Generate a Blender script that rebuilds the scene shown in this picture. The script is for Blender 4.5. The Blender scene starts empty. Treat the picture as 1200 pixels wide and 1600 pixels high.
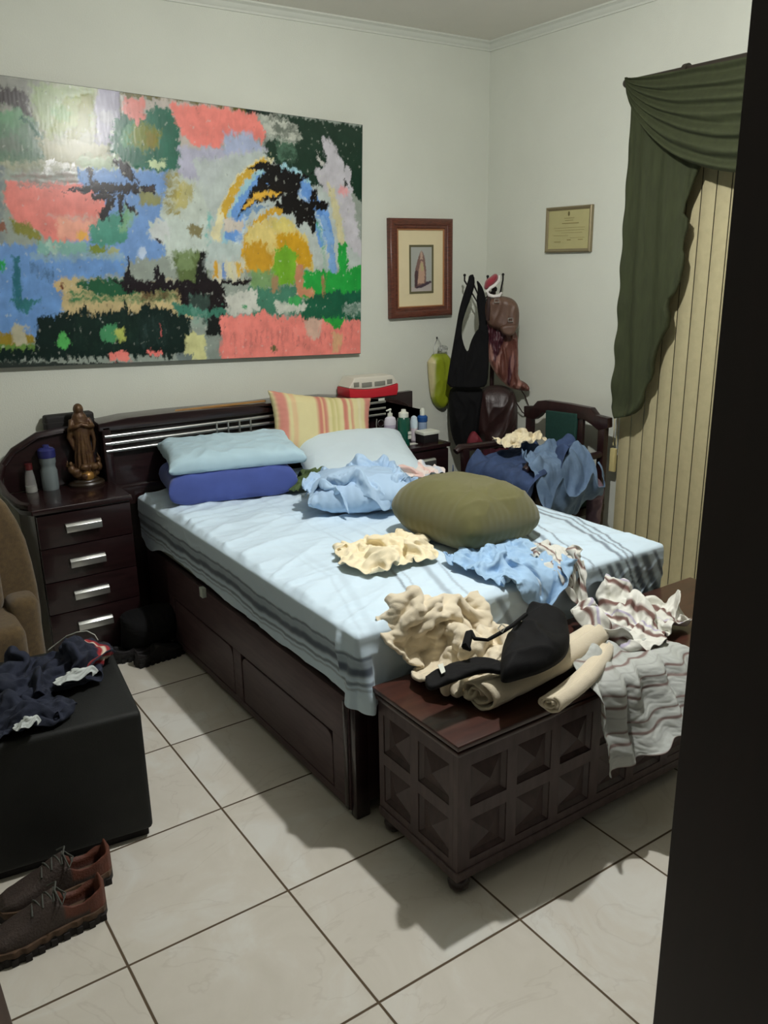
import bpy, bmesh, math, random
import numpy as np
from mathutils import Vector, Matrix, Euler
random.seed(7)
SC = bpy.context.scene
COL = SC.collection

# ---------------------------------------------------------------- camera model
CAM = np.array([-0.8505, -2.66255, 1.67389]); FPX = 1313.09
CR = np.array([0.8252016, -0.5646116, -0.0159999]); CU = np.array([0.1747430, 0.2282518, 0.9577922]); CD = np.array([0.5371286, 0.7931676, -0.2870157])
def ray(u, v):
    return CD + CR*(u-600)/FPX - CU*(v-800)/FPX
def P(u, v, ax, val):
    """world point on the plane axis=val seen at (u,v) of the 1200x1600 frame (used to read sizes off the photograph)"""
    a = 'xyz'.index(ax); w = ray(u, v); t = (val-CAM[a])/w[a]
    return CAM + t*w
def PP(u, v, o, n):
    w = ray(u, v); t = np.dot(np.array(o)-CAM, n)/np.dot(w, n)
    return CAM + t*w

# ---------------------------------------------------------------- colour helpers
def lin(c):
    c = np.asarray(c, float)/255.0
    return np.where(c <= 0.04045, c/12.92, ((c+0.055)/1.055)**2.4)
def C(r, g, b, k=1.0):
    return tuple(np.clip(lin((r, g, b))*k, 0, 0.95))+(1.0,)

MATS = {}
def mat(name, col, rough=0.6, metal=0.0, var=0.0, vscale=8.0, bump=0.0, bscale=60.0, stretch=None, spec=0.5, sheen=0.0, attr=False, trans=0.0, col2=None, detail=4.0, coat=0.0, alpha=1.0, sss=0.0):
    if name in MATS: return MATS[name]
    m = bpy.data.materials.new(name); m.use_nodes = True
    nt = m.node_tree; N = nt.nodes; L = nt.links
    b = N['Principled BSDF']
    b.inputs['Base Color'].default_value = col
    b.inputs['Roughness'].default_value = rough
    b.inputs['Metallic'].default_value = metal
    b.inputs['Specular IOR Level'].default_value = spec
    b.inputs['Transmission Weight'].default_value = trans
    b.inputs['Coat Weight'].default_value = coat
    b.inputs['Alpha'].default_value = alpha
    if sheen:
        b.inputs['Sheen Weight'].default_value = sheen; b.inputs['Sheen Roughness'].default_value = 0.6
    tc = N.new('ShaderNodeTexCoord')
    mp = N.new('ShaderNodeMapping'); L.new(tc.outputs['Object'], mp.inputs['Vector'])
    if stretch: mp.inputs['Scale'].default_value = stretch
    src = None
    if attr:
        a = N.new('ShaderNodeAttribute'); a.attribute_name = 'Col'; src = a.outputs['Color']
    if var > 0 or col2 is not None:
        nz = N.new('ShaderNodeTexNoise'); nz.inputs['Scale'].default_value = vscale; nz.inputs['Detail'].default_value = detail
        L.new(mp.outputs['Vector'], nz.inputs['Vector'])
        rp = N.new('ShaderNodeMapRange'); rp.inputs['From Min'].default_value = 0.3; rp.inputs['From Max'].default_value = 0.7
        L.new(nz.outputs['Fac'], rp.inputs['Value'])
        mx = N.new('ShaderNodeMix'); mx.data_type = 'RGBA'
        L.new(rp.outputs['Result'], mx.inputs['Factor'])
        if src is not None:
            mx.blend_type = 'MULTIPLY'; L.new(src, mx.inputs['A']); mx.inputs['B'].default_value = (1-var, 1-var, 1-var, 1)
        else:
            c2 = col2 if col2 is not None else tuple(x*(1-var) for x in col[:3])+(1,)
            mx.inputs['A'].default_value = col; mx.inputs['B'].default_value = c2
        L.new(mx.outputs['Result'], b.inputs['Base Color'])
    elif src is not None:
        L.new(src, b.inputs['Base Color'])
    if bump > 0:
        nb = N.new('ShaderNodeTexNoise'); nb.inputs['Scale'].default_value = bscale; nb.inputs['Detail'].default_value = 3
        L.new(mp.outputs['Vector'], nb.inputs['Vector'])
        bp = N.new('ShaderNodeBump'); bp.inputs['Strength'].default_value = bump; bp.inputs['Distance'].default_value = 0.004
        L.new(nb.outputs['Fac'], bp.inputs['Height']); L.new(bp.outputs['Normal'], b.inputs['Normal'])
    MATS[name] = m
    return m

# ---------------------------------------------------------------- object helpers
def tag(o, label=None, cat=None, group=None, kind=None):
    if label: o['label'] = label
    if cat: o['category'] = cat
    if group: o['group'] = group
    if kind: o['kind'] = kind
    return o
def thing(name, label, cat, loc, group=None):
    o = bpy.data.objects.new(name, None); COL.objects.link(o)
    o.empty_display_size = 0.05
    o.location = loc
    return tag(o, label, cat, group)
def link(name, me, m, parent=None, label=None, smooth=False, angle=None):
    o = bpy.data.objects.new(name, me); COL.objects.link(o)
    if m is not None and not me.materials: me.materials.append(m)
    if smooth:
        for p in me.polygons: p.use_smooth = True
        if angle:
            try: me.set_sharp_from_angle(angle=math.radians(angle))
            except Exception: pass
    if parent is not None:
        o.parent = parent
        o.matrix_parent_inverse = wm(parent).inverted()
    if label: o['label'] = label
    return o
def wm(o):
    m = Matrix.LocRotScale(o.location, o.rotation_euler, o.scale)
    if o.parent: return wm(o.parent) @ o.matrix_parent_inverse @ m
    return m
def copy_tree(o, parent=None):
    c = o.copy(); COL.objects.link(c)
    if parent is not None: c.parent = parent
    for ch in [k for k in bpy.data.objects if k.parent == o]:
        copy_tree(ch, c)
    return c

class MB:
    """collects shapes into one mesh"""
    def __init__(s): s.v = []; s.f = []; s.bev = 0
    def add(s, vs, fs):
        n = len(s.v); s.v += [tuple(map(float, p)) for p in vs]; s.f += [tuple(i+n for i in f) for f in fs]; return s
    def box(s, a, b, M=None):
        x0, y0, z0 = a; x1, y1, z1 = b
        vs = [(x0,y0,z0),(x1,y0,z0),(x1,y1,z0),(x0,y1,z0),(x0,y0,z1),(x1,y0,z1),(x1,y1,z1),(x0,y1,z1)]
        if M is not None: vs = [tuple(M @ Vector(p)) for p in vs]
        return s.add(vs, [(0,3,2,1),(4,5,6,7),(0,1,5,4),(1,2,6,5),(2,3,7,6),(3,0,4,7)])
    def prism(s, poly, axis, a, b):
        """extrude a 2-D polygon along axis from a to b"""
        n = len(poly)
        def mk(p, t):
            return {'x': (t, p[0], p[1]), 'y': (p[0], t, p[1]), 'z': (p[0], p[1], t)}[axis]
        vs = [mk(p, a) for p in poly]+[mk(p, b) for p in poly]
        fs = [tuple(range(n))[::-1], tuple(range(n, 2*n))]+[(i, (i+1) % n, n+(i+1) % n, n+i) for i in range(n)]
        return s.add(vs, fs)
    def tube(s, pts, r, n=8, caps=True):
        pts = [np.array(p, float) for p in pts]; m = len(pts)
        rs = r if isinstance(r, (list, tuple)) else [r]*m
        vs = []; fs = []
        prev = None
        for i in range(m):
            t = pts[min(i+1, m-1)]-pts[max(i-1, 0)]; t /= (np.linalg.norm(t)+1e-9)
            if prev is None:
                a = np.array([0, 0, 1.]) if abs(t[2]) < .9 else np.array([1., 0, 0])
                u = np.cross(t, a)
            else:
                u = prev-t*np.dot(prev, t)
            u /= np.linalg.norm(u); prev = u; w = np.cross(t, u)
            for k in range(n):
                an = 2*math.pi*k/n
                vs.append(pts[i]+rs[i]*(math.cos(an)*u+math.sin(an)*w))
        for i in range(m-1):
            for k in range(n):
                fs.append((i*n+k, i*n+(k+1) % n, (i+1)*n+(k+1) % n, (i+1)*n+k))
        if caps:
            fs.append(tuple(range(n))[::-1]); fs.append(tuple((m-1)*n+k for k in range(n)))
        return s.add(vs, fs)
    def lathe(s, prof, c=(0, 0, 0), n=24, sx=1, sy=1):
        vs = []; fs = []; m = len(prof)
        for r, z in prof:
            for k in range(n):
                a = 2*math.pi*k/n
                vs.append((c[0]+r*math.cos(a)*sx, c[1]+r*math.sin(a)*sy, c[2]+z))
        for i in range(m-1):
            for k in range(n):
                fs.append((i*n+k, i*n+(k+1) % n, (i+1)*n+(k+1) % n, (i+1)*n+k))
        fs.append(tuple(range(n))[::-1]); fs.append(tuple((m-1)*n+k for k in range(n)))
        return s.add(vs, fs)
    def ball(s, c, r, n=12, m=8):
        rr = r if isinstance(r, (list, tuple)) else (r, r, r)
        prof = [(math.sin(math.pi*(i+.02)/(m+.04)), -math.cos(math.pi*(i+.02)/(m+.04))) for i in range(m+1)]
        vs = []; fs = []
        for q, z in prof:
            for k in range(n):
                a = 2*math.pi*k/n
                vs.append((c[0]+rr[0]*q*math.cos(a), c[1]+rr[1]*q*math.sin(a), c[2]+rr[2]*z))
        for i in range(m):
            for k in range(n):
                fs.append((i*n+k, i*n+(k+1) % n, (i+1)*n+(k+1) % n, (i+1)*n+k))
        fs.append(tuple(range(n))[::-1]); fs.append(tuple(m*n+k for k in range(n)))
        return s.add(vs, fs)
    def xf(s, M):
        s.v = [tuple(M @ Vector(p)) for p in s.v]; return s
    def build(s, name, m, parent=None, bevel=0, segs=2, smooth=True, label=None, angle=35, sub=0, remesh=0):
        me = bpy.data.meshes.new(name); me.from_pydata(s.v, [], s.f); me.update()
        bm = bmesh.new(); bm.from_mesh(me)
        bmesh.ops.recalc_face_normals(bm, faces=bm.faces)
        if bevel > 0:
            es = [e for e in bm.edges if len(e.link_faces) == 2 and e.calc_face_angle(0) > math.radians(40)]
            bmesh.ops.bevel(bm, geom=es, offset=bevel, segments=segs, profile=0.6, affect='EDGES', clamp_overlap=True)
        bm.to_mesh(me); bm.free()
        o = link(name, me, m, parent, label, smooth=smooth, angle=angle)
        if remesh:
            r = o.modifiers.new('r', 'REMESH'); r.mode = 'VOXEL'; r.voxel_size = remesh; r.use_smooth_shade = True
            k = o.modifiers.new('s', 'SMOOTH'); k.iterations = 3; k.factor = .5
        if sub:
            k = o.modifiers.new('s', 'SUBSURF'); k.levels = sub; k.render_levels = sub
        return o
def box(name, a, b, m, parent=None, bevel=0.002, label=None, smooth=True):
    return MB().box(a, b).build(name, m, parent, bevel=bevel, label=label)

def np_mesh(name, V, F, m, parent=None, colors=None, label=None, smooth=True):
    me = bpy.data.meshes.new(name)
    V = np.asarray(V, np.float32); F = np.asarray(F, np.int32)
    k = F.shape[1]
    me.vertices.add(len(V)); me.vertices.foreach_set('co', V.ravel())
    me.loops.add(F.size); me.loops.foreach_set('vertex_index', F.ravel())
    me.polygons.add(len(F)); me.polygons.foreach_set('loop_start', np.arange(0, F.size, k, dtype=np.int32))
    if smooth: me.polygons.foreach_set('use_smooth', np.ones(len(F), bool))
    me.update(calc_edges=True)
    if colors is not None:
        a = me.color_attributes.new('Col', 'FLOAT_COLOR', 'POINT')
        cc = np.ones((len(V), 4), np.float32); cc[:, :3] = colors
        a.data.foreach_set('color', cc.ravel())
    me.validate()
    return link(name, me, m, parent, label)

# ---------------------------------------------------------------- noise
_rng = np.random.RandomState(3)
_perm = _rng.permutation(4096); _g = _rng.uniform(-1, 1, (4096, 2)); _g /= np.linalg.norm(_g, axis=1)[:, None]
def pnoise(x, y, seed=0):
    x = np.asarray(x, float)+seed*17.31; y = np.asarray(y, float)+seed*9.77
    xi = np.floor(x).astype(int); yi = np.floor(y).astype(int); xf = x-xi; yf = y-yi
    def g(i, j):
        h = _perm[(_perm[i & 4095]+j) & 4095]; return _g[h]
    u = xf*xf*xf*(xf*(xf*6-15)+10); v = yf*yf*yf*(yf*(yf*6-15)+10)
    def d(i, j, a, b): q = g(i, j); return q[..., 0]*a+q[..., 1]*b
    n = (d(xi, yi, xf, yf)*(1-u)+d(xi+1, yi, xf-1, yf)*u)*(1-v)+(d(xi, yi+1, xf, yf-1)*(1-u)+d(xi+1, yi+1, xf-1, yf-1)*u)*v
    return n*1.5
def fbm(x, y, o=3, seed=0):
    s = 0; a = 1; t = 0
    for k in range(o):
        s = s+a*pnoise(x*2**k, y*2**k, seed+k*3); t += a; a *= .5
    return s/t
def ridge(x, y, o=2, seed=0, sharp=1.0):
    """0..1 with sharp crests, like creases in cloth"""
    wx = x+.35*pnoise(x*.8, y*.8, seed+11); wy = y+.35*pnoise(x*.8, y*.8, seed+12)
    s = 0; a = 1; t = 0
    for k in range(o):
        n = 1-np.abs(pnoise(wx*1.9**k, wy*1.9**k, seed+k*5))*2.0
        s = s+a*np.clip(n, 0, 1)**sharp; t += a; a *= .5
    return s/t
def sstep(a, b, x):
    t = np.clip((x-a)/(b-a), 0, 1); return t*t*(3-2*t)

def poly_sd(X, Y, poly):
    """signed distance (inside > 0) and nearest point"""
    poly = np.asarray(poly, float); n = len(poly)
    best = np.full(X.shape, 1e9); bx_ = np.zeros(X.shape); by_ = np.zeros(X.shape); ins = np.zeros(X.shape, bool)
    for i in range(n):
        ax, ay = poly[i]; cx, cy = poly[(i+1) % n]; dx = cx-ax; dy = cy-ay; L2 = dx*dx+dy*dy+1e-12
        t = np.clip(((X-ax)*dx+(Y-ay)*dy)/L2, 0, 1); qx = ax+t*dx; qy = ay+t*dy
        d = np.hypot(X-qx, Y-qy); k = d < best
        best = np.where(k, d, best); bx_ = np.where(k, qx, bx_); by_ = np.where(k, qy, by_)
        c = ((ay > Y) != (cy > Y)) & (X < (cx-ax)*(Y-ay)/(cy-ay+1e-12)+ax)
        ins ^= c
    return np.where(ins, best, -best), bx_, by_
def smooth_poly(pts, it=2):
    p = [np.array(q, float) for q in pts]
    for _ in range(it):
        q = []
        for i in range(len(p)):
            a = p[i]; b = p[(i+1) % len(p)]
            q += [a*.75+b*.25, a*.25+b*.75]
        p = q
    return np.array(p)

def relief(name, poly, surf, hfun, m, parent=None, step=0.006, colfun=None, edge=0.004, smooth_it=2, label=None):
    """closed cloth/soft body: polygon in (a,b), surf(a,b)->(point, normal), hfun(a,b,d)->height above surf"""
    poly = smooth_poly(poly, smooth_it) if smooth_it else np.asarray(poly, float)
    lo = poly.min(0)-step; hi = poly.max(0)+step
    nx = int((hi[0]-lo[0])/step)+2; ny = int((hi[1]-lo[1])/step)+2
    gx = lo[0]+np.arange(nx)*step; gy = lo[1]+np.arange(ny)*step
    X, Y = np.meshgrid(gx, gy, indexing='ij')
    Xc = (X[:-1, :-1]+step/2); Yc = (Y[:-1, :-1]+step/2)
    sdc, _, _ = poly_sd(Xc, Yc, poly)
    cell = sdc > 0
    cnt = np.zeros(X.shape, int)
    for di in (0, 1):
        for dj in (0, 1):
            cnt[di:nx-1+di, dj:ny-1+dj] += cell
    sd, qx, qy = poly_sd(X, Y, poly)
    bnd = (cnt > 0) & (cnt < 4)
    X = np.where(bnd, qx, X); Y = np.where(bnd, qy, Y); sd = np.where(bnd, 0, np.maximum(sd, 0))
    use = cnt > 0
    idx = -np.ones(X.shape, int); idx[use] = np.arange(use.sum())
    a = X[use]; b = Y[use]; d = sd[use]
    p, n = surf(a, b)
    h = np.maximum(hfun(a, b, d), 0)+edge
    top = p+n*h[:, None]; bot = p+n*0.0006
    K = len(a)
    ii, jj = np.nonzero(cell)
    q = np.stack([idx[ii, jj], idx[ii+1, jj], idx[ii+1, jj+1], idx[ii, jj+1]], 1)
    # orientation
    from collections import Counter
    ed = {}
    for r in q:
        for k in range(4):
            e = (r[k], r[(k+1) % 4]); ed[e] = 1
    side = [(e[1], e[0], e[0]+K, e[1]+K) for e in ed if (e[1], e[0]) not in ed]
    F = np.concatenate([q, q[:, ::-1]+K, np.array(side, int)], 0)
    V = np.concatenate([top, bot], 0)
    cols = None
    if colfun is not None:
        c = colfun(a, b, d); cols = np.concatenate([c, c], 0)
    return np_mesh(name, V, F, m, parent, cols, label)

def frame_surf(o, ex, ey, n):
    o, ex, ey, n = [np.array(q, float) for q in (o, ex, ey, n)]
    def f(a, b):
        return o+a[:, None]*ex+b[:, None]*ey, np.tile(n, (len(a), 1))
    return f
def dome(d, w):
    t = np.clip(d/w, 0, 1); return np.sqrt(np.clip(1-(1-t)**2, 0, 1))
def ucol(c):
    return np.array(c[:3])
# ================================================================ the room
WY, WX, WL, WF, ZC = 1.30, 2.60, -3.4, -5.2, 2.82
WALLC = C(220, 223, 211, .95)
m_wall = mat('painted_wall', WALLC, .85, var=.05, vscale=3, bump=.25, bscale=160)
m_ceil = mat('ceiling_paint', C(226, 223, 213, .98), .9, var=.04, vscale=4, bump=.2, bscale=120)
m_white = mat('white_plaster', C(222, 225, 214, .90), .7, var=.03, vscale=6)

def floor_mat():
    m = bpy.data.materials.new('ceramic_floor_tiles'); m.use_nodes = True
    nt = m.node_tree; N = nt.nodes; L = nt.links; b = N['Principled BSDF']
    geo = N.new('ShaderNodeNewGeometry')
    def tri(axis):
        sp = N.new('ShaderNodeSeparateXYZ'); L.new(geo.outputs['Position'], sp.inputs[0])
        d = N.new('ShaderNodeMath'); d.operation = 'DIVIDE'; d.inputs[1].default_value = .45; L.new(sp.outputs[axis], d.inputs[0])
        f = N.new('ShaderNodeMath'); f.operation = 'FRACT'; L.new(d.outputs[0], f.inputs[0])
        s = N.new('ShaderNodeMath'); s.operation = 'SUBTRACT'; s.inputs[1].default_value = .5; L.new(f.outputs[0], s.inputs[0])
        a = N.new('ShaderNodeMath'); a.operation = 'ABSOLUTE'; L.new(s.outputs[0], a.inputs[0])
        fl = N.new('ShaderNodeMath'); fl.operation = 'FLOOR'; L.new(d.outputs[0], fl.inputs[0])
        return a, fl
    ax, fx = tri('X'); ay, fy = tri('Y')
    mx = N.new('ShaderNodeMath'); mx.operation = 'MAXIMUM'; L.new(ax.outputs[0], mx.inputs[0]); L.new(ay.outputs[0], mx.inputs[1])
    g = N.new('ShaderNodeMapRange'); g.interpolation_type = 'SMOOTHSTEP'
    g.inputs['From Min'].default_value = .4905; g.inputs['From Max'].default_value = .4950; L.new(mx.outputs[0], g.inputs['Value'])
    # tile-to-tile tone
    cb = N.new('ShaderNodeCombineXYZ'); L.new(fx.outputs[0], cb.inputs[0]); L.new(fy.outputs[0], cb.inputs[1])
    wn = N.new('ShaderNodeTexWhiteNoise'); wn.noise_dimensions = '2D'; L.new(cb.outputs[0], wn.inputs['Vector'])
    off = N.new('ShaderNodeVectorMath'); off.operation = 'MULTIPLY_ADD'
    L.new(wn.outputs['Color'], off.inputs[0]); off.inputs[1].default_value = (7, 7, 7); L.new(geo.outputs['Position'], off.inputs[2])
    n1 = N.new('ShaderNodeTexNoise'); n1.inputs['Scale'].default_value = 3.2; n1.inputs['Detail'].default_value = 7; n1.inputs['Roughness'].default_value = .6; n1.inputs['Distortion'].default_value = 1.0
    L.new(off.outputs[0], n1.inputs['Vector'])
    cr = N.new('ShaderNodeValToRGB'); L.new(n1.outputs['Fac'], cr.inputs['Fac'])
    e = cr.color_ramp.elements
    e[0].position = .32; e[0].color = C(212, 207, 194, .96); e[1].position = .66; e[1].color = C(224, 223, 215, .98)
    k = cr.color_ramp.elements.new(.5); k.color = C(219, 214, 202, .95)
    # thin vein
    n2 = N.new('ShaderNodeTexNoise'); n2.inputs['Scale'].default_value = 1.7; n2.inputs['Detail'].default_value = 5; n2.inputs['Distortion'].default_value = 2.2
    L.new(off.outputs[0], n2.inputs['Vector'])
    v1 = N.new('ShaderNodeMath'); v1.operation = 'SUBTRACT'; v1.inputs[1].default_value = .5; L.new(n2.outputs['Fac'], v1.inputs[0])
    v2 = N.new('ShaderNodeMath'); v2.operation = 'ABSOLUTE'; L.new(v1.outputs[0], v2.inputs[0])
    v3 = N.new('ShaderNodeMapRange'); v3.inputs['From Min'].default_value = 0; v3.inputs['From Max'].default_value = .012; v3.inputs['To Min'].default_value = .12; v3.inputs['To Max'].default_value = 0; L.new(v2.outputs[0], v3.inputs['Value'])
    mv = N.new('ShaderNodeMix'); mv.data_type = 'RGBA'; L.new(v3.outputs['Result'], mv.inputs['Factor']); L.new(cr.outputs['Color'], mv.inputs['A']); mv.inputs['B'].default_value = C(140, 125, 105)
    mg = N.new('ShaderNodeMix'); mg.data_type = 'RGBA'; L.new(g.outputs['Result'], mg.inputs['Factor']); L.new(mv.outputs['Result'], mg.inputs['A']); mg.inputs['B'].default_value = C(92, 78, 60)
    L.new(mg.outputs['Result'], b.inputs['Base Color'])
    rr = N.new('ShaderNodeMapRange'); rr.inputs['To Min'].default_value = .42; rr.inputs['To Max'].default_value = .9; L.new(g.outputs['Result'], rr.inputs['Value']); L.new(rr.outputs['Result'], b.inputs['Roughness'])
    b.inputs['Specular IOR Level'].default_value = .35
    bp = N.new('ShaderNodeBump'); bp.inputs['Strength'].default_value = .6; bp.inputs['Distance'].default_value = .003; bp.invert = True
    L.new(g.outputs['Result'], bp.inputs['Height']); L.new(bp.outputs['Normal'], b.inputs['Normal'])
    return m
def struct(o): return tag(o, kind='structure')
struct(box('floor', (WL-.1, WF-.1, -.1), (WX+.1, WY+.1, 0), floor_mat(), bevel=0))
struct(box('ceiling', (WL-.1, WF-.1, ZC), (WX+.1, WY+.1, ZC+.1), m_ceil, bevel=0))
struct(box('wall_back', (WL-.1, WY, 0), (WX+.1, WY+.1, ZC), m_wall, bevel=0))
# right wall with the opening behind the blind
yo0, yo1, zo = -1.75, .14, 2.22
w = MB().box((WX, yo1, 0), (WX+.1, WY, ZC)).box((WX, yo0, zo), (WX+.1, yo1, ZC)).box((WX, WF-.1, 0), (WX+.1, yo0, ZC))
struct(w.build('wall_right', m_wall, bevel=0, smooth=False))
struct(box('wall_left', (WL-.1, WF-.1, 0), (WL, WY, ZC), m_wall, bevel=0))
struct(box('wall_front', (WL, WF-.1, 0), (WX, WF, ZC), m_wall, bevel=0))
# sliding glass behind the blind: dark night outside
m_alu = mat('window_aluminium', C(190, 190, 188), .4, metal=.8)
m_glass = mat('window_glass', C(230, 240, 235), .05, trans=1.0)
m_night = mat('shutter_dark', C(40, 42, 46), .7)
wf = MB()
for a, b in (((WX+.03, yo0, 0), (WX+.07, yo0+.05, zo)), ((WX+.03, yo1-.05, 0), (WX+.07, yo1, zo)), ((WX+.03, yo0, zo-.05), (WX+.07, yo1, zo)), ((WX+.03, yo0, 0), (WX+.07, yo1, .05)), ((WX+.03, (yo0+yo1)/2-.03, 0), (WX+.07, (yo0+yo1)/2+.03, zo))): wf.box(a, b)
win = struct(wf.build('window_1', m_alu, bevel=.002))
box('pane', (WX+.045, yo0+.05, .05), (WX+.05, yo1-.05, zo-.05), m_glass, win, bevel=0)
box('shutter', (WX+.085, yo0, 0), (WX+.099, yo1, zo), m_night, win, bevel=0)
# cornice
prof = [(0, 0), (0, -.045), (.008, -.045), (.010, -.036), (.018, -.030), (.026, -.016), (.036, -.010), (.042, -.008), (.042, 0)]
struct(MB().prism([(WY-a, ZC+b) for a, b in prof], 'x', WL, WX).build('trim_1', m_white, smooth=True, angle=25))
struct(MB().prism([(WX-a, ZC+b) for a, b in prof], 'y', WF, WY).build('trim_2', m_white, smooth=True, angle=25))
# ceiling rose with the bare bulb that lights the room
lx, ly, lz = .88, -.78, 2.53
lamp = thing('ceiling_lamp', 'round white ceiling lamp holder with a bare bulb above the bed', 'lamp', (lx, ly, ZC))
MB().lathe([(.001, ZC), (.06, ZC), (.058, ZC-.02), (.03, ZC-.035), (.006, ZC-.04), (.006, lz+.10), (.022, lz+.09), (.022, lz+.03), (.001, lz+.028)][::-1], (lx, ly, 0)).build('lamp_holder', m_white, lamp)
m_bulb = bpy.data.materials.new('glowing_bulb'); m_bulb.use_nodes = True
_b = m_bulb.node_tree.nodes['Principled BSDF']; _b.inputs['Emission Color'].default_value = (1, .995, .965, 1); _b.inputs['Emission Strength'].default_value = 2500
MB().lathe([(.012, .045), (.013, .03), (.024, .01), (.031, -.03), (.0305, -.038), (.001, -.038)], (lx, ly, lz+.03)).build('bulb_body', m_white, lamp)
MB().lathe([(.001, -.0385), (.030, -.0385), (.0305, -.045), (.027, -.060), (.018, -.070), (.001, -.074)], (lx, ly, lz+.03)).build('bulb', m_bulb, lamp)
wd = bpy.data.worlds.new('night'); SC.world = wd; wd.use_nodes = True
wd.node_tree.nodes['Background'].inputs[0].default_value = (.02, .025, .03, 1)

# camera
cd = bpy.data.cameras.new('camera'); cam = bpy.data.objects.new('camera', cd); COL.objects.link(cam)
cd.sensor_fit = 'VERTICAL'; cd.sensor_height = 36; cd.lens = FPX/1600*36; cd.clip_start = .02
cam.matrix_world = Matrix(((CR[0], CU[0], -CD[0], CAM[0]), (CR[1], CU[1], -CD[1], CAM[1]), (CR[2], CU[2], -CD[2], CAM[2]), (0, 0, 0, 1)))
SC.camera = cam
SC.view_settings.view_transform = 'Standard'; SC.view_settings.look = 'None'; SC.view_settings.gamma = 1; SC.view_settings.use_curve_mapping = False
SC.view_settings.exposure = 0.47

# ================================================================ wall pictures
# big abstract canvas, hung a little crooked: paint laid on stroke by stroke
pt = [P(563, 195, 'y', 1.265), P(563, 552, 'y', 1.265), P(0, 118, 'y', 1.265), P(0, 573, 'y', 1.265)]
ang = math.radians(-2.25)
pex = np.array([math.cos(ang), 0, math.sin(ang)]); pez = np.array([-math.sin(ang), 0, math.cos(ang)])
pBR = pt[1]; PWID = 2.02; PHT = float(np.dot(pt[0]-pt[1], pez))
def ploc(cx, cy):
    """photo-crop coordinates (2x zoom of the painting) -> canvas cm"""
    w = P(cx/2, 100+cy/2, 'y', 1.265)-pBR
    return np.array([np.dot(w, pex), np.dot(w, pez)])*100
NX_, NZ_ = 520, 300
gu = np.linspace(-PWID*100, 0, NX_); gv = np.linspace(0, PHT*100, NZ_)
U, V_ = np.meshgrid(gu, gv, indexing='ij')
img = np.zeros(U.shape+(3,)); img[:] = lin((150, 160, 150))
HGT = np.zeros(U.shape)
PK = 1.16
_sc = [0]
def layer(mask, col, al=1.0):
    global img
    _sc[0] += 1
    tone = 1+.16*fbm(U/9, V_/9, 3, _sc[0]+40)+.05*pnoise(U/1.2, V_/6, _sc[0])
    c = np.clip(lin(col)*PK, 0, .92)
    a = np.clip(mask, 0, 1)*al
    img = img*(1-a[..., None])+(c[None, None]*tone[..., None])*a[..., None]
    HGT[:] = np.maximum(HGT*(1-a*.5), a*(.5+.5*tone))
def S(pts, col, rag=2.0, dr='v', soft=.5, al=1.0, dry=0.0):
    pts = [(x+(35 if x >= 1110 and y < 920 else 0), y+(14 if y >= 912 else 0)-(14 if y-100 < .122*x-2 and y < 175 else 0)) for x, y in pts]
    """one ragged-edged patch; dr = brush direction; dry = how broken the paint is"""
    q = np.array([ploc(*p) for p in pts]); _sc[0] += 1; s = _sc[0]; rag = rag*.5; soft = soft*.6
    x0, y0 = q.min(0)-rag*2-2; x1, y1 = q.max(0)+rag*2+2
    i0, i1 = np.searchsorted(gu, [x0, x1]); j0, j1 = np.searchsorted(gv, [y0, y1])
    m = np.zeros(U.shape)
    if i1 <= i0 or j1 <= j0: return
    u = U[i0:i1, j0:j1]; v = V_[i0:i1, j0:j1]
    sd, _, _ = poly_sd(u, v, q)
    if dr == 'v': n = pnoise(u/1.3, v/9, s)*1.0+.5*fbm(u/4, v/4, 2, s+1)
    elif dr == 'h': n = pnoise(u/9, v/1.3, s)*1.0+.5*fbm(u/4, v/4, 2, s+1)
    else: n = fbm(u/3.2, v/3.2, 3, s)*1.4
    mm = sstep(-soft, soft, sd+n*rag)
    if dry:
        k = pnoise(u/(1.2 if dr == 'v' else 12), v/(12 if dr == 'v' else 1.2), s+2)*.6+fbm(u/4, v/4, 3, s+3)*.8
        mm = mm*(1-(1-sstep(-.5+dry, .3+dry, k))*.75)
    m[i0:i1, j0:j1] = mm
    layer(m, col, al)
def ARC(cx, cy, rx, ry, w, a0, a1, col, rag=1.0, al=1.0, dry=0.0):
    pts = []
    n = 14
    for k in range(n+1):
        a = math.radians(a0+(a1-a0)*k/n); pts.append((cx+(rx+w/2)*math.cos(a), cy-(ry+w/2)*math.sin(a)))
    for k in range(n, -1, -1):
        a = math.radians(a0+(a1-a0)*k/n); pts.append((cx+(rx-w/2)*math.cos(a), cy-(ry-w/2)*math.sin(a)))
    S(pts, col, rag, 'n', .4, al, dry)
def R4(x0, y0, x1, y1): return [(x0, y0), (x1, y0), (x1, y1), (x0, y1)]
def EL(cx, cy, rx, ry, n=12): return [(cx+rx*math.cos(2*math.pi*k/n), cy+ry*math.sin(2*math.pi*k/n)) for k in range(n)]
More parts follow.
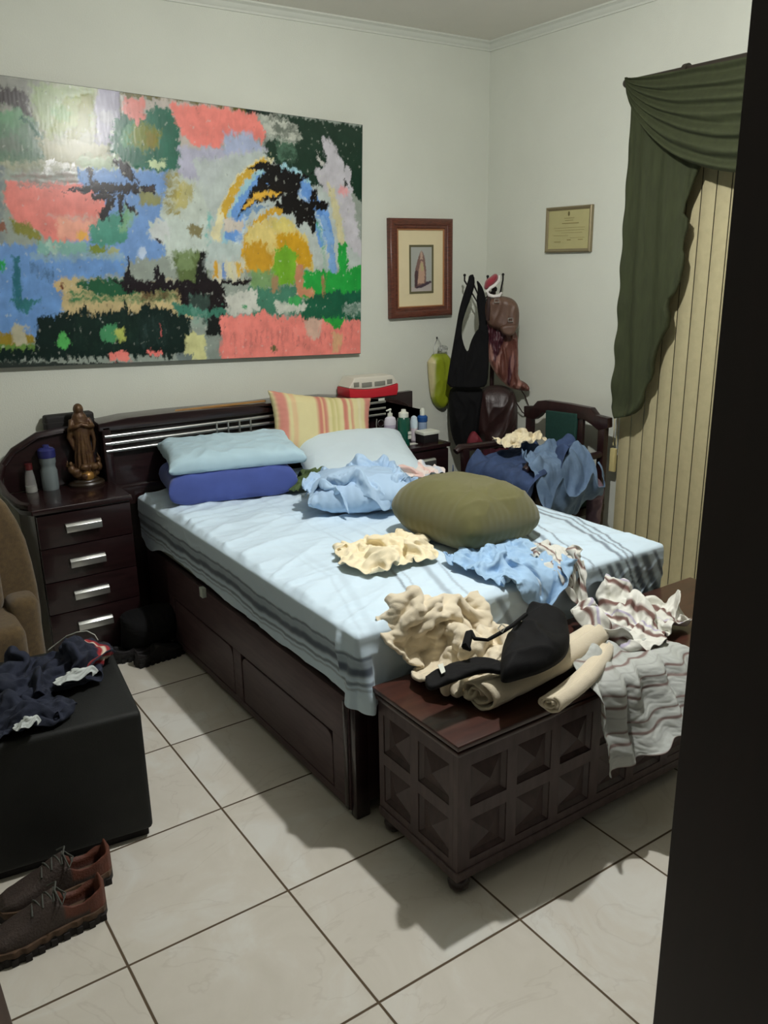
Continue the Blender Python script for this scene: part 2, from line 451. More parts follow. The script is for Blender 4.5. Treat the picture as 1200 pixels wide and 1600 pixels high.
# upper left: greys, olive and misty greens
S(R4(-400, 0, 320, 330), (150, 152, 130), 4, 'n', 3)
S(R4(-300, 40, 150, 150), (120, 122, 118), 4, 'h', 3, .8)
S([(100, 70), (300, 90), (290, 190), (160, 230), (110, 160)], (138, 158, 110), 4, 'n', 3, .8)
S([(200, 120), (290, 100), (270, 180), (150, 235), (150, 210)], (128, 140, 48), 3, 'n', 2, .8)
S([(255, 110), (295, 95), (285, 200), (215, 262), (200, 240), (240, 190)], (120, 122, 40), 3, 'n', 1.5, .9)
S(EL(190, 150, 30, 26), (96, 158, 92), 4, 'n', 3, .5)
S([(-60, 75), (85, 95), (95, 160), (60, 165), (30, 130), (-60, 130)], (52, 46, 46), 3, 'n', 1.5)
S([(-120, 140), (60, 140), (120, 190), (152, 300), (-120, 305)], (92, 120, 98), 4, 'n', 2)
S(EL(40, 170, 60, 26), (96, 145, 105), 5, 'n', 3, .7)
S([(80, 190), (120, 200), (145, 290), (30, 300), (50, 240)], (70, 95, 80), 4, 'n', 3, .5, .2)
ARC(20, 300, 118, 150, 12, 5, 65, (40, 90, 70), 1.2)
S([(95, 215), (125, 225), (140, 280), (110, 280)], (150, 165, 155), 3, 'v', 1, .7, .3)
S(R4(-60, 230, 60, 275), (110, 108, 104), 5, 'n', 3, .5)
# lilac column, whites, and a painted streak of bulb glare
S(R4(302, 84, 376, 250), (150, 148, 166), 2, 'v', 1)
S(EL(335, 165, 25, 22), (175, 176, 180), 3, 'n', 2, .7)
S([(348, 190), (382, 200), (384, 235), (350, 240)], (190, 196, 186), 3, 'n')
S([(120, 230), (340, 250), (345, 320), (230, 330), (150, 310)], (168, 166, 140), 3, 'h', 2, .9)
S([(150, 300), (235, 308), (240, 332), (130, 338)], (238, 240, 236), 2, 'h', .5, 1, .15)  # reflected bulb glare, put into the canvas colour
S([(250, 290), (360, 290), (360, 340), (250, 330)], (160, 178, 150), 4, 'n', 2, .9)
# top edge olive line, pinks
S([(375, 92), (700, 134), (800, 152), (800, 162), (600, 140), (375, 112)], (96, 92, 48), 2, 'h', 1)
S([(380, 110), (720, 145), (720, 240), (560, 290), (380, 250)], (176, 168, 160), 4, 'n', 2)
# green foliage blob
S([(362, 170), (420, 150), (520, 145), (556, 175), (565, 240), (570, 330), (510, 340), (430, 330), (345, 270), (350, 235)], (38, 98, 78), 4, 'n', 1)
S(EL(415, 225, 40, 38), (92, 142, 108), 5, 'n', 2, .9)
S(EL(455, 225, 48, 40), (116, 124, 46), 5, 'n', 2.5, .95)
S(EL(475, 232, 20, 28), (132, 118, 30), 4, 'n', 2, .8)
S([(388, 118), (460, 120), (450, 160), (430, 188), (395, 150)], (208, 130, 122), 3, 'n', 1)
S([(462, 300), (520, 300), (515, 322), (470, 320)], (186, 202, 160), 2, 'h', 1)
S([(530, 135), (700, 150), (800, 168), (835, 215), (820, 245), (760, 215), (700, 225), (690, 270), (600, 250), (560, 200)], (222, 128, 118), 3, 'n', 1.2)
S([(560, 255), (700, 265), (800, 235), (830, 260), (700, 320), (640, 420), (590, 420), (560, 330)], (168, 168, 186), 4, 'n', 2)
S([(700, 215), (790, 220), (820, 270), (700, 280)], (160, 170, 196), 4, 'n', 2)
S(EL(665, 320, 35, 40), (150, 150, 170), 5, 'n', 2, .7, .2)
# blue fields on the left
S(R4(-400, 320, 10, 560), (120, 130, 130), 4, 'n', 2)
S([(250, 325), (520, 330), (530, 470), (520, 600), (390, 620), (200, 600), (240, 420)], (110, 146, 196), 3, 'n', 1)
S([(545, 340), (660, 380), (660, 620), (540, 640), (500, 470)], (180, 190, 180), 4, 'n', 2)
S(R4(515, 345, 565, 470), (140, 128, 50), 4, 'n', 1.5, .9, .1)
S([(560, 370), (610, 380), (590, 440), (540, 460)], (168, 158, 84), 4, 'n', 2, .8)
S([(430, 395), (510, 400), (500, 440), (440, 440)], (132, 130, 60), 3, 'n', 1.5, .9)
# coral block on the left with its tail
S([(15, 365), (250, 370), (330, 420), (330, 480), (260, 545), (170, 555), (110, 520), (60, 500), (20, 450)], (216, 126, 116), 2.5, 'n', 1)
S([(40, 340), (240, 335), (250, 375), (60, 385)], (140, 128, 122), 3, 'h', 1.5, .9, .1)
S([(180, 480), (290, 490), (270, 545), (180, 550)], (222, 160, 138), 3, 'n', 2, .9)
S([(150, 470), (300, 470), (330, 500), (250, 492)], (190, 170, 158), 2, 'h', 2, .7, .2)
S(EL(258, 536, 20, 16), (222, 168, 80), 2, 'n', 1)
S([(38, 490), (85, 490), (130, 530), (120, 550), (50, 530)], (124, 124, 54), 2.5, 'n', 1)
S(EL(5, 512, 16, 18), (130, 88, 70), 2, 'n', 1)
# sea green patches
S([(320, 480), (400, 460), (400, 560), (280, 560), (285, 510)], (76, 142, 124), 3, 'h', 1)
S([(390, 440), (430, 450), (400, 520), (380, 520)], (120, 160, 120), 3, 'n', 2, .8)
S(R4(115, 556, 275, 600), (122, 168, 158), 2, 'h', 1)
S(R4(150, 560, 190, 596), (170, 196, 180), 3, 'h', 1, .6)
S(R4(275, 568, 330, 600), (112, 128, 50), 2, 'n', .8)
S(R4(335, 570, 375, 600), (150, 156, 116), 2, 'n', .8)
S(EL(152, 596, 15, 5), (90, 70, 60), 1, 'n', .5)
# lower left blues
S(R4(-400, 560, 115, 850), (104, 142, 192), 3, 'n', 1)
S([(0, 600), (385, 605), (390, 660), (200, 670), (190, 840), (0, 845)], (102, 142, 194), 2.5, 'h', 1)
S(R4(100, 590, 390, 612), (130, 160, 180), 2, 'h', 1, .8)
S([(40, 600), (62, 600), (72, 760), (48, 770)], (46, 104, 118), 2, 'v', 1)
S([(35, 735), (140, 735), (110, 752), (80, 775), (60, 755)], (52, 112, 116), 2, 'h', 1)
S([(95, 620), (170, 645), (165, 690), (140, 665), (100, 655)], (70, 100, 130), 3, 'v', 1, .8, .2)
S(EL(2, 625, 17, 20), (40, 150, 80), 2, 'n', .8)
S(R4(10, 840, 110, 880), (138, 120, 44), 3, 'h', 1)
S(R4(-400, 840, 20, 890), (138, 120, 44), 3, 'h', 1)
S(R4(40, 815, 85, 875), (176, 172, 146), 2, 'v', 1)
S(R4(-400, 875, 120, 905), (96, 130, 62), 3, 'h', 1)
S(EL(205, 690, 35, 20), (196, 170, 120), 2, 'h', 1)
S(EL(215, 694, 28, 15), (100, 56, 40), 1.2, 'h', .6)
# horizon band: dark greens, creams
S([(200, 670), (560, 680), (600, 790), (195, 790)], (186, 168, 124), 3, 'h', 1)
S([(220, 705), (560, 700), (560, 740), (220, 745)], (66, 116, 74), 3, 'h', 1.2, 1, .1)
S([(270, 668), (420, 672), (420, 720), (300, 722), (240, 690)], (36, 86, 58), 3, 'h', 1)
S([(430, 705), (560, 705), (560, 735), (450, 738)], (86, 62, 40), 3, 'h', 1, .9, .1)
S([(540, 745), (700, 748), (720, 790), (560, 790)], (60, 116, 98), 3, 'h', 1)
S([(540, 590), (660, 580), (650, 680), (560, 690)], (88, 104, 62), 4, 'n', 2)
S([(545, 570), (620, 560), (600, 640), (560, 640)], (120, 140, 96), 5, 'n', 2, .8)
S([(620, 590), (640, 570), (655, 680), (610, 690)], (22, 22, 22), 3, 'v', 1)
S([(350, 675), (600, 678), (640, 672), (800, 672), (800, 684), (700, 690), (720, 760), (640, 768), (560, 745), (560, 705), (440, 712), (400, 715), (380, 695)], (26, 20, 24), 2.5, 'h', .8)
S([(385, 690), (400, 605), (420, 680)], (28, 24, 28), 1.5, 'v', .5)
S([(480, 690), (492, 630), (515, 660), (520, 690)], (28, 24, 28), 1.5, 'v', .5)
# dark fir wood
S([(115, 800), (140, 790), (190, 780), (200, 770), (250, 775), (270, 745), (290, 780), (380, 770), (395, 735), (410, 775), (460, 750), (540, 770), (590, 800), (600, 860), (570, 910), (-400, 925), (-400, 885), (110, 890)], (20, 36, 32), 4, 'v', 1)
S([(430, 790), (520, 780), (520, 880), (430, 880)], (46, 66, 62), 4, 'v', 2, .6, .4)
S([(230, 780), (430, 785), (430, 900), (230, 900)], (34, 58, 46), 4, 'v', 1.5, .6, .4)
S(EL(198, 866, 22, 24), (84, 168, 88), 2, 'n', 1)
S(EL(345, 842, 28, 30), (70, 136, 92), 3, 'n', 1)
S(EL(375, 845, 16, 22), (168, 178, 92), 2, 'n', 1)
S(R4(343, 900, 402, 912), (232, 128, 118), .8, 'h', .4)
S(R4(458, 896, 508, 908), (226, 120, 112), .8, 'h', .4)
S(R4(502, 810, 507, 850), (168, 88, 84), .6, 'v', .4)
S(R4(580, 840, 645, 912), (196, 196, 140), 2.5, 'n', 1)
S([(645, 800), (700, 800), (700, 915), (650, 915)], (128, 138, 130), 3, 'v', 1)
S([(640, 795), (700, 780), (710, 840), (650, 850)], (22, 26, 26), 3, 'n', 1)
S(R4(555, 905, 600, 918), (110, 122, 120), 1, 'h', .5)
S([(590, 720), (650, 720), (655, 820), (600, 830)], (120, 168, 150), 4, 'v', 1, .5, .5)
# teal + whites in the middle
S([(650, 460), (740, 500), (760, 600), (650, 610), (640, 520)], (112, 172, 166), 4, 'n', 1.5)
S([(540, 480), (650, 490), (650, 580), (540, 580), (470, 530), (470, 495)], (184, 196, 188), 4, 'n', 1.5)
S([(585, 505), (635, 505), (632, 545), (600, 535)], (128, 122, 86), 1.5, 'n', .8)
S(EL(500, 520, 30, 30), (190, 196, 194), 5, 'n', 1.5)
S(EL(445, 590, 16, 18), (180, 196, 216), 2, 'n', 1)
S([(480, 535), (510, 545), (500, 556)], (60, 60, 66), 1.5, 'n', .6)
# the sun hill and its rainbow
S([(600, 300), (830, 270), (900, 300), (1010, 340), (1100, 480), (1110, 640), (640, 640), (660, 480)], (176, 186, 182), 3, 'n', 2, .9)
S([(830, 165), (1128, 196), (1128, 360), (1010, 390), (900, 350), (830, 280), (830, 240), (860, 240)], (30, 52, 40), 3, 'n', 1)
S([(760, 150), (870, 165), (870, 175), (770, 160)], (26, 42, 34), 1.5, 'h', .8)
S([(1085, 340), (1126, 300), (1124, 400), (1112, 450), (1102, 400)], (26, 50, 38), 1.5, 'v', .6)
S([(815, 170), (880, 172), (940, 205), (945, 235), (915, 245), (840, 225)], (186, 190, 178), 2.5, 'h', 1, 1, .1)
S([(860, 225), (930, 245), (925, 310), (870, 290)], (80, 112, 92), 4, 'n', 1.5, .8, .15)
S([(1005, 225), (1040, 235), (1060, 290), (1095, 330), (1105, 440), (1110, 620), (1085, 560), (1060, 450), (1000, 380), (985, 320), (1010, 330), (1020, 300)], (184, 182, 188), 3, 'n', 1)
S([(985, 270), (1015, 310), (1005, 320)], (186, 186, 180), 1, 'n', .5)
S(EL(1072, 395, 14, 16), (216, 158, 160), 2.5, 'n', 1.2)
S([(1075, 360), (1090, 365), (1080, 385)], (40, 46, 44), 1, 'n', .5)
S([(1020, 360), (1050, 400), (1080, 560), (1060, 560), (1035, 430)], (196, 190, 150), 2, 'n', 1)
ARC(870, 640, 205, 345, 26, 95, 165, (206, 200, 160), 2)
ARC(865, 640, 190, 340, 24, 100, 150, (196, 160, 60), 1.5)
ARC(870, 640, 172, 318, 22, 55, 165, (150, 190, 200), 2)
ARC(875, 640, 160, 300, 12, 110, 160, (176, 178, 92), 1.5, .9)
ARC(875, 640, 155, 285, 52, 15, 162, (102, 146, 204), 2)
ARC(870, 640, 172, 290, 14, -5, 60, (90, 134, 196), 2)
ARC(880, 630, 140, 250, 14, 10, 165, (190, 205, 205), 2.5, .8, .2)
ARC(890, 640, 150, 260, 20, -5, 40, (118, 158, 204), 1.5)
ARC(890, 640, 128, 230, 12, -5, 40, (70, 160, 110), 2, .8, .3)
S([(775, 325), (820, 305), (860, 310), (940, 345), (975, 340), (945, 365), (930, 420), (970, 430), (975, 390), (990, 392), (992, 425), (1028, 430), (1022, 460), (985, 450), (990, 500), (980, 535), (960, 490), (930, 510), (925, 470), (900, 470), (870, 470), (860, 440), (900, 400), (860, 375), (800, 375), (830, 335)], (20, 18, 20), 2.2, 'n', .5)
S([(800, 372), (870, 370), (900, 400), (870, 425), (800, 430), (740, 480), (760, 440)], (24, 20, 20), 2, 'n', .6)
S([(755, 450), (800, 405), (860, 395), (882, 402), (850, 412), (800, 425), (770, 450)], (206, 162, 62), 1.2, 'h', .5)
S([(745, 470), (790, 440), (850, 440), (800, 462)], (96, 132, 170), 1.5, 'h', .6, .9, .1)
ARC(862, 620, 98, 160, 20, 80, 190, (194, 152, 50), 1.4)
S([(775, 510), (830, 480), (900, 485), (960, 540), (980, 640), (760, 640)], (204, 186, 116), 3, 'n', 1)
S([(760, 560), (830, 560), (860, 600), (840, 660), (770, 640)], (186, 142, 40), 4, 'n', 1.5)
S([(870, 525), (930, 525), (975, 580), (975, 640), (900, 640), (860, 560)], (190, 146, 34), 3, 'n', 1.2)
S(EL(885, 505, 35, 22), (204, 190, 110), 4, 'n', 1.5)
S([(700, 480), (760, 490), (750, 530), (700, 520)], (192, 184, 172), 3, 'n', 1.2)
S([(665, 625), (760, 610), (760, 670), (670, 675)], (192, 190, 168), 3, 'v', 1)
for k in range(4): S(R4(668+24*k, 620, 680+24*k, 668), [(196, 150, 50), (110, 140, 190), (200, 196, 160), (196, 160, 70)][k], 1.2, 'v', .6)
# bottom right: greens and the coral field
S([(860, 585), (900, 560), (930, 600), (920, 690), (850, 690)], (108, 162, 44), 3, 'v', 1)
S([(780, 640), (860, 650), (860, 700), (790, 710)], (110, 146, 90), 4, 'v', 1.5, .9)
S([(950, 650), (1000, 640), (1060, 650), (1060, 560), (1085, 560), (1088, 640), (1128, 612), (1128, 710), (980, 730), (930, 740)], (34, 152, 62), 2, 'v', .7)
S([(780, 700), (930, 690), (960, 780), (780, 790)], (64, 118, 96), 4, 'n', 1.5)
S([(955, 735), (1020, 710), (1128, 708), (1128, 800), (940, 800)], (22, 86, 62), 3, 'n', 1)
S([(700, 720), (800, 700), (810, 770), (720, 785)], (190, 192, 182), 3.5, 'n', 1.2)
S([(860, 740), (960, 750), (955, 770), (870, 780)], (184, 188, 176), 2.5, 'h', 1)
S([(900, 725), (950, 730), (930, 755), (900, 750)], (60, 156, 84), 2, 'h', .8)
S(EL(765, 757, 8, 8), (60, 140, 90), 1, 'n', .5)
S(R4(848, 660, 872, 712), (150, 124, 90), 2, 'v', 1)
S([(925, 625), (948, 630), (948, 700), (985, 702), (980, 726), (925, 722)], (184, 128, 96), 1.2, 'v', .5)
S(R4(1006, 660, 1014, 720), (150, 120, 80), 1.2, 'v', .6)
S(EL(1095, 765, 22, 20), (176, 190, 182), 4, 'n', 1, .8, .2)
S([(690, 790), (800, 780), (830, 762), (850, 785), (900, 790), (940, 780), (960, 800), (1130, 796), (1130, 920), (690, 920)], (224, 128, 118), 2.5, 'v', .8)
for k in range(26):
    x = 700+16.5*k; S(R4(x, 810+(k*37 % 40), x+5, 860+(k*53 % 45)), (168, 92, 88), 1.2, 'v', .8, .6, .1)
S([(950, 795), (1010, 800), (1000, 860), (960, 850)], (196, 168, 150), 3, 'n', 1.2, .9)
S([(1010, 790), (1080, 790), (1060, 830), (1045, 830)], (40, 150, 60), 1.5, 'n', .6)
S([(1040, 840), (1070, 840), (1060, 900), (1040, 900)], (206, 160, 122), 2, 'v', 1)
S(EL(855, 888, 10, 8), (96, 96, 60), 1, 'n', .6)
# black calligraphic figure on the left
S([(195, 397), (300, 368), (490, 378), (485, 402), (330, 405), (300, 400)], (20, 16, 20), .8, 'h', .4)
S([(280, 350), (265, 325), (285, 318), (300, 370), (285, 380)], (22, 18, 24), 2, 'n', .5)
S([(355, 300), (380, 290), (405, 320), (438, 368), (410, 365), (375, 335)], (22, 18, 22), 1.8, 'n', .5)
S([(290, 408), (370, 402), (350, 420), (290, 425)], (22, 18, 20), 1, 'h', .4)
S([(345, 410), (358, 420), (345, 470), (325, 492), (308, 470)], (20, 16, 18), 1.6, 'n', .4)
S([(365, 405), (388, 405), (385, 498), (375, 492)], (22, 18, 20), 1, 'v', .4)
S([(388, 425), (410, 440), (436, 465), (428, 470), (400, 450)], (28, 26, 30), 1, 'n', .4)
S(EL(470, 390, 18, 10), (60, 50, 46), 1, 'n', .6)
S([(-400, 912), (560, 920), (560, 935), (-400, 960)], (44, 52, 48), 1, 'h', .6)
# brush drag: colours are pulled about along the strokes, with streaks of the neighbouring paint
du_ = 1.5*fbm(U/2.5, V_/5, 3, 201)+.35*pnoise(U/.9, V_/.9, 202); dv_ = 2.2*fbm(U/2.0, V_/6, 3, 203)+.35*pnoise(U/.9, V_/.9, 204)
iu = np.clip(np.searchsorted(gu, (U+du_).ravel()), 0, NX_-1); iv = np.clip(np.searchsorted(gv, (V_+dv_).ravel()), 0, NZ_-1)
img = img[iu, iv].reshape(img.shape)
iu = np.clip(np.searchsorted(gu, (U+4*fbm(U/3, V_/3, 2, 205)).ravel()), 0, NX_-1); iv = np.clip(np.searchsorted(gv, (V_+5*fbm(U/3, V_/3, 2, 206)).ravel()), 0, NZ_-1)
k_ = (sstep(.12, .4, fbm(U/1.4, V_/5, 3, 207))*.55)[..., None]
img = img*(1-k_)+img[iu, iv].reshape(img.shape)*k_
for sd_, cc_, th_ in ((210, (196, 200, 188), .36), (214, (60, 66, 60), .42)):
    k_ = (sstep(th_, th_+.2, fbm(U/2.2, V_/3.2, 4, sd_))*.45)[..., None]; img = img*(1-k_)+lin(cc_)*PK*k_
img = img*(1+.22*fbm(U/6, V_/6, 4, 220))[..., None]
img = np.clip(img, .004, .92)
# emboss: brush relief lifts the paint a little
NV = NX_*NZ_
pos = pBR[None]+(U.reshape(-1, 1)/100)*pex+(V_.reshape(-1, 1)/100)*pez
pos[:, 1] -= .0005*HGT.reshape(-1)+.0001*pnoise(U/.8, V_/5, 90).reshape(-1)
ii, jj = np.meshgrid(np.arange(NX_-1), np.arange(NZ_-1), indexing='ij'); i0 = (ii*NZ_+jj).ravel()
Fp = np.stack([i0, i0+NZ_, i0+NZ_+1, i0+1], 1)
m_paint = mat('acrylic_paint', C(200, 200, 200), .27, attr=True, spec=.35)
pc = (pBR+pex*(-PWID/2))
painting = thing('abstract_painting', 'huge colourful abstract canvas with coral, green and blue brushwork above the headboard', 'painting', tuple(pc))
np_mesh('painted_canvas', pos, Fp, m_paint, painting, img.reshape(-1, 3))
Mp = Matrix(((pex[0], 0, pez[0], pBR[0]), (0, 1, 0, 0), (pex[2], 0, pez[2], pBR[2]), (0, 0, 0, 1)))
MB().box((-PWID, 1.2665, -.003), (.003, 1.297, PHT+.002), Mp).build('stretcher_frame', mat('grey_canvas_edge', C(96, 98, 92), .7), painting, bevel=.001)

# framed devotional print
fc = [P(607, 341, 'y', 1.28), P(706, 345, 'y', 1.28), P(703, 494, 'y', 1.28), P(607, 498, 'y', 1.28)]
m_fr = mat('reddish_wood_frame', C(92, 48, 34, 1.5), .35, col2=C(58, 30, 22, 1.5), vscale=30, stretch=(1, 1, 6), coat=.3)
x0, x1 = 1.862, 2.297; z0, z1 = fc[3][2]-.002, fc[0][2]+.002
x0 = fc[0][0]; x1 = fc[1][0]
fr = thing('framed_print', 'small saint print in a wide cream mat and reddish wooden frame', 'picture', ((x0+x1)/2, 1.29, z0))
def frame_ring(mb, x0, x1, z0, z1, prof):
    """prof = list of (inset, y)"""
    vs = []; fs = []
    for ins, y in prof:
        vs += [(x0+ins, y, z0+ins), (x1-ins, y, z0+ins), (x1-ins, y, z1-ins), (x0+ins, y, z1-ins)]
    for i in range(len(prof)-1):
        for k in range(4): fs.append((i*4+k, i*4+(k+1) % 4, i*4+4+(k+1) % 4, i*4+4+k))
    return mb.add(vs, fs)
frame_ring(MB(), x0, x1, z0, z1, [(0, 1.298), (0, 1.272), (.004, 1.266), (.014, 1.262), (.03, 1.266), (.038, 1.274), (.05, 1.272), (.056, 1.278), (.056, 1.298)]).build('frame', m_fr, fr, angle=40)
frame_ring(MB(), x0+.054, x1-.054, z0+.054, z1-.054, [(0, 1.278), (.003, 1.275), (.007, 1.275), (.009, 1.279), (.009, 1.29)]).build('gilt_slip', mat('gilt_edge', C(150, 105, 70, 1.3), .4, metal=.2), fr, label='thin golden brown inner edge')
box('mat_board', (x0+.05, 1.282, z0+.05), (x1-.05, 1.29, z1-.05), mat('cream_mat_board', C(196, 184, 150, 1.35), .9, var=.03, vscale=20), fr, bevel=0)
ix0, ix1, iz0, iz1 = x0+(x1-x0)*.315, x1-(x1-x0)*.30, z0+(z1-z0)*.245, z1-(z1-z0)*.262
frame_ring(MB(), ix0, ix1, iz0, iz1, [(0, 1.283), (0, 1.279), (.010, 1.279), (.012, 1.2815)]).build('inner_border', mat('olive_border', C(88, 84, 58, 1.2), .6), fr)
# the small picture: a robed figure on a pale ground, vertex-painted
nu, nv = 60, 110
gu2, gv2 = np.meshgrid(np.linspace(0, 1, nu), np.linspace(0, 1, nv), indexing='ij')
ci = np.zeros(gu2.shape+(3,)); ci[:] = lin((150, 152, 146))*1.3
def L2(poly, col, soft=.02, rag=.02):
    global ci
    sd, _, _ = poly_sd(gu2, gv2*1.9, np.array([(a, b*1.9) for a, b in poly])); a = sstep(-soft, soft, sd+rag*pnoise(gu2*14, gv2*24, len(poly)))[..., None]
    ci = ci*(1-a)+lin(col)*1.3*a
L2([(.0, 0), (1, 0), (1, .2), (.6, .12), (0, .1)], (158, 150, 146))
L2([(.18, .08), (.5, .08), (.98, .2), (.95, .24), (.6, .2), (.2, .17)], (58, 44, 54))
L2([(.18, .10), (.60, .18), (.72, .2), (.72, .5), (.65, .78), (.52, .92), (.42, .86), (.25, .6), (.18, .4)], (110, 84, 78))
L2([(.32, .18), (.62, .19), (.66, .4), (.58, .66), (.48, .7), (.38, .5)], (168, 138, 118))
L2([(.44, .64), (.56, .64), (.62, .5), (.5, .45)], (160, 150, 112))
L2([(.44, .72), (.56, .72), (.56, .86), (.5, .9), (.44, .86)], (164, 140, 124))
L2([(.18, .1), (.3, .12), (.34, .45), (.24, .5), (.18, .4)], (66, 48, 52))
vp = np.stack([ix0+.010+(ix1-ix0-.02)*gu2, np.full(gu2.shape, 1.2812), iz0+.010+(iz1-iz0-.02)*gv2], -1).reshape(-1, 3)
ii, jj = np.meshgrid(np.arange(nu-1), np.arange(nv-1), indexing='ij'); i0 = (ii*nv+jj).ravel()
np_mesh('print', vp, np.stack([i0, i0+nv, i0+nv+1, i0+1], 1), mat('print_paper', C(200, 200, 200), .5, attr=True), fr, ci.reshape(-1, 3), label='small print of a robed figure')

# certificate on the right wall
def q(u, v): return P(u, v, 'x', 2.585)
ca, cb, cc, cdn = q(854, 326), q(926, 318), q(926, 391), q(854, 397)
ya, yb = ca[1], cb[1]; zt, zb = (ca[2]+cb[2])/2, (cc[2]+cdn[2])/2
ce = thing('framed_certificate', 'small yellowed certificate in a thin pewter-coloured frame on the right wall', 'certificate', (2.59, (ya+yb)/2, zb))
def ring_x(mb, y0, y1, z0, z1, prof):
    vs = []; fs = []
    for ins, x in prof: vs += [(x, y0-ins, z0+ins), (x, y1+ins, z0+ins), (x, y1+ins, z1-ins), (x, y0-ins, z1-ins)]
    for i in range(len(prof)-1):
        for k in range(4): fs.append((i*4+k, i*4+(k+1) % 4, i*4+4+(k+1) % 4, i*4+4+k))
    return mb.add(vs, fs)
ring_x(MB(), ya, yb, zb, zt, [(0, 2.598), (0, 2.582), (.006, 2.578), (.014, 2.582), (.018, 2.585), (.018, 2.598)]).build('frame', mat('pewter_frame', C(128, 118, 92, 1.3), .35, metal=.5), ce)
box('certificate_paper', (2.588, yb+.016, zb+.016), (2.592, ya-.016, zt-.016), mat('yellowed_paper', C(168, 162, 116, 1.15), .6, var=.06, vscale=12), ce, bevel=0)
W_, H_ = ya-yb, zt-zb
tx = MB()
def ln(u0, u1, v, t):  # u from left, v from top
    tx.box((2.5868, ya-W_*u1, zt-H_*v-t), (2.5879, ya-W_*u0, zt-H_*v))
ln(.36, .72, .36, .0035); ln(.40, .62, .25, .002); ln(.42, .60, .30, .002)
for k, (a, b) in enumerate(((.18, .85), (.2, .84), (.35, .8), (.18, .5), (.55, .85))): ln(a, b, .46+.055*k, .0012)
ln(.2, .34, .76, .003); ln(.48, .56, .72, .004); ln(.72, .82, .72, .003)
tx.build('faint_writing', mat('faded_ink', C(120, 110, 66, 1.2), .8), ce, bevel=0)
MB().ball((2.5875, ya-W_*.5, zt-H_*.16), (.0015, .007, .012)).build('emblem', mat('emblem_ink', C(92, 84, 50, 1.2), .8), ce)
# ================================================================ bed, headboard, night tables, chest
m_dark = mat('dark_lacquered_wood', C(42, 23, 25, 1.0), .28, col2=C(27, 14, 16, 1.0), vscale=7, stretch=(1, 1, 9), coat=.25)
m_darkh = mat('dark_wood_horizontal_grain', C(44, 25, 26, 1.0), .26, col2=C(27, 15, 16, 1.0), vscale=7, stretch=(1, 9, 6), coat=.3)
m_base = mat('bed_base_veneer', C(86, 66, 68, 1.0), .45, col2=C(68, 50, 53, 1.0), vscale=9, stretch=(8, 1, 8))
m_chrome = mat('brushed_aluminium', C(200, 202, 200), .28, metal=.9)
m_black = mat('black_recess', C(16, 12, 12), .8)

bed = thing('storage_bed', 'dark brown bed base with drawers along its side under the blue striped sheet', 'bed', (1.0, .1, 0))
XL, XR, YF, YH = .317, 1.69, -.775, 1.12
MB().box((XL+.022, YF+.03, .06), (XR-.02, YH, .395)).build('platform', m_base, bed, bevel=.003)
sp = MB().box((XL, YF+.05, .255), (XL+.02, .80, .41)).box((XL, YF+.05, .02), (XL+.02, .80, .05)).box((XL, .048, .05), (XL+.02, .118, .255)).box((XL, .745, .05), (XL+.02, .8, .255)).box((XL, YF+.05, .05), (XL+.02, -.628, .255))
sp.build('side_panel', m_base, bed, bevel=.0015)
for y0, y1 in ((-.62, .040), (.126, .738)):
    n = 6; r = .035; pl = []
    def cn(cy, cz, a0):
        return [(cy+r*math.cos(math.radians(a0+90*k/n)), cz+r*math.sin(math.radians(a0+90*k/n))) for k in range(n+1)]
    poly = [(y0, .052), (y1, .052)] + cn(y1-r, .247-r, 0) + cn(y0+r, .247-r, 90)
    dr = MB().prism(poly, 'x', XL+.001, XL+.018).build('drawer', m_base, bed, bevel=.004, segs=3)
MB().box((XL+.004, YF+.02, .0), (XL+.055, YF+.055, .405)).box((XL-.006, YF+.052, .02), (XL+.012, YF+.075, .40)).build('corner_post', m_dark, bed, bevel=.006)
MB().box((XR-.05, YF, .0), (XR-.004, YF+.055, .405)).build('corner_post', m_dark, bed, bevel=.006)
MB().box((XL+.05, YF+.02, .05), (XR-.05, YF+.04, .405)).build('foot_panel', m_dark, bed, bevel=.003)
MB().box((XR-.02, YF+.05, .03), (XR, .80, .41)).build('side_panel', m_base, bed, bevel=.003)
mat_ = thing('mattress', 'thick mattress completely wrapped in the blue striped sheet', 'mattress', (1.0, .15, .41))
m_matt = mat('mattress_ticking', C(150, 160, 150), .9, var=.1, vscale=40)
MB().box((XL+.018, YF+.018, .411), (XR-.018, YH-.012, .628)).build('mattress_body', m_matt, mat_, bevel=.03, segs=4)
MB().box((.30, .345, .385), (.318, .375, .425)).build('care_tag', mat('white_label', C(190, 200, 190), .8), mat_, bevel=.001)

hb = thing('headboard', 'long dark brown headboard with three chrome rails and sloping wings', 'headboard', (1.0, 1.2, 0))
YB0 = 1.13
top = [(153, 663), (200, 653), (267, 645), (330, 639), (400, 633), (450, 626), (520, 621), (620, 623), (634, 629), (645, 640), (655, 655)]
tw = [P(u, v, 'y', YB0) for u, v in top]
tp = [(p[0], p[2]) for p in tw]
zlow = .945
poly = [(tp[0][0], .955)]+tp+[(tp[-1][0], zlow-.09), (1.70, zlow-.09), (1.66, zlow)]
MB().prism(poly, 'y', YB0, 1.285).build('top_shelf', m_darkh, hb, bevel=.008, segs=3)
MB().box((.20, 1.165, .05), (1.95, 1.20, .965)).build('back_panel', m_dark, hb, bevel=.003)
MB().box((.195, 1.13, .64), (.235, 1.2, .975)).build('stile', m_dark, hb, bevel=.006)
MB().box((.195, 1.128, .60), (1.72, 1.2, .69)).build('lower_rail', m_darkh, hb, bevel=.006)
for z in (.930, .896, .862):
    MB().tube([(.205, 1.135, z), (1.74, 1.135, z)], .0085, 12).build('chrome_rail', m_chrome, hb)
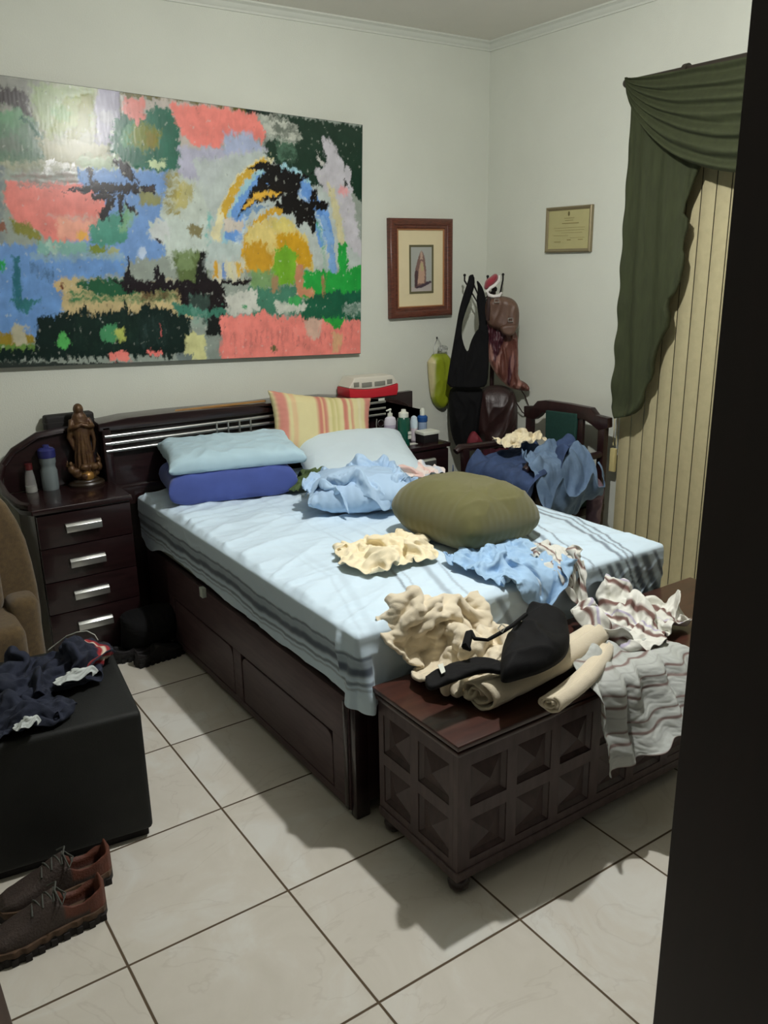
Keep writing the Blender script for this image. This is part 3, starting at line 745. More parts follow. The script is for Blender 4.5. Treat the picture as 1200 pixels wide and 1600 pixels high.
for x in (.74, .80, .86, .92):
    MB().box((x, 1.125, .858), (x+.008, 1.137, .934)).build('rail_clip', m_chrome, hb, bevel=.001)
# right wing: board behind the far night table
rp = tp[-4:]
MB().prism([(1.66, .72), (1.66, rp[0][1]-.004)]+[(a-.004, b-.004) for a, b in rp]+[(rp[-1][0]+.02, .84), (rp[-1][0]+.03, .72)], 'y', YB0+.03, YB0+.06).build('wing_panel', m_dark, hb, bevel=.004)
# left wing: board behind the night table, curving down and forward along its edge
lw = [P(u, v, 'y', 1.20) for u, v in ((158, 664), (120, 668), (83, 674), (57, 680), (20, 704), (3, 727))]
lp = [(p[0], p[2]) for p in lw]
poly = lp+[(lp[-1][0]-.004, .72), (.22, .72), (.22, lp[0][1])]
MB().prism(poly, 'y', 1.20, 1.25).build('wing_panel', m_dark, hb, bevel=.006)
arc = [np.array((p[0], 1.19, p[2])) for p in lw[1:]]+[np.array((-.262, 1.12, .80)), np.array((-.258, 1.0, .765)), np.array((-.235, .90, .742)), np.array((-.20, .868, .735))]
MB().tube(arc, .016, 10).build('wing_rim', m_darkh, hb)
# ---- night tables
def night(name, label, x0, x1, y0, y1, ztop, handles, hx0, hx1):
    t = thing(name, label, 'nightstand', ((x0+x1)/2, (y0+y1)/2, 0))
    MB().box((x0+.012, y0+.02, .04), (x1-.006, y1, ztop-.022)).build('carcass', m_dark, t, bevel=.002)
    MB().box((x0+.03, y0+.05, .0), (x1-.03, y1-.03, .04)).build('plinth', m_black, t, bevel=0)
    MB().prism([(x0-.035, y0+.05), (x0-.0, y0-.008), (x1, y0-.008), (x1, y1), (x0-.035, y1)] if name == 'night_table' and x0 < 1 else [(x0, y0-.008), (x1, y0-.008), (x1, y1), (x0, y1)], 'z', ztop-.022, ztop).build('table_top', m_darkh, t, bevel=.004, segs=3)
    nd = len(handles); zs = [ztop-.03]+[(handles[i]+handles[i+1])/2 for i in range(nd-1)]+[.05]
    for i, hz in enumerate(handles):
        d = MB().box((x0+.016, y0, zs[i+1]+.002), (x1-.01, y0+.02, zs[i]-.002)).build('drawer', m_dark, t, bevel=.0025)
        h = MB(); h.prism([(y0-.024, hz-.016), (y0-.018, hz-.019), (y0-.004, hz+.006), (y0, hz+.020), (y0-.012, hz+.020), (y0-.022, hz+.010)], 'x', hx0, hx1)
        h.build('handle', m_chrome, d, bevel=.0015, label='bright metal handle')
    return t
night('night_table', 'dark brown bedside chest of four drawers with bright metal handles beside the brown armchair', -.20, .212, .85, 1.195, .722, [.625, .470, .325, .182], -.078, .070)
night('night_table', 'narrow dark night table on the far side of the bed under the toiletry bottles', 1.71, 1.985, .87, 1.16, .715, [.625, .46, .28], 1.74, 1.875)

# ---- carved blanket chest at the foot of the bed
m_cht = mat('chest_lid_wood', C(74, 42, 33, 1.0), .30, col2=C(52, 29, 24, 1.0), vscale=6, stretch=(1.2, 9, 9), coat=.3)
m_chb = mat('chest_body_wood', C(88, 71, 70, 1.0), .5, col2=C(68, 54, 54, 1.0), vscale=8, stretch=(6, 6, 1.5))
m_chp = mat('chest_panel_wood', C(80, 63, 61, 1.0), .42, col2=C(64, 50, 49, 1.0), vscale=8, stretch=(6, 6, 2))
ch = thing('blanket_chest', 'low carved wooden blanket chest with square raised panels at the foot of the bed', 'chest', (1.08, -1.0, 0))
cx0, cx1, cy0, cy1, cz0, cz1 = .362, 1.80, -1.195, -.825, .065, .448
MB().box((cx0+.018, cy0+.018, cz0), (cx1-.018, cy1, cz1)).build('carcass', m_chb, ch, bevel=0)
# face frames with real openings
rows = [(.108, .235), (.275, .402)]
def face(front=True):
    mb = MB()
    if front:
        cols = [(.405+.1672*k, .405+.1672*k+.130) for k in range(8)]; lo_, hi_ = cx0, cx1
        def bxx(a0, a1, z0, z1): mb.box((a0, cy0, z0), (a1, cy0+.02, z1))
    else:
        cols = [(-1.158, -1.020), (-.982, -.850)]; lo_, hi_ = cy0+.0205, cy1
        def bxx(a0, a1, z0, z1): mb.box((cx0, a0, z0), (cx0+.02, a1, z1))
    zs = [cz0, rows[0][0], rows[0][1], rows[1][0], rows[1][1], cz1]
    bxx(lo_, hi_, zs[0], zs[1]); bxx(lo_, hi_, zs[2], zs[3]); bxx(lo_, hi_, zs[4], zs[5])
    e = [lo_]+[v for c in cols for v in c]+[hi_]
    for r in rows:
        for k in range(0, len(e), 2): bxx(e[k], e[k+1], r[0], r[1])
    mb.build('front_frame' if front else 'end_frame', m_chb, ch, bevel=.0)
    for r in rows:
        for c in cols:
            a0, a1 = c; z0, z1 = r; am, zm = (a0+a1)/2, (z0+z1)/2; g = .012
            p = MB()
            q = [(a0, z0), (a1, z0), (a1, z1), (a0, z1)]; q2 = [(a0+g, z0+g), (a1-g, z0+g), (a1-g, z1-g), (a0+g, z1-g)]
            dep = [(.002, q), (.016, q), (.016, q2), (-.003, None)]
            def w(a, z, d): return (a, cy0+d, z) if front else (cx0+d, a, z)
            vs = [w(a, z, .004) for a, z in q]+[w(a, z, .0135) for a, z in q2]+[w(am, zm, -.004)]
            fs = [(k, (k+1) % 4, 4+(k+1) % 4, 4+k) for k in range(4)]+[(4+k, 4+(k+1) % 4, 8) for k in range(4)]
            vs += [w(a, z, .0185) for a, z in q]; fs += [(9, 10, 11, 12)]+[(k, (k+1) % 4, 9+(k+1) % 4, 9+k) for k in range(4)]
            p.add(vs, fs).build('raised_panel', m_chp, ch, smooth=False)
face(True); face(False)
MB().box((cx0-.006, cy0-.006, cz0-.012), (cx1+.006, cy1, cz0+.018)).build('base_moulding', m_chb, ch, bevel=.006, segs=3)
lid = MB().box((cx0-.012, cy0-.014, .449), (cx1+.014, cy1+.005, .462)).box((cx0-.004, cy0-.006, .462), (cx1+.006, cy1+.005, .470)).box((cx0-.016, cy0-.018, .470), (cx1+.018, cy1+.008, .486))
lid.build('lid', m_cht, ch, bevel=.004, segs=3, label='polished reddish brown lid')
for x in (cx0+.03, cx1-.035):
    for y in (cy0+.03, cy1-.03):
        MB().lathe([(.001, 0), (.016, 0), (.028, .012), (.031, .028), (.026, .042), (.018, .05), (.024, .056), (.001, .056)], (x, y, 0), 16).build('bun_foot', m_dark, ch)

# ---- wardrobe whose side fills the right edge of the view
m_ward = mat('black_brown_wardrobe_wood', C(30, 15, 18, 1.0), .6, col2=C(23, 11, 14, 1.0), vscale=6, stretch=(6, 6, 1))
wr = thing('wardrobe', 'tall black-brown wardrobe side panel at the right edge of the picture', 'wardrobe', (.6, -2.35, 0))
dw = ray(1097, 800)[:2]; e0 = CAM[:2]+dw/np.linalg.norm(dw)*1.13
wx0, wy1 = float(e0[0]), float(e0[1])
MB().box((wx0, wy1-.56, .0), (wx0+.022, wy1, 2.30)).build('side_panel', m_ward, wr, bevel=.002)
MB().box((wx0+.022, wy1-.56, .0), (wx0+1.5, wy1-.022, 2.30)).build('carcass', m_ward, wr, bevel=.002)
for k in range(3):
    d = MB().box((wx0+.026+.49*k, wy1-.02, .08), (wx0+.026+.49*k+.484, wy1-.001, 2.28)).build('door', m_ward, wr, bevel=.002)
    MB().tube([(wx0+.07+.49*k, wy1+.02, 1.0), (wx0+.07+.49*k, wy1+.02, 1.2)], .006).tube([(wx0+.07+.49*k, wy1-.001, 1.0), (wx0+.07+.49*k, wy1+.02, 1.0)], .005).tube([(wx0+.07+.49*k, wy1-.001, 1.2), (wx0+.07+.49*k, wy1+.02, 1.2)], .005).build('handle', m_chrome, d)
# ---- low dark cabinet touching the lower left edge
lc = thing('low_cabinet', 'low dark brown cabinet edge in the bottom left corner below the trainers', 'cabinet', (-1.0, -1.6, 0))
m_lc = mat('low_cabinet_wood', C(74, 58, 48), .5, col2=C(58, 44, 36), vscale=9, stretch=(8, 1, 8))
MB().box((-1.2, -2.1, .03), (-.762, -1.13, .385)).build('body', m_lc, lc, bevel=.003)
MB().box((-1.21, -2.11, .385), (-.753, -1.12, .402)).build('cabinet_top', m_lc, lc, bevel=.004)
MB().box((-1.17, -2.05, 0), (-.79, -1.16, .03)).build('plinth', m_black, lc, bevel=0)

# ---- ottoman
m_ott = mat('black_leatherette', C(30, 32, 31), .65, var=.25, vscale=14, bump=.25, bscale=260, spec=.35)
ot = thing('ottoman', 'big black leatherette cube ottoman heaped with clothes', 'ottoman', (-.50, -.16, 0))
Mo = Matrix.Translation((-.222, -.458, 0)) @ Matrix.Rotation(math.radians(-7), 4, 'Z')
def rbox(mb, a, b): return mb.box(a, b)
o1 = MB().box((-.62, 0, .028), (0, .56, .428), Mo); o1.build('body', m_ott, ot, bevel=.020, segs=4)
o3 = MB().box((-.60, .02, .0), (-.012, .545, .028), Mo); o3.build('base', m_black, ot, bevel=.004)

# ---- brown armchair at the left edge
m_arm = mat('olive_brown_upholstery', C(104, 84, 50, 1.0), .9, col2=C(84, 66, 38, 1.0), vscale=60, bump=.5, bscale=420, sheen=.2)
ac = thing('armchair', 'rounded olive-brown upholstered armchair at the left edge', 'armchair', (-.70, .48, 0))
def cush(name, a, b, bev, m=m_arm, par=ac, label=None, sub=1):
    o = MB().box(a, b).build(name, m, par, bevel=bev, segs=4, label=label)
    return o
# back: profile curve seen from the front, rounded shoulder
cpx = [(0, 780), (12, 790), (28, 815), (42, 845), (52, 880), (60, 915), (66, 955), (70, 1010)]
cw = [P(u, v, 'y', .56) for u, v in cpx]
poly = [(p[0], p[2]) for p in cw]
poly = [(-1.05, .90), (-.80, .93), (-.62, .925), (-.46, .90)]+poly+[(poly[-1][0]+.002, .04), (-1.05, .04)]
MB().prism(poly, 'y', .56, .80).build('backrest', m_arm, ac, bevel=.035, segs=5)
MB().box((-.395, .46, .06), (-.285, .60, .50)).build('arm', m_arm, ac, bevel=.045, segs=5)
MB().box((-1.05, .30, .10), (-.36, .60, .30)).build('seat_base', m_arm, ac, bevel=.02, segs=3)
MB().box((-1.05, .30, .30), (-.37, .58, .46)).build('seat_cushion', m_arm, ac, bevel=.05, segs=5)
MB().box((-1.05, .46, .46), (-.40, .59, .83)).build('back_cushion', m_arm, ac, bevel=.055, segs=5)
for x in (-1.0, -.32):
    for y in (.24, .74): MB().lathe([(.02, 0), (.026, .06), (.001, .06)], (x, y, 0), 12).build('leg', m_black, ac)

# ---- wooden chair with the green back, facing the bed
m_chair = mat('mahogany_chair_wood', C(46, 24, 24), .35, col2=C(30, 15, 16), vscale=10, stretch=(5, 5, 1), coat=.2)
m_green = mat('bottle_green_upholstery', C(18, 62, 54, 1.0), .75, var=.2, vscale=70, bump=.3, bscale=300)
wc = thing('wooden_armchair', 'dark wooden armchair with a green padded back beside the curtain', 'chair', (2.18, .45, 0))
XB = 2.45
def cy(u, v): p = P(u, v, 'x', XB); return (p[1], p[2])
yl = cy(829, 650)[0]; yr = cy(943, 670)[0]
crest = [cy(*p) for p in ((822, 634), (836, 634), (843, 626), (856, 625), (890, 630), (926, 637), (934, 648), (953, 653), (953, 668), (938, 672), (926, 662), (915, 655), (850, 644), (845, 650), (838, 655), (822, 650))]
MB().prism(crest, 'x', XB-.018, XB+.02).build('crest_rail', m_chair, wc, bevel=.004)
def post(u0, v0, zb, name='back_post', w=.022):
    a = cy(u0, v0)
    MB().prism([(a[0]-w, a[1]), (a[0]+w, a[1]), (a[0]+w*.9, zb), (a[0]-w*.9, zb)], 'x', XB-.016, XB+.018).build(name, m_chair, wc, bevel=.004)
post(829, 648, 0.0); post(943, 664, 0.0)
g0 = [cy(*p) for p in ((857, 640), (906, 646), (900, 715), (850, 712))]
pad = [g0[0], g0[1], (g0[1][0]+.01, .52), (g0[0][0]-.01, .52)]
MB().prism([(pad[0][0]+.012, pad[0][1]+.02), (pad[1][0]-.03, pad[1][1]+.02), (pad[1][0]-.03, .5), (pad[0][0]+.012, .5)], 'x', XB-.006, XB+.014).build('splat_frame', m_chair, wc, bevel=.004)
MB().prism(pad, 'x', XB-.024, XB-.004).build('back_pad', m_green, wc, bevel=.009, segs=4, label='green padded back panel')
MB().box((XB-.014, yr, .50), (XB+.014, yl, .545)).build('lower_back_rail', m_chair, wc, bevel=.004)
MB().box((1.97, yr-.03, .40), (2.46, yl+.03, .44)).build('seat_frame', m_chair, wc, bevel=.006)
MB().box((1.975, yr-.02, .44), (2.43, yl+.02, .485)).build('seat_pad', m_green, wc, bevel=.018, segs=4, label='green seat pad')
for y in (yl, yr):
    MB().tube([(2.45, y, .70), (2.25, y+.01, .695), (2.05, y+.015, .70), (1.95, y+.015, .705), (1.925, y+.015, .69)], [.018, .02, .022, .024, .018], 10).build('armrest', m_chair, wc)
    MB().prism([(1.975, .42), (2.01, .42), (1.995, .70), (1.955, .70)], 'y', y-.018, y+.018).build('arm_post', m_chair, wc, bevel=.005)
    MB().box((1.975, y-.02, 0), (2.012, y+.02, .42)).build('leg', m_chair, wc, bevel=.005)

# ---- curtain rod, swag curtain and vertical blind
m_rod = mat('dark_bronze_rod', C(58, 52, 44), .45, metal=.3)
rd = thing('curtain_rod', 'dark curtain rod with a rounded finial high on the right wall', 'curtain rod', (2.47, -.5, 2.43))
ry0 = P(985, 132, 'x', 2.47)[1]; RZ = 2.43
MB().tube([(2.47, ry0, RZ), (2.47, -1.8, RZ)], .016, 12).build('pole', m_rod, rd)
MB().ball((2.47, ry0+.012, RZ), (.022, .028, .022)).build('finial', m_rod, rd)
MB().tube([(2.47, ry0-.035, RZ), (2.599, ry0-.035, RZ)], .010, 8).lathe([(.001, 0), (.025, 0), (.025, .001)], (2.59, ry0-.035, RZ)).build('bracket', m_rod, rd)
MB().tube([(2.47, -.125-.004, RZ), (2.47, -.125+.018, RZ)], .026, 14).build('ring', m_rod, rd)
m_cur = mat('olive_green_drapery', C(60, 67, 38, .85), .85, var=.25, vscale=50, bump=.2, bscale=500, stretch=(1, 1, .2))
cu = thing('curtain', 'olive green curtain with a side cascade and draped swag over the blind', 'curtain', (2.46, -.2, .9))
# cascade panel: rod down, stepped diagonal leading edge
lead = [(1160, 120, 2.38), (1090, 262, 0), (1062, 330, 0), (1075, 345, 0), (1062, 385, 0), (1068, 405, 0), (1055, 455, 0), (1040, 470, 0), (1046, 505, 0), (1030, 530, 0), (1020, 560, 0), (1018, 590, 0), (1005, 605, 0), (1003, 635, 0), (985, 650, 0), (960, 655, 0)]
XC = 2.44
led = []
for u, v, _ in lead:
    p = P(u, v, 'x', XC); led.append((p[1], p[2]))
led[0] = (-.42, 2.41)
yleft_top = P(988, 145, 'x', XC)[1]; yleft_bot = P(958, 655, 'x', XC)[1]
polyc = [(yleft_top+.01, 2.40)]+[(yleft_top+(yleft_bot-yleft_top)*k/6+.004, 2.40+(led[-1][1]-2.40)*k/6) for k in range(1, 7)]+led[::-1][1:]
def csurf(a, b):
    p = np.stack([XC+.02*np.ones_like(a), a, b], 1); return p, np.tile(np.array([-1., 0, 0]), (len(a), 1))
def chf(a, b, d):
    t = np.clip((2.42-b)/1.5, 0, 1)
    ph = a*(42+6*t)+1.2*np.sin(b*1.7)+1.4*pnoise(a*4, b*1.2, 5)
    return .006+.018*(.35+.65*t)*(.5+.5*np.sin(ph))+.005*(.5+.5*np.sin(ph*2.3+b*2))+.02*sstep(.05, 0, d)*(.5+.5*np.sin(b*34+a*20))*t
relief('side_cascade', polyc, csurf, chf, m_cur, cu, step=.0075, smooth_it=1)
# swag: crescent folds hung from the pole, grid surface
ns, nt_ = 90, 80
sv = []; 
s_, t_ = np.meshgrid(np.linspace(0, 1, ns), np.linspace(0, 1, nt_), indexing='ij')
yA, yBs = ry0-.03, -1.35
# top edge runs from (yA) to ring centre, bottom edge sags
ya_ = yA-.04-.10*t_*0; 
Y = yA+(yBs-yA)*s_
sag = (.03+.43*t_)*np.clip(4*s_*(1-s_), 0, 1)**.62
topdrop = .02+.0*s_
Z = RZ+.012-sag
fold = .5+.5*np.sin(t_*40+1.2*np.sin(s_*5)+1.5*fbm(s_*4, t_*6, 2, 3))
amp = .012+.018*np.clip(4*s_*(1-s_), 0, 1)
X_ = XC-.035-.045*np.sin(np.pi*np.clip(s_, 0, 1))*np.sin(t_*2.2)-amp*fold
Z = Z-.004*fold
V = np.stack([X_, Y, Z], -1).reshape(-1, 3); V2 = V.copy(); V2[:, 0] += .006
ii, jj = np.meshgrid(np.arange(ns-1), np.arange(nt_-1), indexing='ij'); i0 = (ii*nt_+jj).ravel(); K = ns*nt_
q1_ = np.stack([i0, i0+1, i0+nt_+1, i0+nt_], 1)
np_mesh('swag', np.concatenate([V, V2]), np.concatenate([q1_, q1_[:, ::-1]+K]), m_cur, cu)

m_blind = mat('beige_blind_fabric', C(196, 186, 146, .95), .85, var=.10, vscale=30, bump=.25, bscale=350)
bl = thing('vertical_blind', 'cream beige vertical blind of overlapping slats behind the green curtain', 'blind', (2.55, -.75, 0))
MB().box((2.53, -1.72, 2.24), (2.575, .205, 2.28)).build('head_rail', m_white, bl, bevel=.003)
sw = .0695
y = .185
k = 0
while y > -1.70:
    # slightly turned slat with a curved cross-section
    pts = []
    n = 6
    for j in range(n+1):
        f = j/n; yy = y-sw*f; xx = 2.552-.006*math.sin(math.pi*f)
        pts.append((xx, yy))
    poly = pts+[(x+.0016, yy) for x, yy in pts[::-1]]
    MB().prism(poly, 'z', .035, 2.24).build('slat', m_blind, bl, angle=60)
    y -= .0745; k += 1
m_cord = mat('cord_cream', C(214, 200, 140), .7)
cdp = MB()
yt = .218
cdp.tube([(2.55, yt, 2.25), (2.55, yt, .73)], .0022, 6); cdp.tube([(2.556, yt-.014, 2.25), (2.556, yt-.014, .73)], .0022, 6)
cdp.build('pull_cord', m_cord, bl)
MB().box((2.538, yt-.022, .592), (2.56, yt+.010, .715)).build('cord_weight', m_cord, bl, bevel=.004)
# draped cloth shapes: grids of steps in 2 mm units (first column absolute, the rest differences)
SIM = {}
SIM['cream_cloth'] = ((27, 23),
[309,-216,333,-10,-4,7,-5,-6,-3,-4,5,-4,-5,6,2,-4,8,6,-3,9,0,-3,10,1,-2,9,3,1,11,-2,1,8,-8,2,11,-1,5,6,-1,6,2,1,2,5,7,3,6,-6,-3,3,4,-1,8,3,6,5,6,12,1,1,11,4,1,7,5,-6,4,5,-11,
313,-222,343,-5,-1,-4,-2,0,-6,-7,6,-1,-5,6,4,-4,9,1,-2,7,5,-2,8,0,-1,8,-2,0,9,3,3,8,-6,0,9,0,2,7,5,7,4,-5,1,7,2,5,6,0,-1,5,5,-3,5,1,0,6,-5,4,6,4,6,5,3,7,5,-2,8,0,-1,
313,-233,341,3,5,-7,0,9,-1,-6,8,3,-7,3,7,-5,7,1,0,7,-4,-1,7,3,-2,8,-2,0,7,1,2,8,1,1,10,-3,2,6,1,5,6,4,2,7,-1,3,7,2,2,6,0,-3,4,-3,-2,6,-6,-5,8,0,0,8,2,6,5,5,8,4,3,
317,-241,339,3,9,1,1,11,2,-4,9,3,-4,7,3,-6,6,3,0,6,-6,1,6,-4,-2,9,1,-1,8,-2,-1,8,5,1,8,2,5,7,-5,3,7,0,4,5,5,2,8,1,1,6,1,-3,5,-7,-3,4,-5,-5,8,-5,-3,9,0,2,7,5,0,7,6,
326,-238,340,-2,6,7,-1,8,5,-1,9,1,-2,9,3,-4,7,1,1,8,-6,1,6,-8,-2,9,-2,-2,9,1,-1,8,-2,3,5,5,3,7,1,1,7,-6,4,5,3,5,8,3,0,10,2,-5,4,-4,-2,4,-7,-4,7,-4,-3,6,2,-2,9,0,-4,6,-1,
329,-240,348,4,9,2,-2,6,7,0,7,3,-4,8,3,-1,9,-3,-2,9,-3,-4,10,-3,-1,9,-5,3,7,-6,2,7,-6,2,7,1,3,4,5,-1,7,-6,1,6,-3,1,8,3,0,8,2,1,7,-2,-3,4,-4,-4,10,0,-4,7,0,0,8,4,-5,3,-2,
333,-244,354,6,8,4,3,9,2,-1,7,6,-3,9,2,-4,11,-2,-4,11,-2,-3,10,-4,-1,4,-8,4,6,-7,3,8,-6,3,10,-3,2,7,4,-1,5,1,1,5,-8,-1,6,1,-2,8,-1,2,7,2,-3,7,0,-3,8,-1,-3,7,1,-1,8,-3,-5,4,0,
342,-241,347,4,4,8,5,9,5,-2,8,5,-5,9,0,-4,11,-2,-4,9,-4,-3,8,-3,2,5,-5,1,7,-4,0,11,0,5,9,-1,5,8,-3,-1,6,2,0,6,-7,1,5,-4,-3,7,-2,0,8,0,-2,6,4,-3,6,-1,-2,7,3,-5,7,2,-4,8,-1,
347,-234,344,-1,4,5,2,8,4,1,6,3,-8,4,0,-3,9,0,-2,7,-5,2,8,-1,4,9,5,-1,10,0,-1,8,-4,6,8,-1,6,9,-1,3,9,-2,-1,8,-3,-4,4,-4,-3,7,-3,0,7,1,1,7,-3,-2,6,0,-5,5,3,-5,8,3,-5,9,3,
346,-230,338,0,6,3,0,7,3,3,6,4,-1,5,5,-4,6,-3,1,7,0,1,8,-4,1,9,3,2,9,4,1,7,-5,0,7,-6,4,8,0,6,11,1,1,9,1,-6,5,-3,-4,6,2,0,7,1,2,8,-2,-1,7,-6,-5,6,2,-5,8,-1,0,6,2,
354,-227,338,-4,7,-3,1,7,1,-1,7,4,4,4,8,0,7,1,-1,7,-1,0,7,1,2,7,-4,-1,7,-1,3,9,-2,0,8,-4,0,7,-5,2,10,2,4,9,1,-1,7,-1,-2,6,2,0,5,4,-1,6,-3,-2,7,-2,-3,9,1,-2,7,0,-1,6,-5,
360,-224,335,0,6,1,-2,8,-3,-2,9,1,2,6,6,5,4,8,-3,6,-1,1,7,-2,1,7,2,-1,5,-6,3,5,-6,1,10,0,0,10,0,2,8,-2,1,8,1,1,8,-1,-2,6,1,0,6,2,-1,6,0,-2,5,-3,-2,8,3,-1,8,2,2,6,-7,
369,-222,333,-4,4,1,0,9,1,-1,8,2,1,9,1,2,6,3,1,6,7,2,7,0,2,6,-3,-2,5,2,0,3,-7,1,9,-2,1,9,-4,4,9,-2,0,7,2,2,6,0,-2,7,0,-1,8,-1,0,6,-2,-3,6,0,-3,7,1,-1,5,7,3,6,0,
377,-221,335,-5,5,2,-1,9,-2,0,8,1,1,6,3,3,6,2,2,7,5,3,7,5,1,8,-3,-1,6,0,-2,4,-6,-1,4,-4,0,9,-1,4,11,-2,4,8,-3,3,7,1,-3,7,0,-3,6,1,-1,6,1,-1,7,-2,-3,7,-1,-1,4,3,1,2,3,
384,-223,334,-6,7,3,0,7,-1,-1,9,-1,0,7,-2,3,6,4,3,6,4,5,7,6,2,8,2,-2,4,-6,-1,5,-5,-4,5,-4,0,9,-1,4,8,2,4,8,-2,2,10,4,-3,9,2,-7,7,1,-8,4,1,2,8,-1,6,7,-1,1,8,-2,-5,2,-1,
383,-222,343,1,4,-2,-1,8,0,0,5,-6,2,8,-4,2,9,0,3,6,4,3,6,6,3,7,2,-2,5,-5,-1,5,-5,-1,8,2,-1,7,-1,2,7,2,-1,6,4,-2,8,2,-2,8,2,-9,6,1,-4,8,2,3,10,-1,8,6,-2,4,9,-3,-1,9,1,
389,-218,339,2,2,4,-1,7,0,-2,6,-3,-1,6,-3,6,4,-4,6,6,0,2,5,5,-2,7,-1,1,8,-3,2,7,0,-1,7,-1,-2,7,2,2,8,1,-2,6,7,-2,7,4,-4,5,-1,-7,6,4,0,11,2,3,9,-3,4,6,-8,3,8,-6,1,9,3,
392,-223,333,2,6,2,3,6,5,0,7,-2,-5,7,2,1,4,1,7,1,-1,5,5,0,2,9,-2,2,8,-4,2,8,-1,0,9,-1,-3,7,1,0,4,8,-3,6,7,-1,9,2,-3,8,2,-5,7,0,0,7,-3,2,8,-3,1,7,-6,4,7,-5,0,8,-2,
397,-230,336,3,7,-1,4,8,2,2,8,3,-6,5,5,-7,5,5,3,6,1,5,6,-1,6,8,-4,5,7,-5,3,8,-2,1,8,-4,0,8,-1,0,6,7,-2,6,3,-3,9,1,-2,9,6,-2,6,-1,-3,2,-9,1,9,-1,3,7,-1,1,9,0,3,7,-4,
407,-232,340,2,7,-4,0,7,2,0,5,8,-4,6,8,-7,7,5,-5,8,-1,3,11,-3,7,8,-4,6,7,-3,3,9,-3,8,5,-3,4,4,-5,-1,8,3,0,8,6,-3,9,1,-2,7,-3,0,7,0,-4,1,-8,0,7,2,1,6,2,0,9,-3,4,9,-3,
417,-232,334,0,8,6,0,9,-1,-2,7,5,-5,6,7,-4,6,4,-3,6,3,0,9,2,3,12,-2,8,6,-3,5,6,-5,4,9,-2,6,5,-5,3,7,-4,1,7,4,-2,8,2,-3,5,-5,0,6,-2,-3,5,-5,-3,5,0,0,6,4,-1,8,3,2,9,-3,
426,-231,333,-1,7,9,-1,8,3,-4,11,3,-4,9,1,-4,7,0,1,4,4,2,4,4,1,10,-2,6,9,3,6,7,-3,4,6,-5,3,8,-4,6,7,-4,0,5,-6,-2,8,1,-1,7,1,-2,5,-4,-1,5,1,-3,6,0,-3,6,2,-2,7,-2,0,7,4,
436,-226,333,-5,3,3,-4,9,4,-4,11,4,0,11,3,-2,9,-2,1,4,3,5,0,6,0,9,-3,5,7,2,6,7,2,4,6,-7,3,5,-5,1,8,3,-2,10,-3,2,7,-6,1,8,-4,-1,5,2,-3,6,2,-4,5,0,-4,6,2,-2,6,0,-2,4,-6,
442,-220,340,-6,3,-8,-7,8,0,-4,10,1,1,9,5,5,7,5,0,7,-1,5,1,6,3,5,5,4,8,-4,5,7,2,3,7,-1,3,6,-8,1,7,-1,-2,9,4,0,6,-3,2,8,-3,-1,5,1,-4,5,3,-5,8,2,-4,6,-3,-2,7,-2,-5,7,-3,
441,-208,343,-4,-4,-4,-2,4,-7,-1,10,0,1,8,5,4,6,3,2,7,0,4,5,0,4,3,6,3,7,1,7,7,-1,3,9,1,2,9,-1,0,5,-6,0,8,0,-2,6,-1,2,8,3,-4,6,0,-3,7,1,-4,5,-2,-4,5,-3,-4,7,-6,-4,10,0,
433,-199,343,-2,-7,-2,5,1,-5,6,6,-1,1,8,-1,3,6,1,5,6,0,3,7,0,5,5,3,1,8,1,7,4,3,5,9,-1,2,9,2,0,9,-1,0,6,-4,-3,8,0,1,7,-2,-4,7,-1,-2,7,4,-4,6,-3,-6,4,1,-3,6,-2,-6,5,-3,
427,-197,334,1,1,6,10,0,1,8,-2,1,1,2,-3,5,4,-4,6,6,0,5,7,1,5,10,-3,2,10,0,1,9,-1,9,4,1,5,9,3,-1,10,4,-1,8,4,-1,7,-3,-2,8,-4,-2,9,-6,-5,8,1,-4,7,7,-7,5,3,-10,0,2,-6,-4,-11])
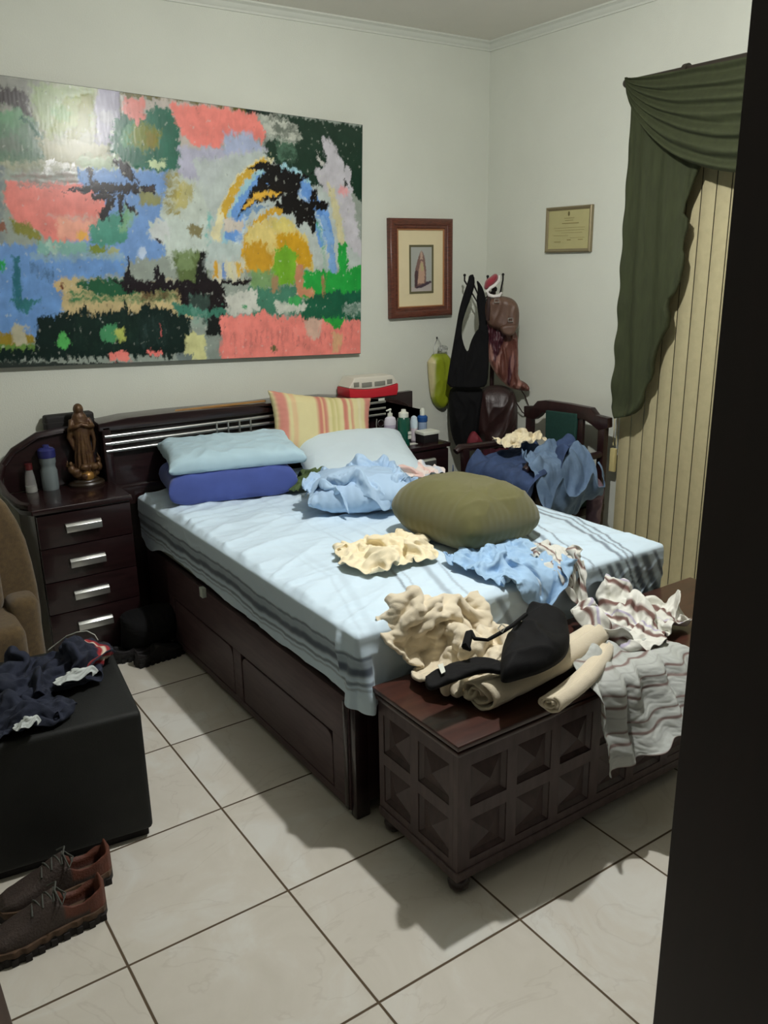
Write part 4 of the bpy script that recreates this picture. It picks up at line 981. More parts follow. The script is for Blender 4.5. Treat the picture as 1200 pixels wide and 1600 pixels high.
SIM['blue_cloth'] = ((26, 26),
[450,-378,333,-9,-6,5,2,-6,-6,3,3,-6,-6,5,3,-6,7,9,-1,7,1,-1,9,-7,-1,8,5,0,9,-1,2,11,4,2,7,6,-1,8,-7,0,7,-2,0,2,-4,-1,7,4,-2,6,2,-4,8,4,-1,9,-1,5,2,-8,-1,8,-2,1,10,5,3,8,8,4,11,1,10,1,-3,1,-4,-10,
450,-380,343,1,-3,-3,1,-2,-8,-3,2,-2,-4,7,0,-2,5,5,-2,4,2,-2,9,-1,-1,6,-1,-3,8,6,3,8,2,5,9,-3,-2,7,-2,1,7,4,-1,10,-3,-2,6,-5,-1,5,5,-2,6,2,-2,9,2,1,6,0,2,3,-6,1,9,2,3,8,1,2,7,-1,4,7,-2,8,-1,1,
450,-388,345,7,2,-4,3,1,-10,-2,6,-1,-4,6,5,-2,6,-2,-3,4,3,-2,4,-2,-1,8,2,-3,8,1,2,7,7,2,9,3,2,8,-3,0,7,0,-1,7,-7,-2,8,-4,1,9,4,-4,4,8,0,7,2,-1,9,3,2,1,-10,2,5,-2,1,7,1,0,7,-6,3,9,-2,5,8,4,
452,-395,342,8,4,-4,4,7,-3,1,5,-4,-2,5,3,-3,7,1,-2,6,2,-3,5,-4,-2,7,1,-2,8,0,0,6,7,3,6,8,3,9,-2,0,8,-2,-2,5,-9,-2,7,-2,0,8,7,-1,8,6,-3,7,3,1,8,3,0,5,-7,3,0,-9,0,7,-1,0,8,-1,2,7,-2,-1,9,-1,
459,-402,339,3,6,-7,5,8,0,3,7,2,0,6,-3,-4,7,6,-1,7,0,-1,7,-3,-3,8,0,-2,5,3,-2,2,8,4,8,0,1,8,-3,0,9,-2,-1,5,-6,0,8,-1,0,6,8,-2,10,1,-2,8,1,2,4,7,0,7,-5,1,5,-6,-1,4,-6,1,8,3,1,6,-1,0,7,2,
460,-402,328,9,4,2,4,6,0,3,8,2,-1,9,3,-3,7,0,0,8,5,0,8,-4,-1,9,-4,-2,2,7,-2,0,9,0,8,-1,1,9,-4,0,8,-4,0,8,-1,2,5,-5,-2,9,3,-3,9,-1,-1,7,3,3,4,10,0,7,-2,0,6,-8,-1,6,-5,0,6,2,2,8,-3,-4,6,1,
466,-403,318,7,7,4,6,2,7,2,8,2,-1,9,1,0,9,4,-1,8,0,-1,9,4,2,9,-4,-2,3,6,-2,1,10,-1,8,-2,3,4,-9,-2,9,0,1,10,-2,0,8,-1,-3,6,3,-1,7,-3,-1,7,3,1,7,2,1,7,3,0,6,-4,-3,4,-3,-1,9,2,2,9,-4,-3,7,-5,
472,-401,310,7,2,6,6,5,7,3,4,8,-1,11,0,0,9,3,0,9,3,-1,8,4,0,9,3,0,8,4,-3,3,9,-1,8,-2,3,1,-11,-1,8,-4,-1,10,2,1,10,-1,-3,5,5,-1,5,0,2,8,-2,-2,5,-4,-1,6,-3,2,9,2,-4,4,2,-2,7,4,2,10,-4,-4,9,-7,
478,-399,300,8,-2,10,6,3,8,3,8,9,0,10,3,0,12,2,0,10,4,-2,9,3,-1,8,6,-1,6,5,0,5,8,-1,4,0,-1,7,-7,0,7,-7,1,7,-3,0,10,2,0,8,5,-2,4,5,3,7,-6,-2,3,-8,-2,5,-7,-2,11,1,1,4,8,-1,9,1,-1,10,-3,-3,7,-5,
487,-401,291,7,1,10,5,0,11,3,6,11,1,12,7,0,12,3,-1,13,0,-1,13,1,-4,10,7,-1,3,9,2,-1,8,2,7,2,-4,7,-8,-1,7,-4,0,8,-2,2,9,-5,2,8,4,-2,7,8,0,8,-4,-1,2,-9,-1,4,-6,-1,8,-1,-2,8,3,0,8,6,-1,10,-3,-3,11,-5,
496,-401,282,6,0,11,5,1,12,1,5,13,2,9,10,1,12,7,-1,13,2,-6,12,3,-4,12,4,2,6,6,3,2,3,4,5,3,-5,6,-6,-3,6,-7,1,10,2,0,9,3,3,8,-3,-1,7,6,1,7,-3,0,2,-10,-1,6,-3,-2,8,0,-3,9,1,0,10,1,-1,11,4,-2,10,-2,
505,-402,273,4,0,10,3,1,13,4,2,13,2,8,13,1,14,9,1,14,6,-16,11,9,-3,9,4,5,6,-2,3,8,-1,1,7,1,2,8,1,-4,4,-6,-1,9,-4,2,7,6,2,9,6,-1,9,5,0,9,-4,2,1,-11,0,5,-7,-3,9,-2,-3,9,4,0,9,4,-1,11,-3,-2,11,-1,
513,-403,262,2,1,13,2,2,14,0,8,11,2,9,14,-2,9,11,-1,12,7,-6,10,8,-3,6,7,5,5,-1,3,8,-1,0,9,-1,3,8,0,-1,7,-2,-3,8,-5,2,8,5,1,8,7,1,8,4,1,7,-1,-1,3,-10,0,8,-5,-3,9,-2,-3,10,-2,1,10,3,1,10,4,-2,10,-6,
522,-403,256,0,0,16,1,3,16,0,10,10,2,10,13,0,9,12,-4,10,7,-4,7,5,-1,6,4,2,5,0,5,8,6,0,9,-2,-2,8,-6,3,8,1,-2,9,0,1,8,5,1,8,2,0,8,0,4,7,5,-3,5,-7,-1,7,-7,-2,9,-2,-2,10,0,-1,10,0,2,11,1,2,10,-1,
528,-407,266,1,5,8,-1,0,14,-1,3,14,-1,5,14,1,10,11,-1,14,7,-2,10,5,-1,7,2,3,8,-4,2,10,1,2,9,2,-2,6,-6,0,9,-2,1,9,6,1,8,0,0,9,-1,0,9,1,5,7,6,-1,8,-1,-2,4,-6,-2,8,-4,-1,10,0,-1,10,2,1,9,2,3,10,-3,
531,-411,277,6,8,3,-2,1,10,-2,1,13,-1,5,14,0,8,11,-2,11,6,-1,9,7,3,11,3,2,9,-4,1,10,-2,0,9,-4,1,9,2,1,9,-2,0,9,3,0,7,-3,1,8,1,2,8,7,2,10,4,0,9,-3,-2,1,-10,-3,9,0,0,10,2,-1,9,1,2,10,4,3,10,-4,
536,-415,287,7,8,0,0,5,9,0,1,11,-1,4,12,-1,10,8,-1,11,6,-1,10,2,3,8,7,1,9,-2,0,10,-3,0,7,-2,1,10,-2,2,10,4,-2,8,4,3,8,-5,0,7,-2,0,9,7,3,9,5,1,8,-4,-3,5,-8,-3,9,2,0,9,-2,0,10,-1,2,9,6,3,9,5,
541,-418,298,9,8,-4,1,6,7,-1,4,11,0,4,10,0,10,7,0,11,3,-2,9,2,3,9,2,2,9,3,0,8,-4,0,8,2,0,8,-5,2,9,6,-1,8,4,1,9,-5,0,10,-2,-2,10,-1,4,9,3,0,10,4,-1,4,-4,-2,7,-1,-2,8,1,0,11,-3,3,10,0,3,8,9,
548,-422,307,9,9,-3,3,9,2,-2,5,8,0,5,9,0,8,6,2,10,2,-1,9,4,1,9,1,2,10,2,0,7,-3,1,8,0,0,7,-1,0,8,5,-1,9,-2,0,10,3,-1,11,1,0,8,-5,2,10,1,0,9,3,0,8,0,0,4,-6,-3,9,1,0,10,3,3,9,-1,2,9,3,
555,-425,316,6,9,-2,5,9,-1,0,7,6,0,7,7,0,8,5,1,9,4,0,9,1,0,9,4,2,9,3,2,7,-3,3,7,-5,-1,8,2,-2,9,3,-2,9,-4,0,9,2,-1,9,0,1,9,-1,0,9,1,-1,9,-3,1,7,5,1,8,-5,-3,8,0,-1,8,5,3,10,3,5,8,-4,
559,-420,325,7,4,-3,5,9,-2,3,7,-2,-2,6,7,1,9,5,1,8,5,0,10,5,0,10,-1,3,8,5,3,7,1,1,9,-5,1,9,-1,-4,6,-1,-1,9,1,0,10,-2,-2,9,1,2,8,-1,0,8,-1,-1,7,-3,0,7,6,-1,9,-2,-3,9,-1,0,9,1,3,8,7,7,7,0,
561,-409,330,11,-4,-1,7,5,-6,4,10,-4,-3,7,4,0,6,8,2,10,2,-2,10,4,2,8,5,3,9,0,4,7,5,0,9,0,-1,7,-8,-3,8,-6,-2,9,3,-1,8,4,-1,9,5,2,8,-1,2,8,-7,0,8,-4,-4,9,0,1,7,5,-3,8,2,-2,8,-1,2,8,4,9,5,5,
564,-401,337,11,-4,-5,10,-1,-4,5,7,-5,-1,9,1,-2,7,6,2,9,2,-2,10,4,2,8,2,5,6,4,1,9,0,1,10,2,-1,9,-3,-4,9,-6,-1,8,-2,0,7,5,-1,9,4,2,7,4,0,7,-5,-1,9,-7,-2,11,-2,-1,5,5,-1,6,5,-4,9,-5,4,7,2,5,1,9,
570,-391,341,7,-6,-6,11,-1,-3,8,1,-3,1,9,-2,-1,6,5,-1,9,3,0,8,1,3,9,-3,3,9,3,0,7,1,-2,9,-3,-1,10,3,-1,9,-2,1,7,0,-1,9,2,1,5,4,1,10,2,-2,10,0,-3,7,-3,0,8,-3,-1,7,-2,-2,7,4,-4,4,-3,2,7,-1,8,4,7,
579,-384,340,5,-11,1,8,-3,-2,8,4,-4,4,4,-5,-1,10,3,0,7,5,0,9,4,3,9,-6,3,10,-4,0,9,5,-2,9,-3,-2,7,1,-1,7,0,1,7,2,2,8,-1,-1,8,4,-1,11,5,0,10,-1,-2,6,-5,-2,8,0,0,6,-2,-3,7,2,-3,4,-5,-2,5,3,-2,1,3,
587,-379,333,4,-8,7,4,-9,4,10,-1,-2,6,9,-5,-2,6,1,1,9,-2,1,10,3,2,11,4,3,9,-6,1,10,-4,-2,7,7,-2,11,-2,-1,6,-6,2,5,-1,0,7,8,-3,10,-3,0,8,1,1,9,6,-1,11,-2,-2,8,0,-3,4,-3,-2,6,0,-7,2,-4,0,4,-2,-8,-4,2])
SIM['striped_small'] = ((18, 22),
[559,-395,333,2,-3,-11,3,-1,-10,9,-1,2,-3,-1,-4,-1,6,1,-2,2,9,-3,2,1,-4,2,8,-4,9,0,-2,13,1,2,9,3,6,3,4,0,4,0,2,4,-4,3,3,8,0,7,-1,1,5,-6,-2,5,7,0,6,-5,-3,-3,-4,-4,1,1,
558,-402,323,9,-3,-2,-2,0,-11,4,2,-3,6,1,4,-6,3,5,1,5,4,0,1,5,-4,7,2,-5,6,6,-3,9,4,3,7,-1,3,5,1,2,6,2,1,6,-5,0,6,-1,3,3,7,-1,5,-2,0,6,-4,-1,4,5,-2,4,-5,-7,-2,0,
560,-407,311,7,-3,3,6,0,-6,-1,7,-7,3,5,4,0,1,9,1,0,6,-1,2,6,-4,7,4,-3,8,2,-2,6,6,1,6,-2,2,6,0,3,7,2,0,7,-3,1,7,-2,3,6,2,-3,2,8,-1,6,-4,2,6,-5,-5,5,2,-8,3,-4,
563,-411,301,5,-4,5,6,3,-5,2,7,-2,2,5,4,0,3,7,2,-3,6,-1,3,7,-3,9,8,-3,7,2,-2,6,0,2,5,6,2,6,-5,1,8,1,2,7,3,1,5,-4,1,7,3,-3,6,5,-1,7,2,0,6,-7,-3,5,-6,-8,4,6,
566,-416,292,8,-4,6,6,7,-1,-3,7,-2,4,4,5,3,1,6,0,-1,8,-2,5,8,-2,7,6,-1,8,3,-2,6,1,1,7,2,1,5,5,2,6,-3,-2,5,5,4,8,-3,-1,7,5,-1,7,0,1,6,-5,-1,7,-3,-6,7,-1,-6,7,-3,
569,-422,283,10,0,6,4,7,0,-5,9,0,4,6,5,5,-5,9,1,2,7,-2,6,7,0,3,9,-3,10,4,-2,6,3,1,6,1,1,4,6,2,8,2,-2,6,4,1,9,0,-3,8,3,-1,8,1,2,7,-7,2,7,-8,-3,7,-1,-6,7,1,
576,-428,276,7,5,3,3,6,4,-2,9,1,1,7,4,4,-3,8,1,3,8,1,1,9,-2,3,9,-1,8,8,-1,9,3,0,6,4,1,8,-1,1,5,7,1,8,3,-1,8,2,-3,9,5,-1,11,-1,1,6,-7,-1,8,-4,1,7,-6,-6,6,-1,
582,-432,267,5,8,6,3,8,3,-1,9,3,2,5,4,1,-1,7,0,1,8,1,1,11,-2,7,9,0,7,9,0,7,5,1,6,5,1,7,3,2,10,-1,2,4,9,-2,9,1,-3,10,0,-1,10,0,0,8,-3,-1,6,-7,-2,10,-1,-2,7,-6,
590,-432,258,3,9,8,0,8,5,-1,8,-1,2,5,6,2,1,8,1,-1,11,-1,0,12,0,4,13,0,10,9,1,11,2,1,9,2,1,3,9,2,9,2,0,9,0,-2,7,6,-2,9,2,-1,7,-6,0,8,-2,-1,10,-2,-1,9,-5,-4,9,-2,
599,-432,257,0,11,8,1,8,6,-2,5,-1,0,7,-4,1,2,13,0,-1,15,0,-2,12,0,6,12,0,8,10,2,8,6,0,12,2,2,9,3,3,7,7,1,8,0,-4,6,1,-2,8,1,3,9,1,-3,6,-8,-2,8,-4,1,11,-1,-2,10,0,
605,-427,271,-5,8,5,4,9,2,2,4,-3,0,5,-10,-2,4,14,-1,1,19,-1,-1,14,0,1,11,0,12,3,1,8,5,3,7,9,3,9,4,2,11,3,0,8,-2,-4,7,2,-3,6,-4,1,8,-1,0,9,2,-2,8,-4,2,7,-8,2,9,6,
608,-422,283,-6,8,3,3,6,3,7,4,-3,-1,5,-2,0,5,11,-4,2,13,0,5,11,-2,-2,10,2,9,0,0,8,4,2,9,3,3,8,6,6,8,6,0,10,1,-5,7,-1,-2,6,-4,-6,4,-8,0,10,0,2,8,6,2,6,-3,3,6,2,
607,-417,295,3,7,0,-4,5,4,7,4,0,2,4,3,-4,5,12,-4,3,10,6,7,3,-2,2,5,1,6,0,-1,9,-1,1,5,6,2,10,-1,4,9,5,3,8,5,-6,3,-2,-2,6,-3,-2,7,-4,-1,7,0,1,6,0,3,5,6,3,7,-5,
610,-414,305,3,9,0,-2,4,4,1,6,5,7,5,3,-4,2,9,-2,4,12,3,7,-1,3,3,-3,-1,5,1,-2,6,-2,0,6,1,3,8,5,3,8,2,0,8,2,-6,1,-5,-1,7,-1,-1,6,-5,0,7,6,0,7,1,5,5,0,5,5,4,
617,-410,313,-6,8,3,3,7,4,1,8,9,5,5,3,1,0,5,0,2,13,-2,6,-3,0,5,-6,1,4,-2,2,4,-2,-1,5,-5,2,7,5,4,6,4,-1,8,0,-6,6,-4,-1,4,-3,1,5,1,-4,7,2,3,5,3,5,6,0,8,3,6,
620,-404,321,-3,6,1,-4,6,8,2,10,10,5,5,3,5,-2,-3,0,3,7,-1,5,3,-5,5,-2,-1,8,-4,7,-3,-6,2,3,-5,1,8,3,0,5,2,-4,7,-4,1,7,1,-2,3,-4,0,7,6,-2,4,4,3,7,0,4,5,-5,4,-1,6,
621,-398,330,4,5,-5,-4,3,9,-6,4,10,5,4,6,10,-1,-2,2,6,-3,-2,7,7,-5,5,-1,1,9,-3,5,0,-7,3,-2,-7,0,8,-1,0,7,4,-3,7,0,0,7,3,-2,3,-9,-3,6,-2,-3,6,3,3,2,5,7,1,1,-2,-1,-5,
627,-391,334,-2,4,-2,2,5,1,-4,-6,9,-1,1,4,6,1,6,5,4,-2,-3,6,5,-2,10,0,2,6,-4,5,3,-8,2,0,-11,3,6,1,0,8,5,-1,8,0,-3,6,1,-3,5,-5,-5,5,-2,-7,4,-4,1,5,5,8,-7,6,3,-3,-5])
SIM['striped_bunch'] = ((27, 23),
[570,-557,252,-5,-4,11,-7,3,10,-9,6,7,-13,1,0,-9,6,0,-2,13,0,1,9,-1,-3,11,-4,2,7,-9,6,5,-10,4,9,-4,6,9,2,9,7,0,-3,9,6,-2,10,7,1,7,9,4,3,-5,7,5,-7,5,9,3,9,-3,-3,7,-2,-6,9,-4,-6,
566,-551,259,-4,3,6,-11,-2,4,-9,-1,3,-5,7,0,-7,5,-2,-6,7,-2,1,10,-1,7,8,2,3,10,1,4,8,-3,7,5,-6,3,7,4,6,7,2,1,7,2,-5,7,5,3,7,2,6,6,2,6,5,-8,2,5,4,7,2,3,9,-2,-8,4,3,-5,
559,-555,260,-3,4,0,-9,3,3,-7,-1,-1,-5,5,-3,0,7,1,-3,7,1,-1,8,-2,3,9,-2,6,8,4,7,7,6,6,7,4,7,6,0,3,7,8,0,8,3,-2,6,-2,0,4,-7,4,4,-1,6,4,1,5,4,2,6,1,7,5,5,-3,5,6,-2,
554,-563,266,-2,0,-6,-9,3,-2,-4,5,-5,3,9,-2,0,8,3,-1,8,-2,1,7,4,2,7,1,3,6,6,4,5,8,4,7,9,8,8,3,7,8,1,1,9,-3,-2,4,-7,-4,5,-2,6,4,-1,6,1,1,4,2,5,6,0,4,6,6,2,0,6,-1,
558,-575,266,-8,1,-7,-1,5,-6,0,9,-4,3,10,1,0,10,3,0,9,1,0,8,-3,2,5,6,3,6,6,2,3,8,3,3,9,4,8,2,6,8,-3,1,8,-5,-1,7,-4,-3,5,-7,6,5,2,5,7,-1,3,2,5,9,-4,6,3,8,0,2,7,4,
564,-584,257,-4,5,-3,0,9,-2,1,7,-1,0,9,-2,1,11,3,0,9,2,0,7,-2,1,8,-1,3,3,8,1,2,8,3,5,5,0,10,-1,2,7,-2,3,6,-4,3,6,0,2,5,-2,1,5,-1,6,6,3,2,6,-2,3,0,5,2,5,0,0,5,3,
573,-586,252,-2,7,4,-1,8,-1,3,7,-3,0,9,-1,-3,9,1,2,8,0,0,7,1,1,6,1,1,7,0,0,6,5,2,5,2,1,7,0,3,6,2,3,6,-5,3,5,2,3,7,1,-2,6,-6,4,4,3,3,4,1,1,4,1,6,4,5,-4,3,1,
582,-585,260,-1,5,-3,0,9,4,2,7,-6,-3,6,2,-1,8,-2,1,8,2,2,9,0,0,6,0,0,8,-2,1,7,-3,1,7,2,3,5,1,2,6,-1,6,6,3,0,5,-3,2,7,3,0,5,-3,-3,6,-4,3,7,1,-3,6,2,7,4,6,4,0,8,
592,-589,257,-1,9,3,1,8,-2,2,8,-2,-2,7,-2,-2,5,6,0,8,-1,2,9,2,0,6,-7,1,8,0,2,6,0,0,8,1,2,6,-2,2,6,-1,5,5,0,2,7,0,1,7,1,1,6,3,-3,6,-6,-1,8,0,-3,7,0,-1,7,5,-2,4,9,
603,-590,262,0,8,-3,0,10,0,0,9,-1,0,9,-4,-2,6,5,-1,7,-1,2,8,0,1,5,-1,1,6,-4,3,7,2,0,5,0,0,6,5,2,6,-2,3,5,-4,4,7,-4,2,9,0,-3,9,3,-2,8,-2,-1,5,1,-2,5,3,0,8,2,-2,6,8,
614,-586,261,-2,8,3,2,10,-6,-2,9,-1,-1,8,3,1,8,-3,0,4,6,1,7,-1,3,7,0,0,4,-6,1,7,2,1,7,-3,0,4,7,0,5,0,2,9,-3,1,7,-2,5,6,-2,-3,8,-1,-2,7,3,0,7,-4,-2,5,1,-1,7,6,-1,7,0,
620,-580,252,1,6,8,2,9,4,0,10,-4,-1,5,3,0,6,0,1,6,-2,0,7,5,3,7,-3,2,4,-8,0,7,1,-1,5,5,-1,8,4,-6,6,4,1,9,-1,3,6,-2,4,8,-3,3,6,-6,-1,5,-6,-1,10,2,-2,7,-1,-2,5,5,-2,0,4,
629,-574,253,-2,7,-2,2,7,6,2,6,3,0,8,-1,1,4,6,1,6,-2,2,7,0,-1,5,3,3,6,-4,3,7,-5,-3,8,2,-4,3,9,-3,7,0,-3,8,2,-1,8,2,5,7,-4,2,8,-5,3,7,-6,1,8,-2,-1,8,-2,-7,7,0,-2,3,10,
635,-563,253,1,0,1,-1,8,-4,-1,4,3,4,4,5,1,8,1,1,3,6,5,8,1,-1,6,2,-1,6,4,3,9,-4,1,8,-5,-3,6,5,-5,3,6,-1,7,-4,0,8,1,3,7,1,0,6,-7,-4,9,1,-4,9,-1,4,8,-4,0,8,-6,-2,2,0,
646,-562,249,-2,2,7,0,7,-2,-1,5,-4,1,4,7,3,6,3,1,5,2,7,2,4,2,5,4,-3,10,3,-2,11,4,3,9,-3,0,7,-1,-5,4,8,-3,8,-4,2,3,-9,1,8,0,-2,8,1,-4,8,-1,-5,9,2,0,9,-1,0,8,-5,5,3,-7,
649,-568,255,3,4,-3,3,10,0,-1,8,-5,-6,9,1,3,4,7,4,2,5,6,4,0,4,5,7,1,7,8,-1,9,6,-1,11,3,0,10,-2,-3,8,2,-4,6,-3,1,2,-9,0,4,-7,-3,9,-3,-4,11,-2,-3,9,3,-2,6,7,-1,9,-1,-3,7,-2,
649,-567,264,3,7,-5,5,7,-6,2,10,-3,-3,8,1,-1,8,0,2,5,3,1,2,6,0,5,5,5,8,5,6,8,3,4,9,7,1,10,6,-3,11,-1,-2,1,-7,-3,4,-7,-4,8,-2,-2,7,-3,-1,8,-1,-1,10,2,-5,2,7,-5,5,4,1,10,1,
659,-563,266,-4,10,-3,-2,7,-6,6,6,0,5,6,0,2,7,-1,-2,9,-5,1,5,8,-6,5,1,-1,8,1,6,8,5,9,7,5,6,7,5,3,10,3,-4,4,0,-7,2,-5,-1,9,-6,-2,7,4,-4,3,4,-3,7,1,-1,6,2,-7,3,6,2,8,4,
664,-562,265,1,9,1,-2,4,-6,2,6,-2,6,7,-1,0,8,2,0,8,-2,0,10,0,-4,7,1,-2,7,-5,2,6,4,8,5,6,5,7,4,3,9,4,1,6,5,-8,6,0,0,6,2,1,7,0,-6,2,4,-6,4,5,1,9,-1,-2,8,-2,-3,6,5,
676,-562,260,0,7,2,-1,6,-6,1,7,4,1,7,-5,-1,8,-5,1,6,2,-1,9,-2,-1,10,1,0,7,5,-1,7,-3,0,9,1,4,7,4,1,7,5,5,7,5,1,4,8,-1,1,9,-2,6,3,-5,7,1,-5,6,3,1,10,0,1,9,-4,-5,6,3,
688,-564,263,-2,7,-8,1,9,-2,-1,8,3,1,8,2,0,6,-4,-1,9,1,-2,8,1,1,6,-6,1,7,5,-1,7,1,-1,8,-3,0,8,3,1,9,2,2,5,7,5,3,8,-1,6,8,-4,5,8,-4,9,2,-3,6,-7,-1,9,-1,3,10,5,-2,9,2,
702,-564,261,-2,6,-10,-1,10,1,-2,9,-1,0,6,5,-2,9,-1,-1,7,5,0,9,0,1,6,-5,2,9,-2,0,7,4,-3,7,-2,0,8,3,0,7,1,-3,7,0,-4,6,4,-1,6,9,1,6,6,5,5,4,-4,8,-5,-3,7,1,1,10,2,1,7,5,
713,-558,260,1,4,-9,-5,11,-2,-4,9,2,-1,7,3,-2,5,6,1,7,-3,2,7,5,2,6,-5,1,8,2,0,9,0,-3,7,0,-3,7,-5,0,9,-2,-5,9,0,-8,4,7,-2,6,6,4,6,5,4,6,3,2,9,2,-4,7,-1,2,6,6,-1,8,0,
711,-550,256,7,2,0,0,9,-3,-3,9,0,-1,7,2,-1,4,6,1,7,-2,3,4,-2,1,7,1,0,7,-1,1,7,2,-3,8,-6,-4,7,-2,-2,7,4,-5,7,3,-5,4,6,-4,8,-3,2,9,0,-2,8,2,-1,9,1,4,6,4,4,7,6,0,6,6,
707,-548,262,3,6,-2,7,4,2,1,7,0,0,7,3,2,6,0,5,5,1,2,5,-6,1,7,-1,0,5,-7,-1,8,1,0,9,-3,-4,7,6,-5,4,8,-2,8,-2,-5,7,-2,-6,6,-5,-2,7,-1,-1,10,-1,1,8,5,5,6,5,3,6,4,-7,9,0,
698,-544,261,5,3,4,3,6,3,6,4,6,5,7,2,5,7,0,8,4,-2,7,5,-5,0,10,-3,4,2,-8,-3,7,-5,0,8,-1,-4,3,8,-3,9,4,-4,11,-3,-4,5,-7,-6,8,-3,-3,6,5,-3,5,0,4,6,-2,2,9,5,-5,8,-3,-10,0,1,
689,-544,252,2,1,14,7,2,10,10,4,7,9,8,4,10,7,-1,8,9,-2,8,8,-4,7,7,-7,0,10,-8,-3,3,-5,-7,-2,-4,2,9,-1,0,11,1,-6,7,-4,-1,11,1,-5,10,-3,-5,7,6,-5,0,9,-3,2,-6,3,6,-3,-4,3,-7,-13,-3,3])
SIM['pink_white'] = ((19, 17),
[691,236,333,-8,2,5,-4,4,7,-5,6,0,-3,8,3,-2,6,-5,-2,9,4,-3,5,-7,-4,5,-6,-3,7,0,-1,8,1,1,9,6,-4,9,0,0,12,-1,2,10,0,7,6,-2,7,5,-5,
692,243,345,-6,5,-7,-3,4,3,-3,6,0,-1,4,2,0,7,1,-4,4,-5,-2,7,-1,-3,6,-1,-3,6,-1,-2,7,-1,-2,9,-2,0,5,4,-1,8,4,1,7,0,1,5,-6,4,4,0,
696,255,343,-3,-4,-4,-5,4,-6,1,7,3,-2,6,0,1,6,3,-3,5,0,-4,5,-5,-2,7,1,-2,5,-1,-1,6,0,-2,6,5,-2,6,-3,0,5,-3,-2,6,1,2,6,4,-3,5,-4,
699,256,342,0,1,-3,0,1,-7,-1,8,-1,-1,3,7,-1,6,-3,-2,5,-1,-2,6,1,-2,7,-3,-1,5,4,-2,7,-3,-2,6,3,-3,7,0,-1,5,1,-1,6,-2,1,6,-2,-3,6,5,
706,251,337,2,7,3,1,5,-5,1,5,-3,-2,4,7,-2,5,-4,-1,5,-2,-1,6,1,-2,6,0,-2,6,1,-3,7,3,-4,8,2,-4,7,-1,1,5,-5,-1,7,3,1,5,-4,-1,6,3,
709,247,335,4,5,3,3,6,-4,2,5,3,1,6,2,-1,5,-7,-1,8,2,-2,8,0,-3,7,4,-2,6,-1,-5,8,-2,-4,9,1,-3,6,5,1,3,-4,0,4,-4,1,8,3,1,5,-4,
715,241,334,5,5,0,3,5,3,2,5,1,2,6,-4,1,8,0,-4,9,5,-5,7,4,-6,8,2,-4,9,1,-3,10,-1,1,9,-2,1,7,1,1,0,-6,-1,3,-4,1,6,-1,2,7,4,
719,233,338,5,3,-7,2,4,7,5,6,-2,1,8,2,-4,8,6,-7,7,3,-6,9,3,-3,10,2,0,11,1,2,10,-2,1,7,-5,1,6,-4,2,4,-4,-1,4,-3,1,8,-1,-2,5,-4,
725,221,338,5,4,-4,3,6,4,-1,6,2,-3,8,6,-4,9,5,-2,10,3,-1,10,2,1,11,-1,0,10,-4,0,8,-5,0,8,-6,0,7,-4,3,7,1,0,9,1,-2,8,2,2,5,-7,
734,212,335,4,7,5,2,8,4,-2,10,2,-2,9,0,-1,8,4,-1,9,0,-2,10,-1,-2,8,-4,0,10,-3,1,10,-4,1,8,-3,2,8,0,0,9,0,1,10,3,0,8,2,0,8,-4,
745,216,335,-1,7,-1,1,8,5,-1,9,2,1,9,2,-2,8,-2,0,9,3,-1,9,0,-2,8,-2,-1,7,-4,0,8,1,2,7,-3,1,9,3,0,9,4,0,9,0,2,7,-4,2,7,-6,
755,223,339,-3,7,-4,0,8,-2,0,7,2,-3,7,-2,1,7,3,0,9,3,0,8,-1,1,8,-1,0,6,2,-1,7,0,0,7,2,0,7,-2,-1,7,-1,1,8,-2,1,7,0,4,8,-2,
763,231,333,-2,5,5,0,7,-2,-1,6,-1,-2,6,3,1,8,-2,1,7,4,-2,8,2,4,6,-5,1,7,1,-3,7,2,1,7,-1,-2,6,0,-2,5,-6,1,7,-1,3,7,2,2,6,0,
770,237,338,-2,3,-4,2,5,6,-2,7,-1,-1,5,0,1,7,2,0,8,0,0,8,4,0,6,2,2,8,-3,0,5,-2,1,5,-7,-2,6,-3,0,7,-1,-2,5,3,2,6,0,2,6,1,
777,236,338,0,6,-3,-1,6,-2,0,4,4,-1,7,-4,0,7,4,1,5,7,1,9,4,0,8,3,-3,10,0,-1,6,-6,6,3,-8,0,6,-1,-3,4,-1,-1,3,1,-1,6,5,1,4,-3,
779,232,337,5,7,3,1,6,-4,0,7,-2,-1,6,5,-1,8,1,0,8,0,-2,8,0,0,10,1,2,9,2,-2,10,1,2,4,3,3,3,-1,0,0,-5,-2,0,-7,-2,7,-1,0,5,6,
786,228,333,5,7,3,3,7,3,-1,6,0,-1,7,2,0,7,2,-1,10,-1,1,10,-3,-1,8,-1,0,8,3,2,7,5,3,5,7,0,5,-4,-1,-3,-9,-2,2,-5,-2,5,-4,-4,6,2,
795,223,338,2,7,0,4,9,0,0,6,6,0,9,2,-1,8,-3,-1,8,-5,2,9,0,2,7,3,-3,8,-1,2,7,1,4,8,5,0,8,1,-4,2,-6,-5,3,-1,-2,3,-6,-5,1,-2,
800,216,334,6,8,3,6,8,4,0,12,2,-3,10,-2,-1,8,3,0,7,3,3,4,-7,0,8,-4,0,10,-4,-2,11,-1,1,11,3,0,10,4,-3,7,7,-11,2,0,-9,-2,-3,-7,-5,-8])
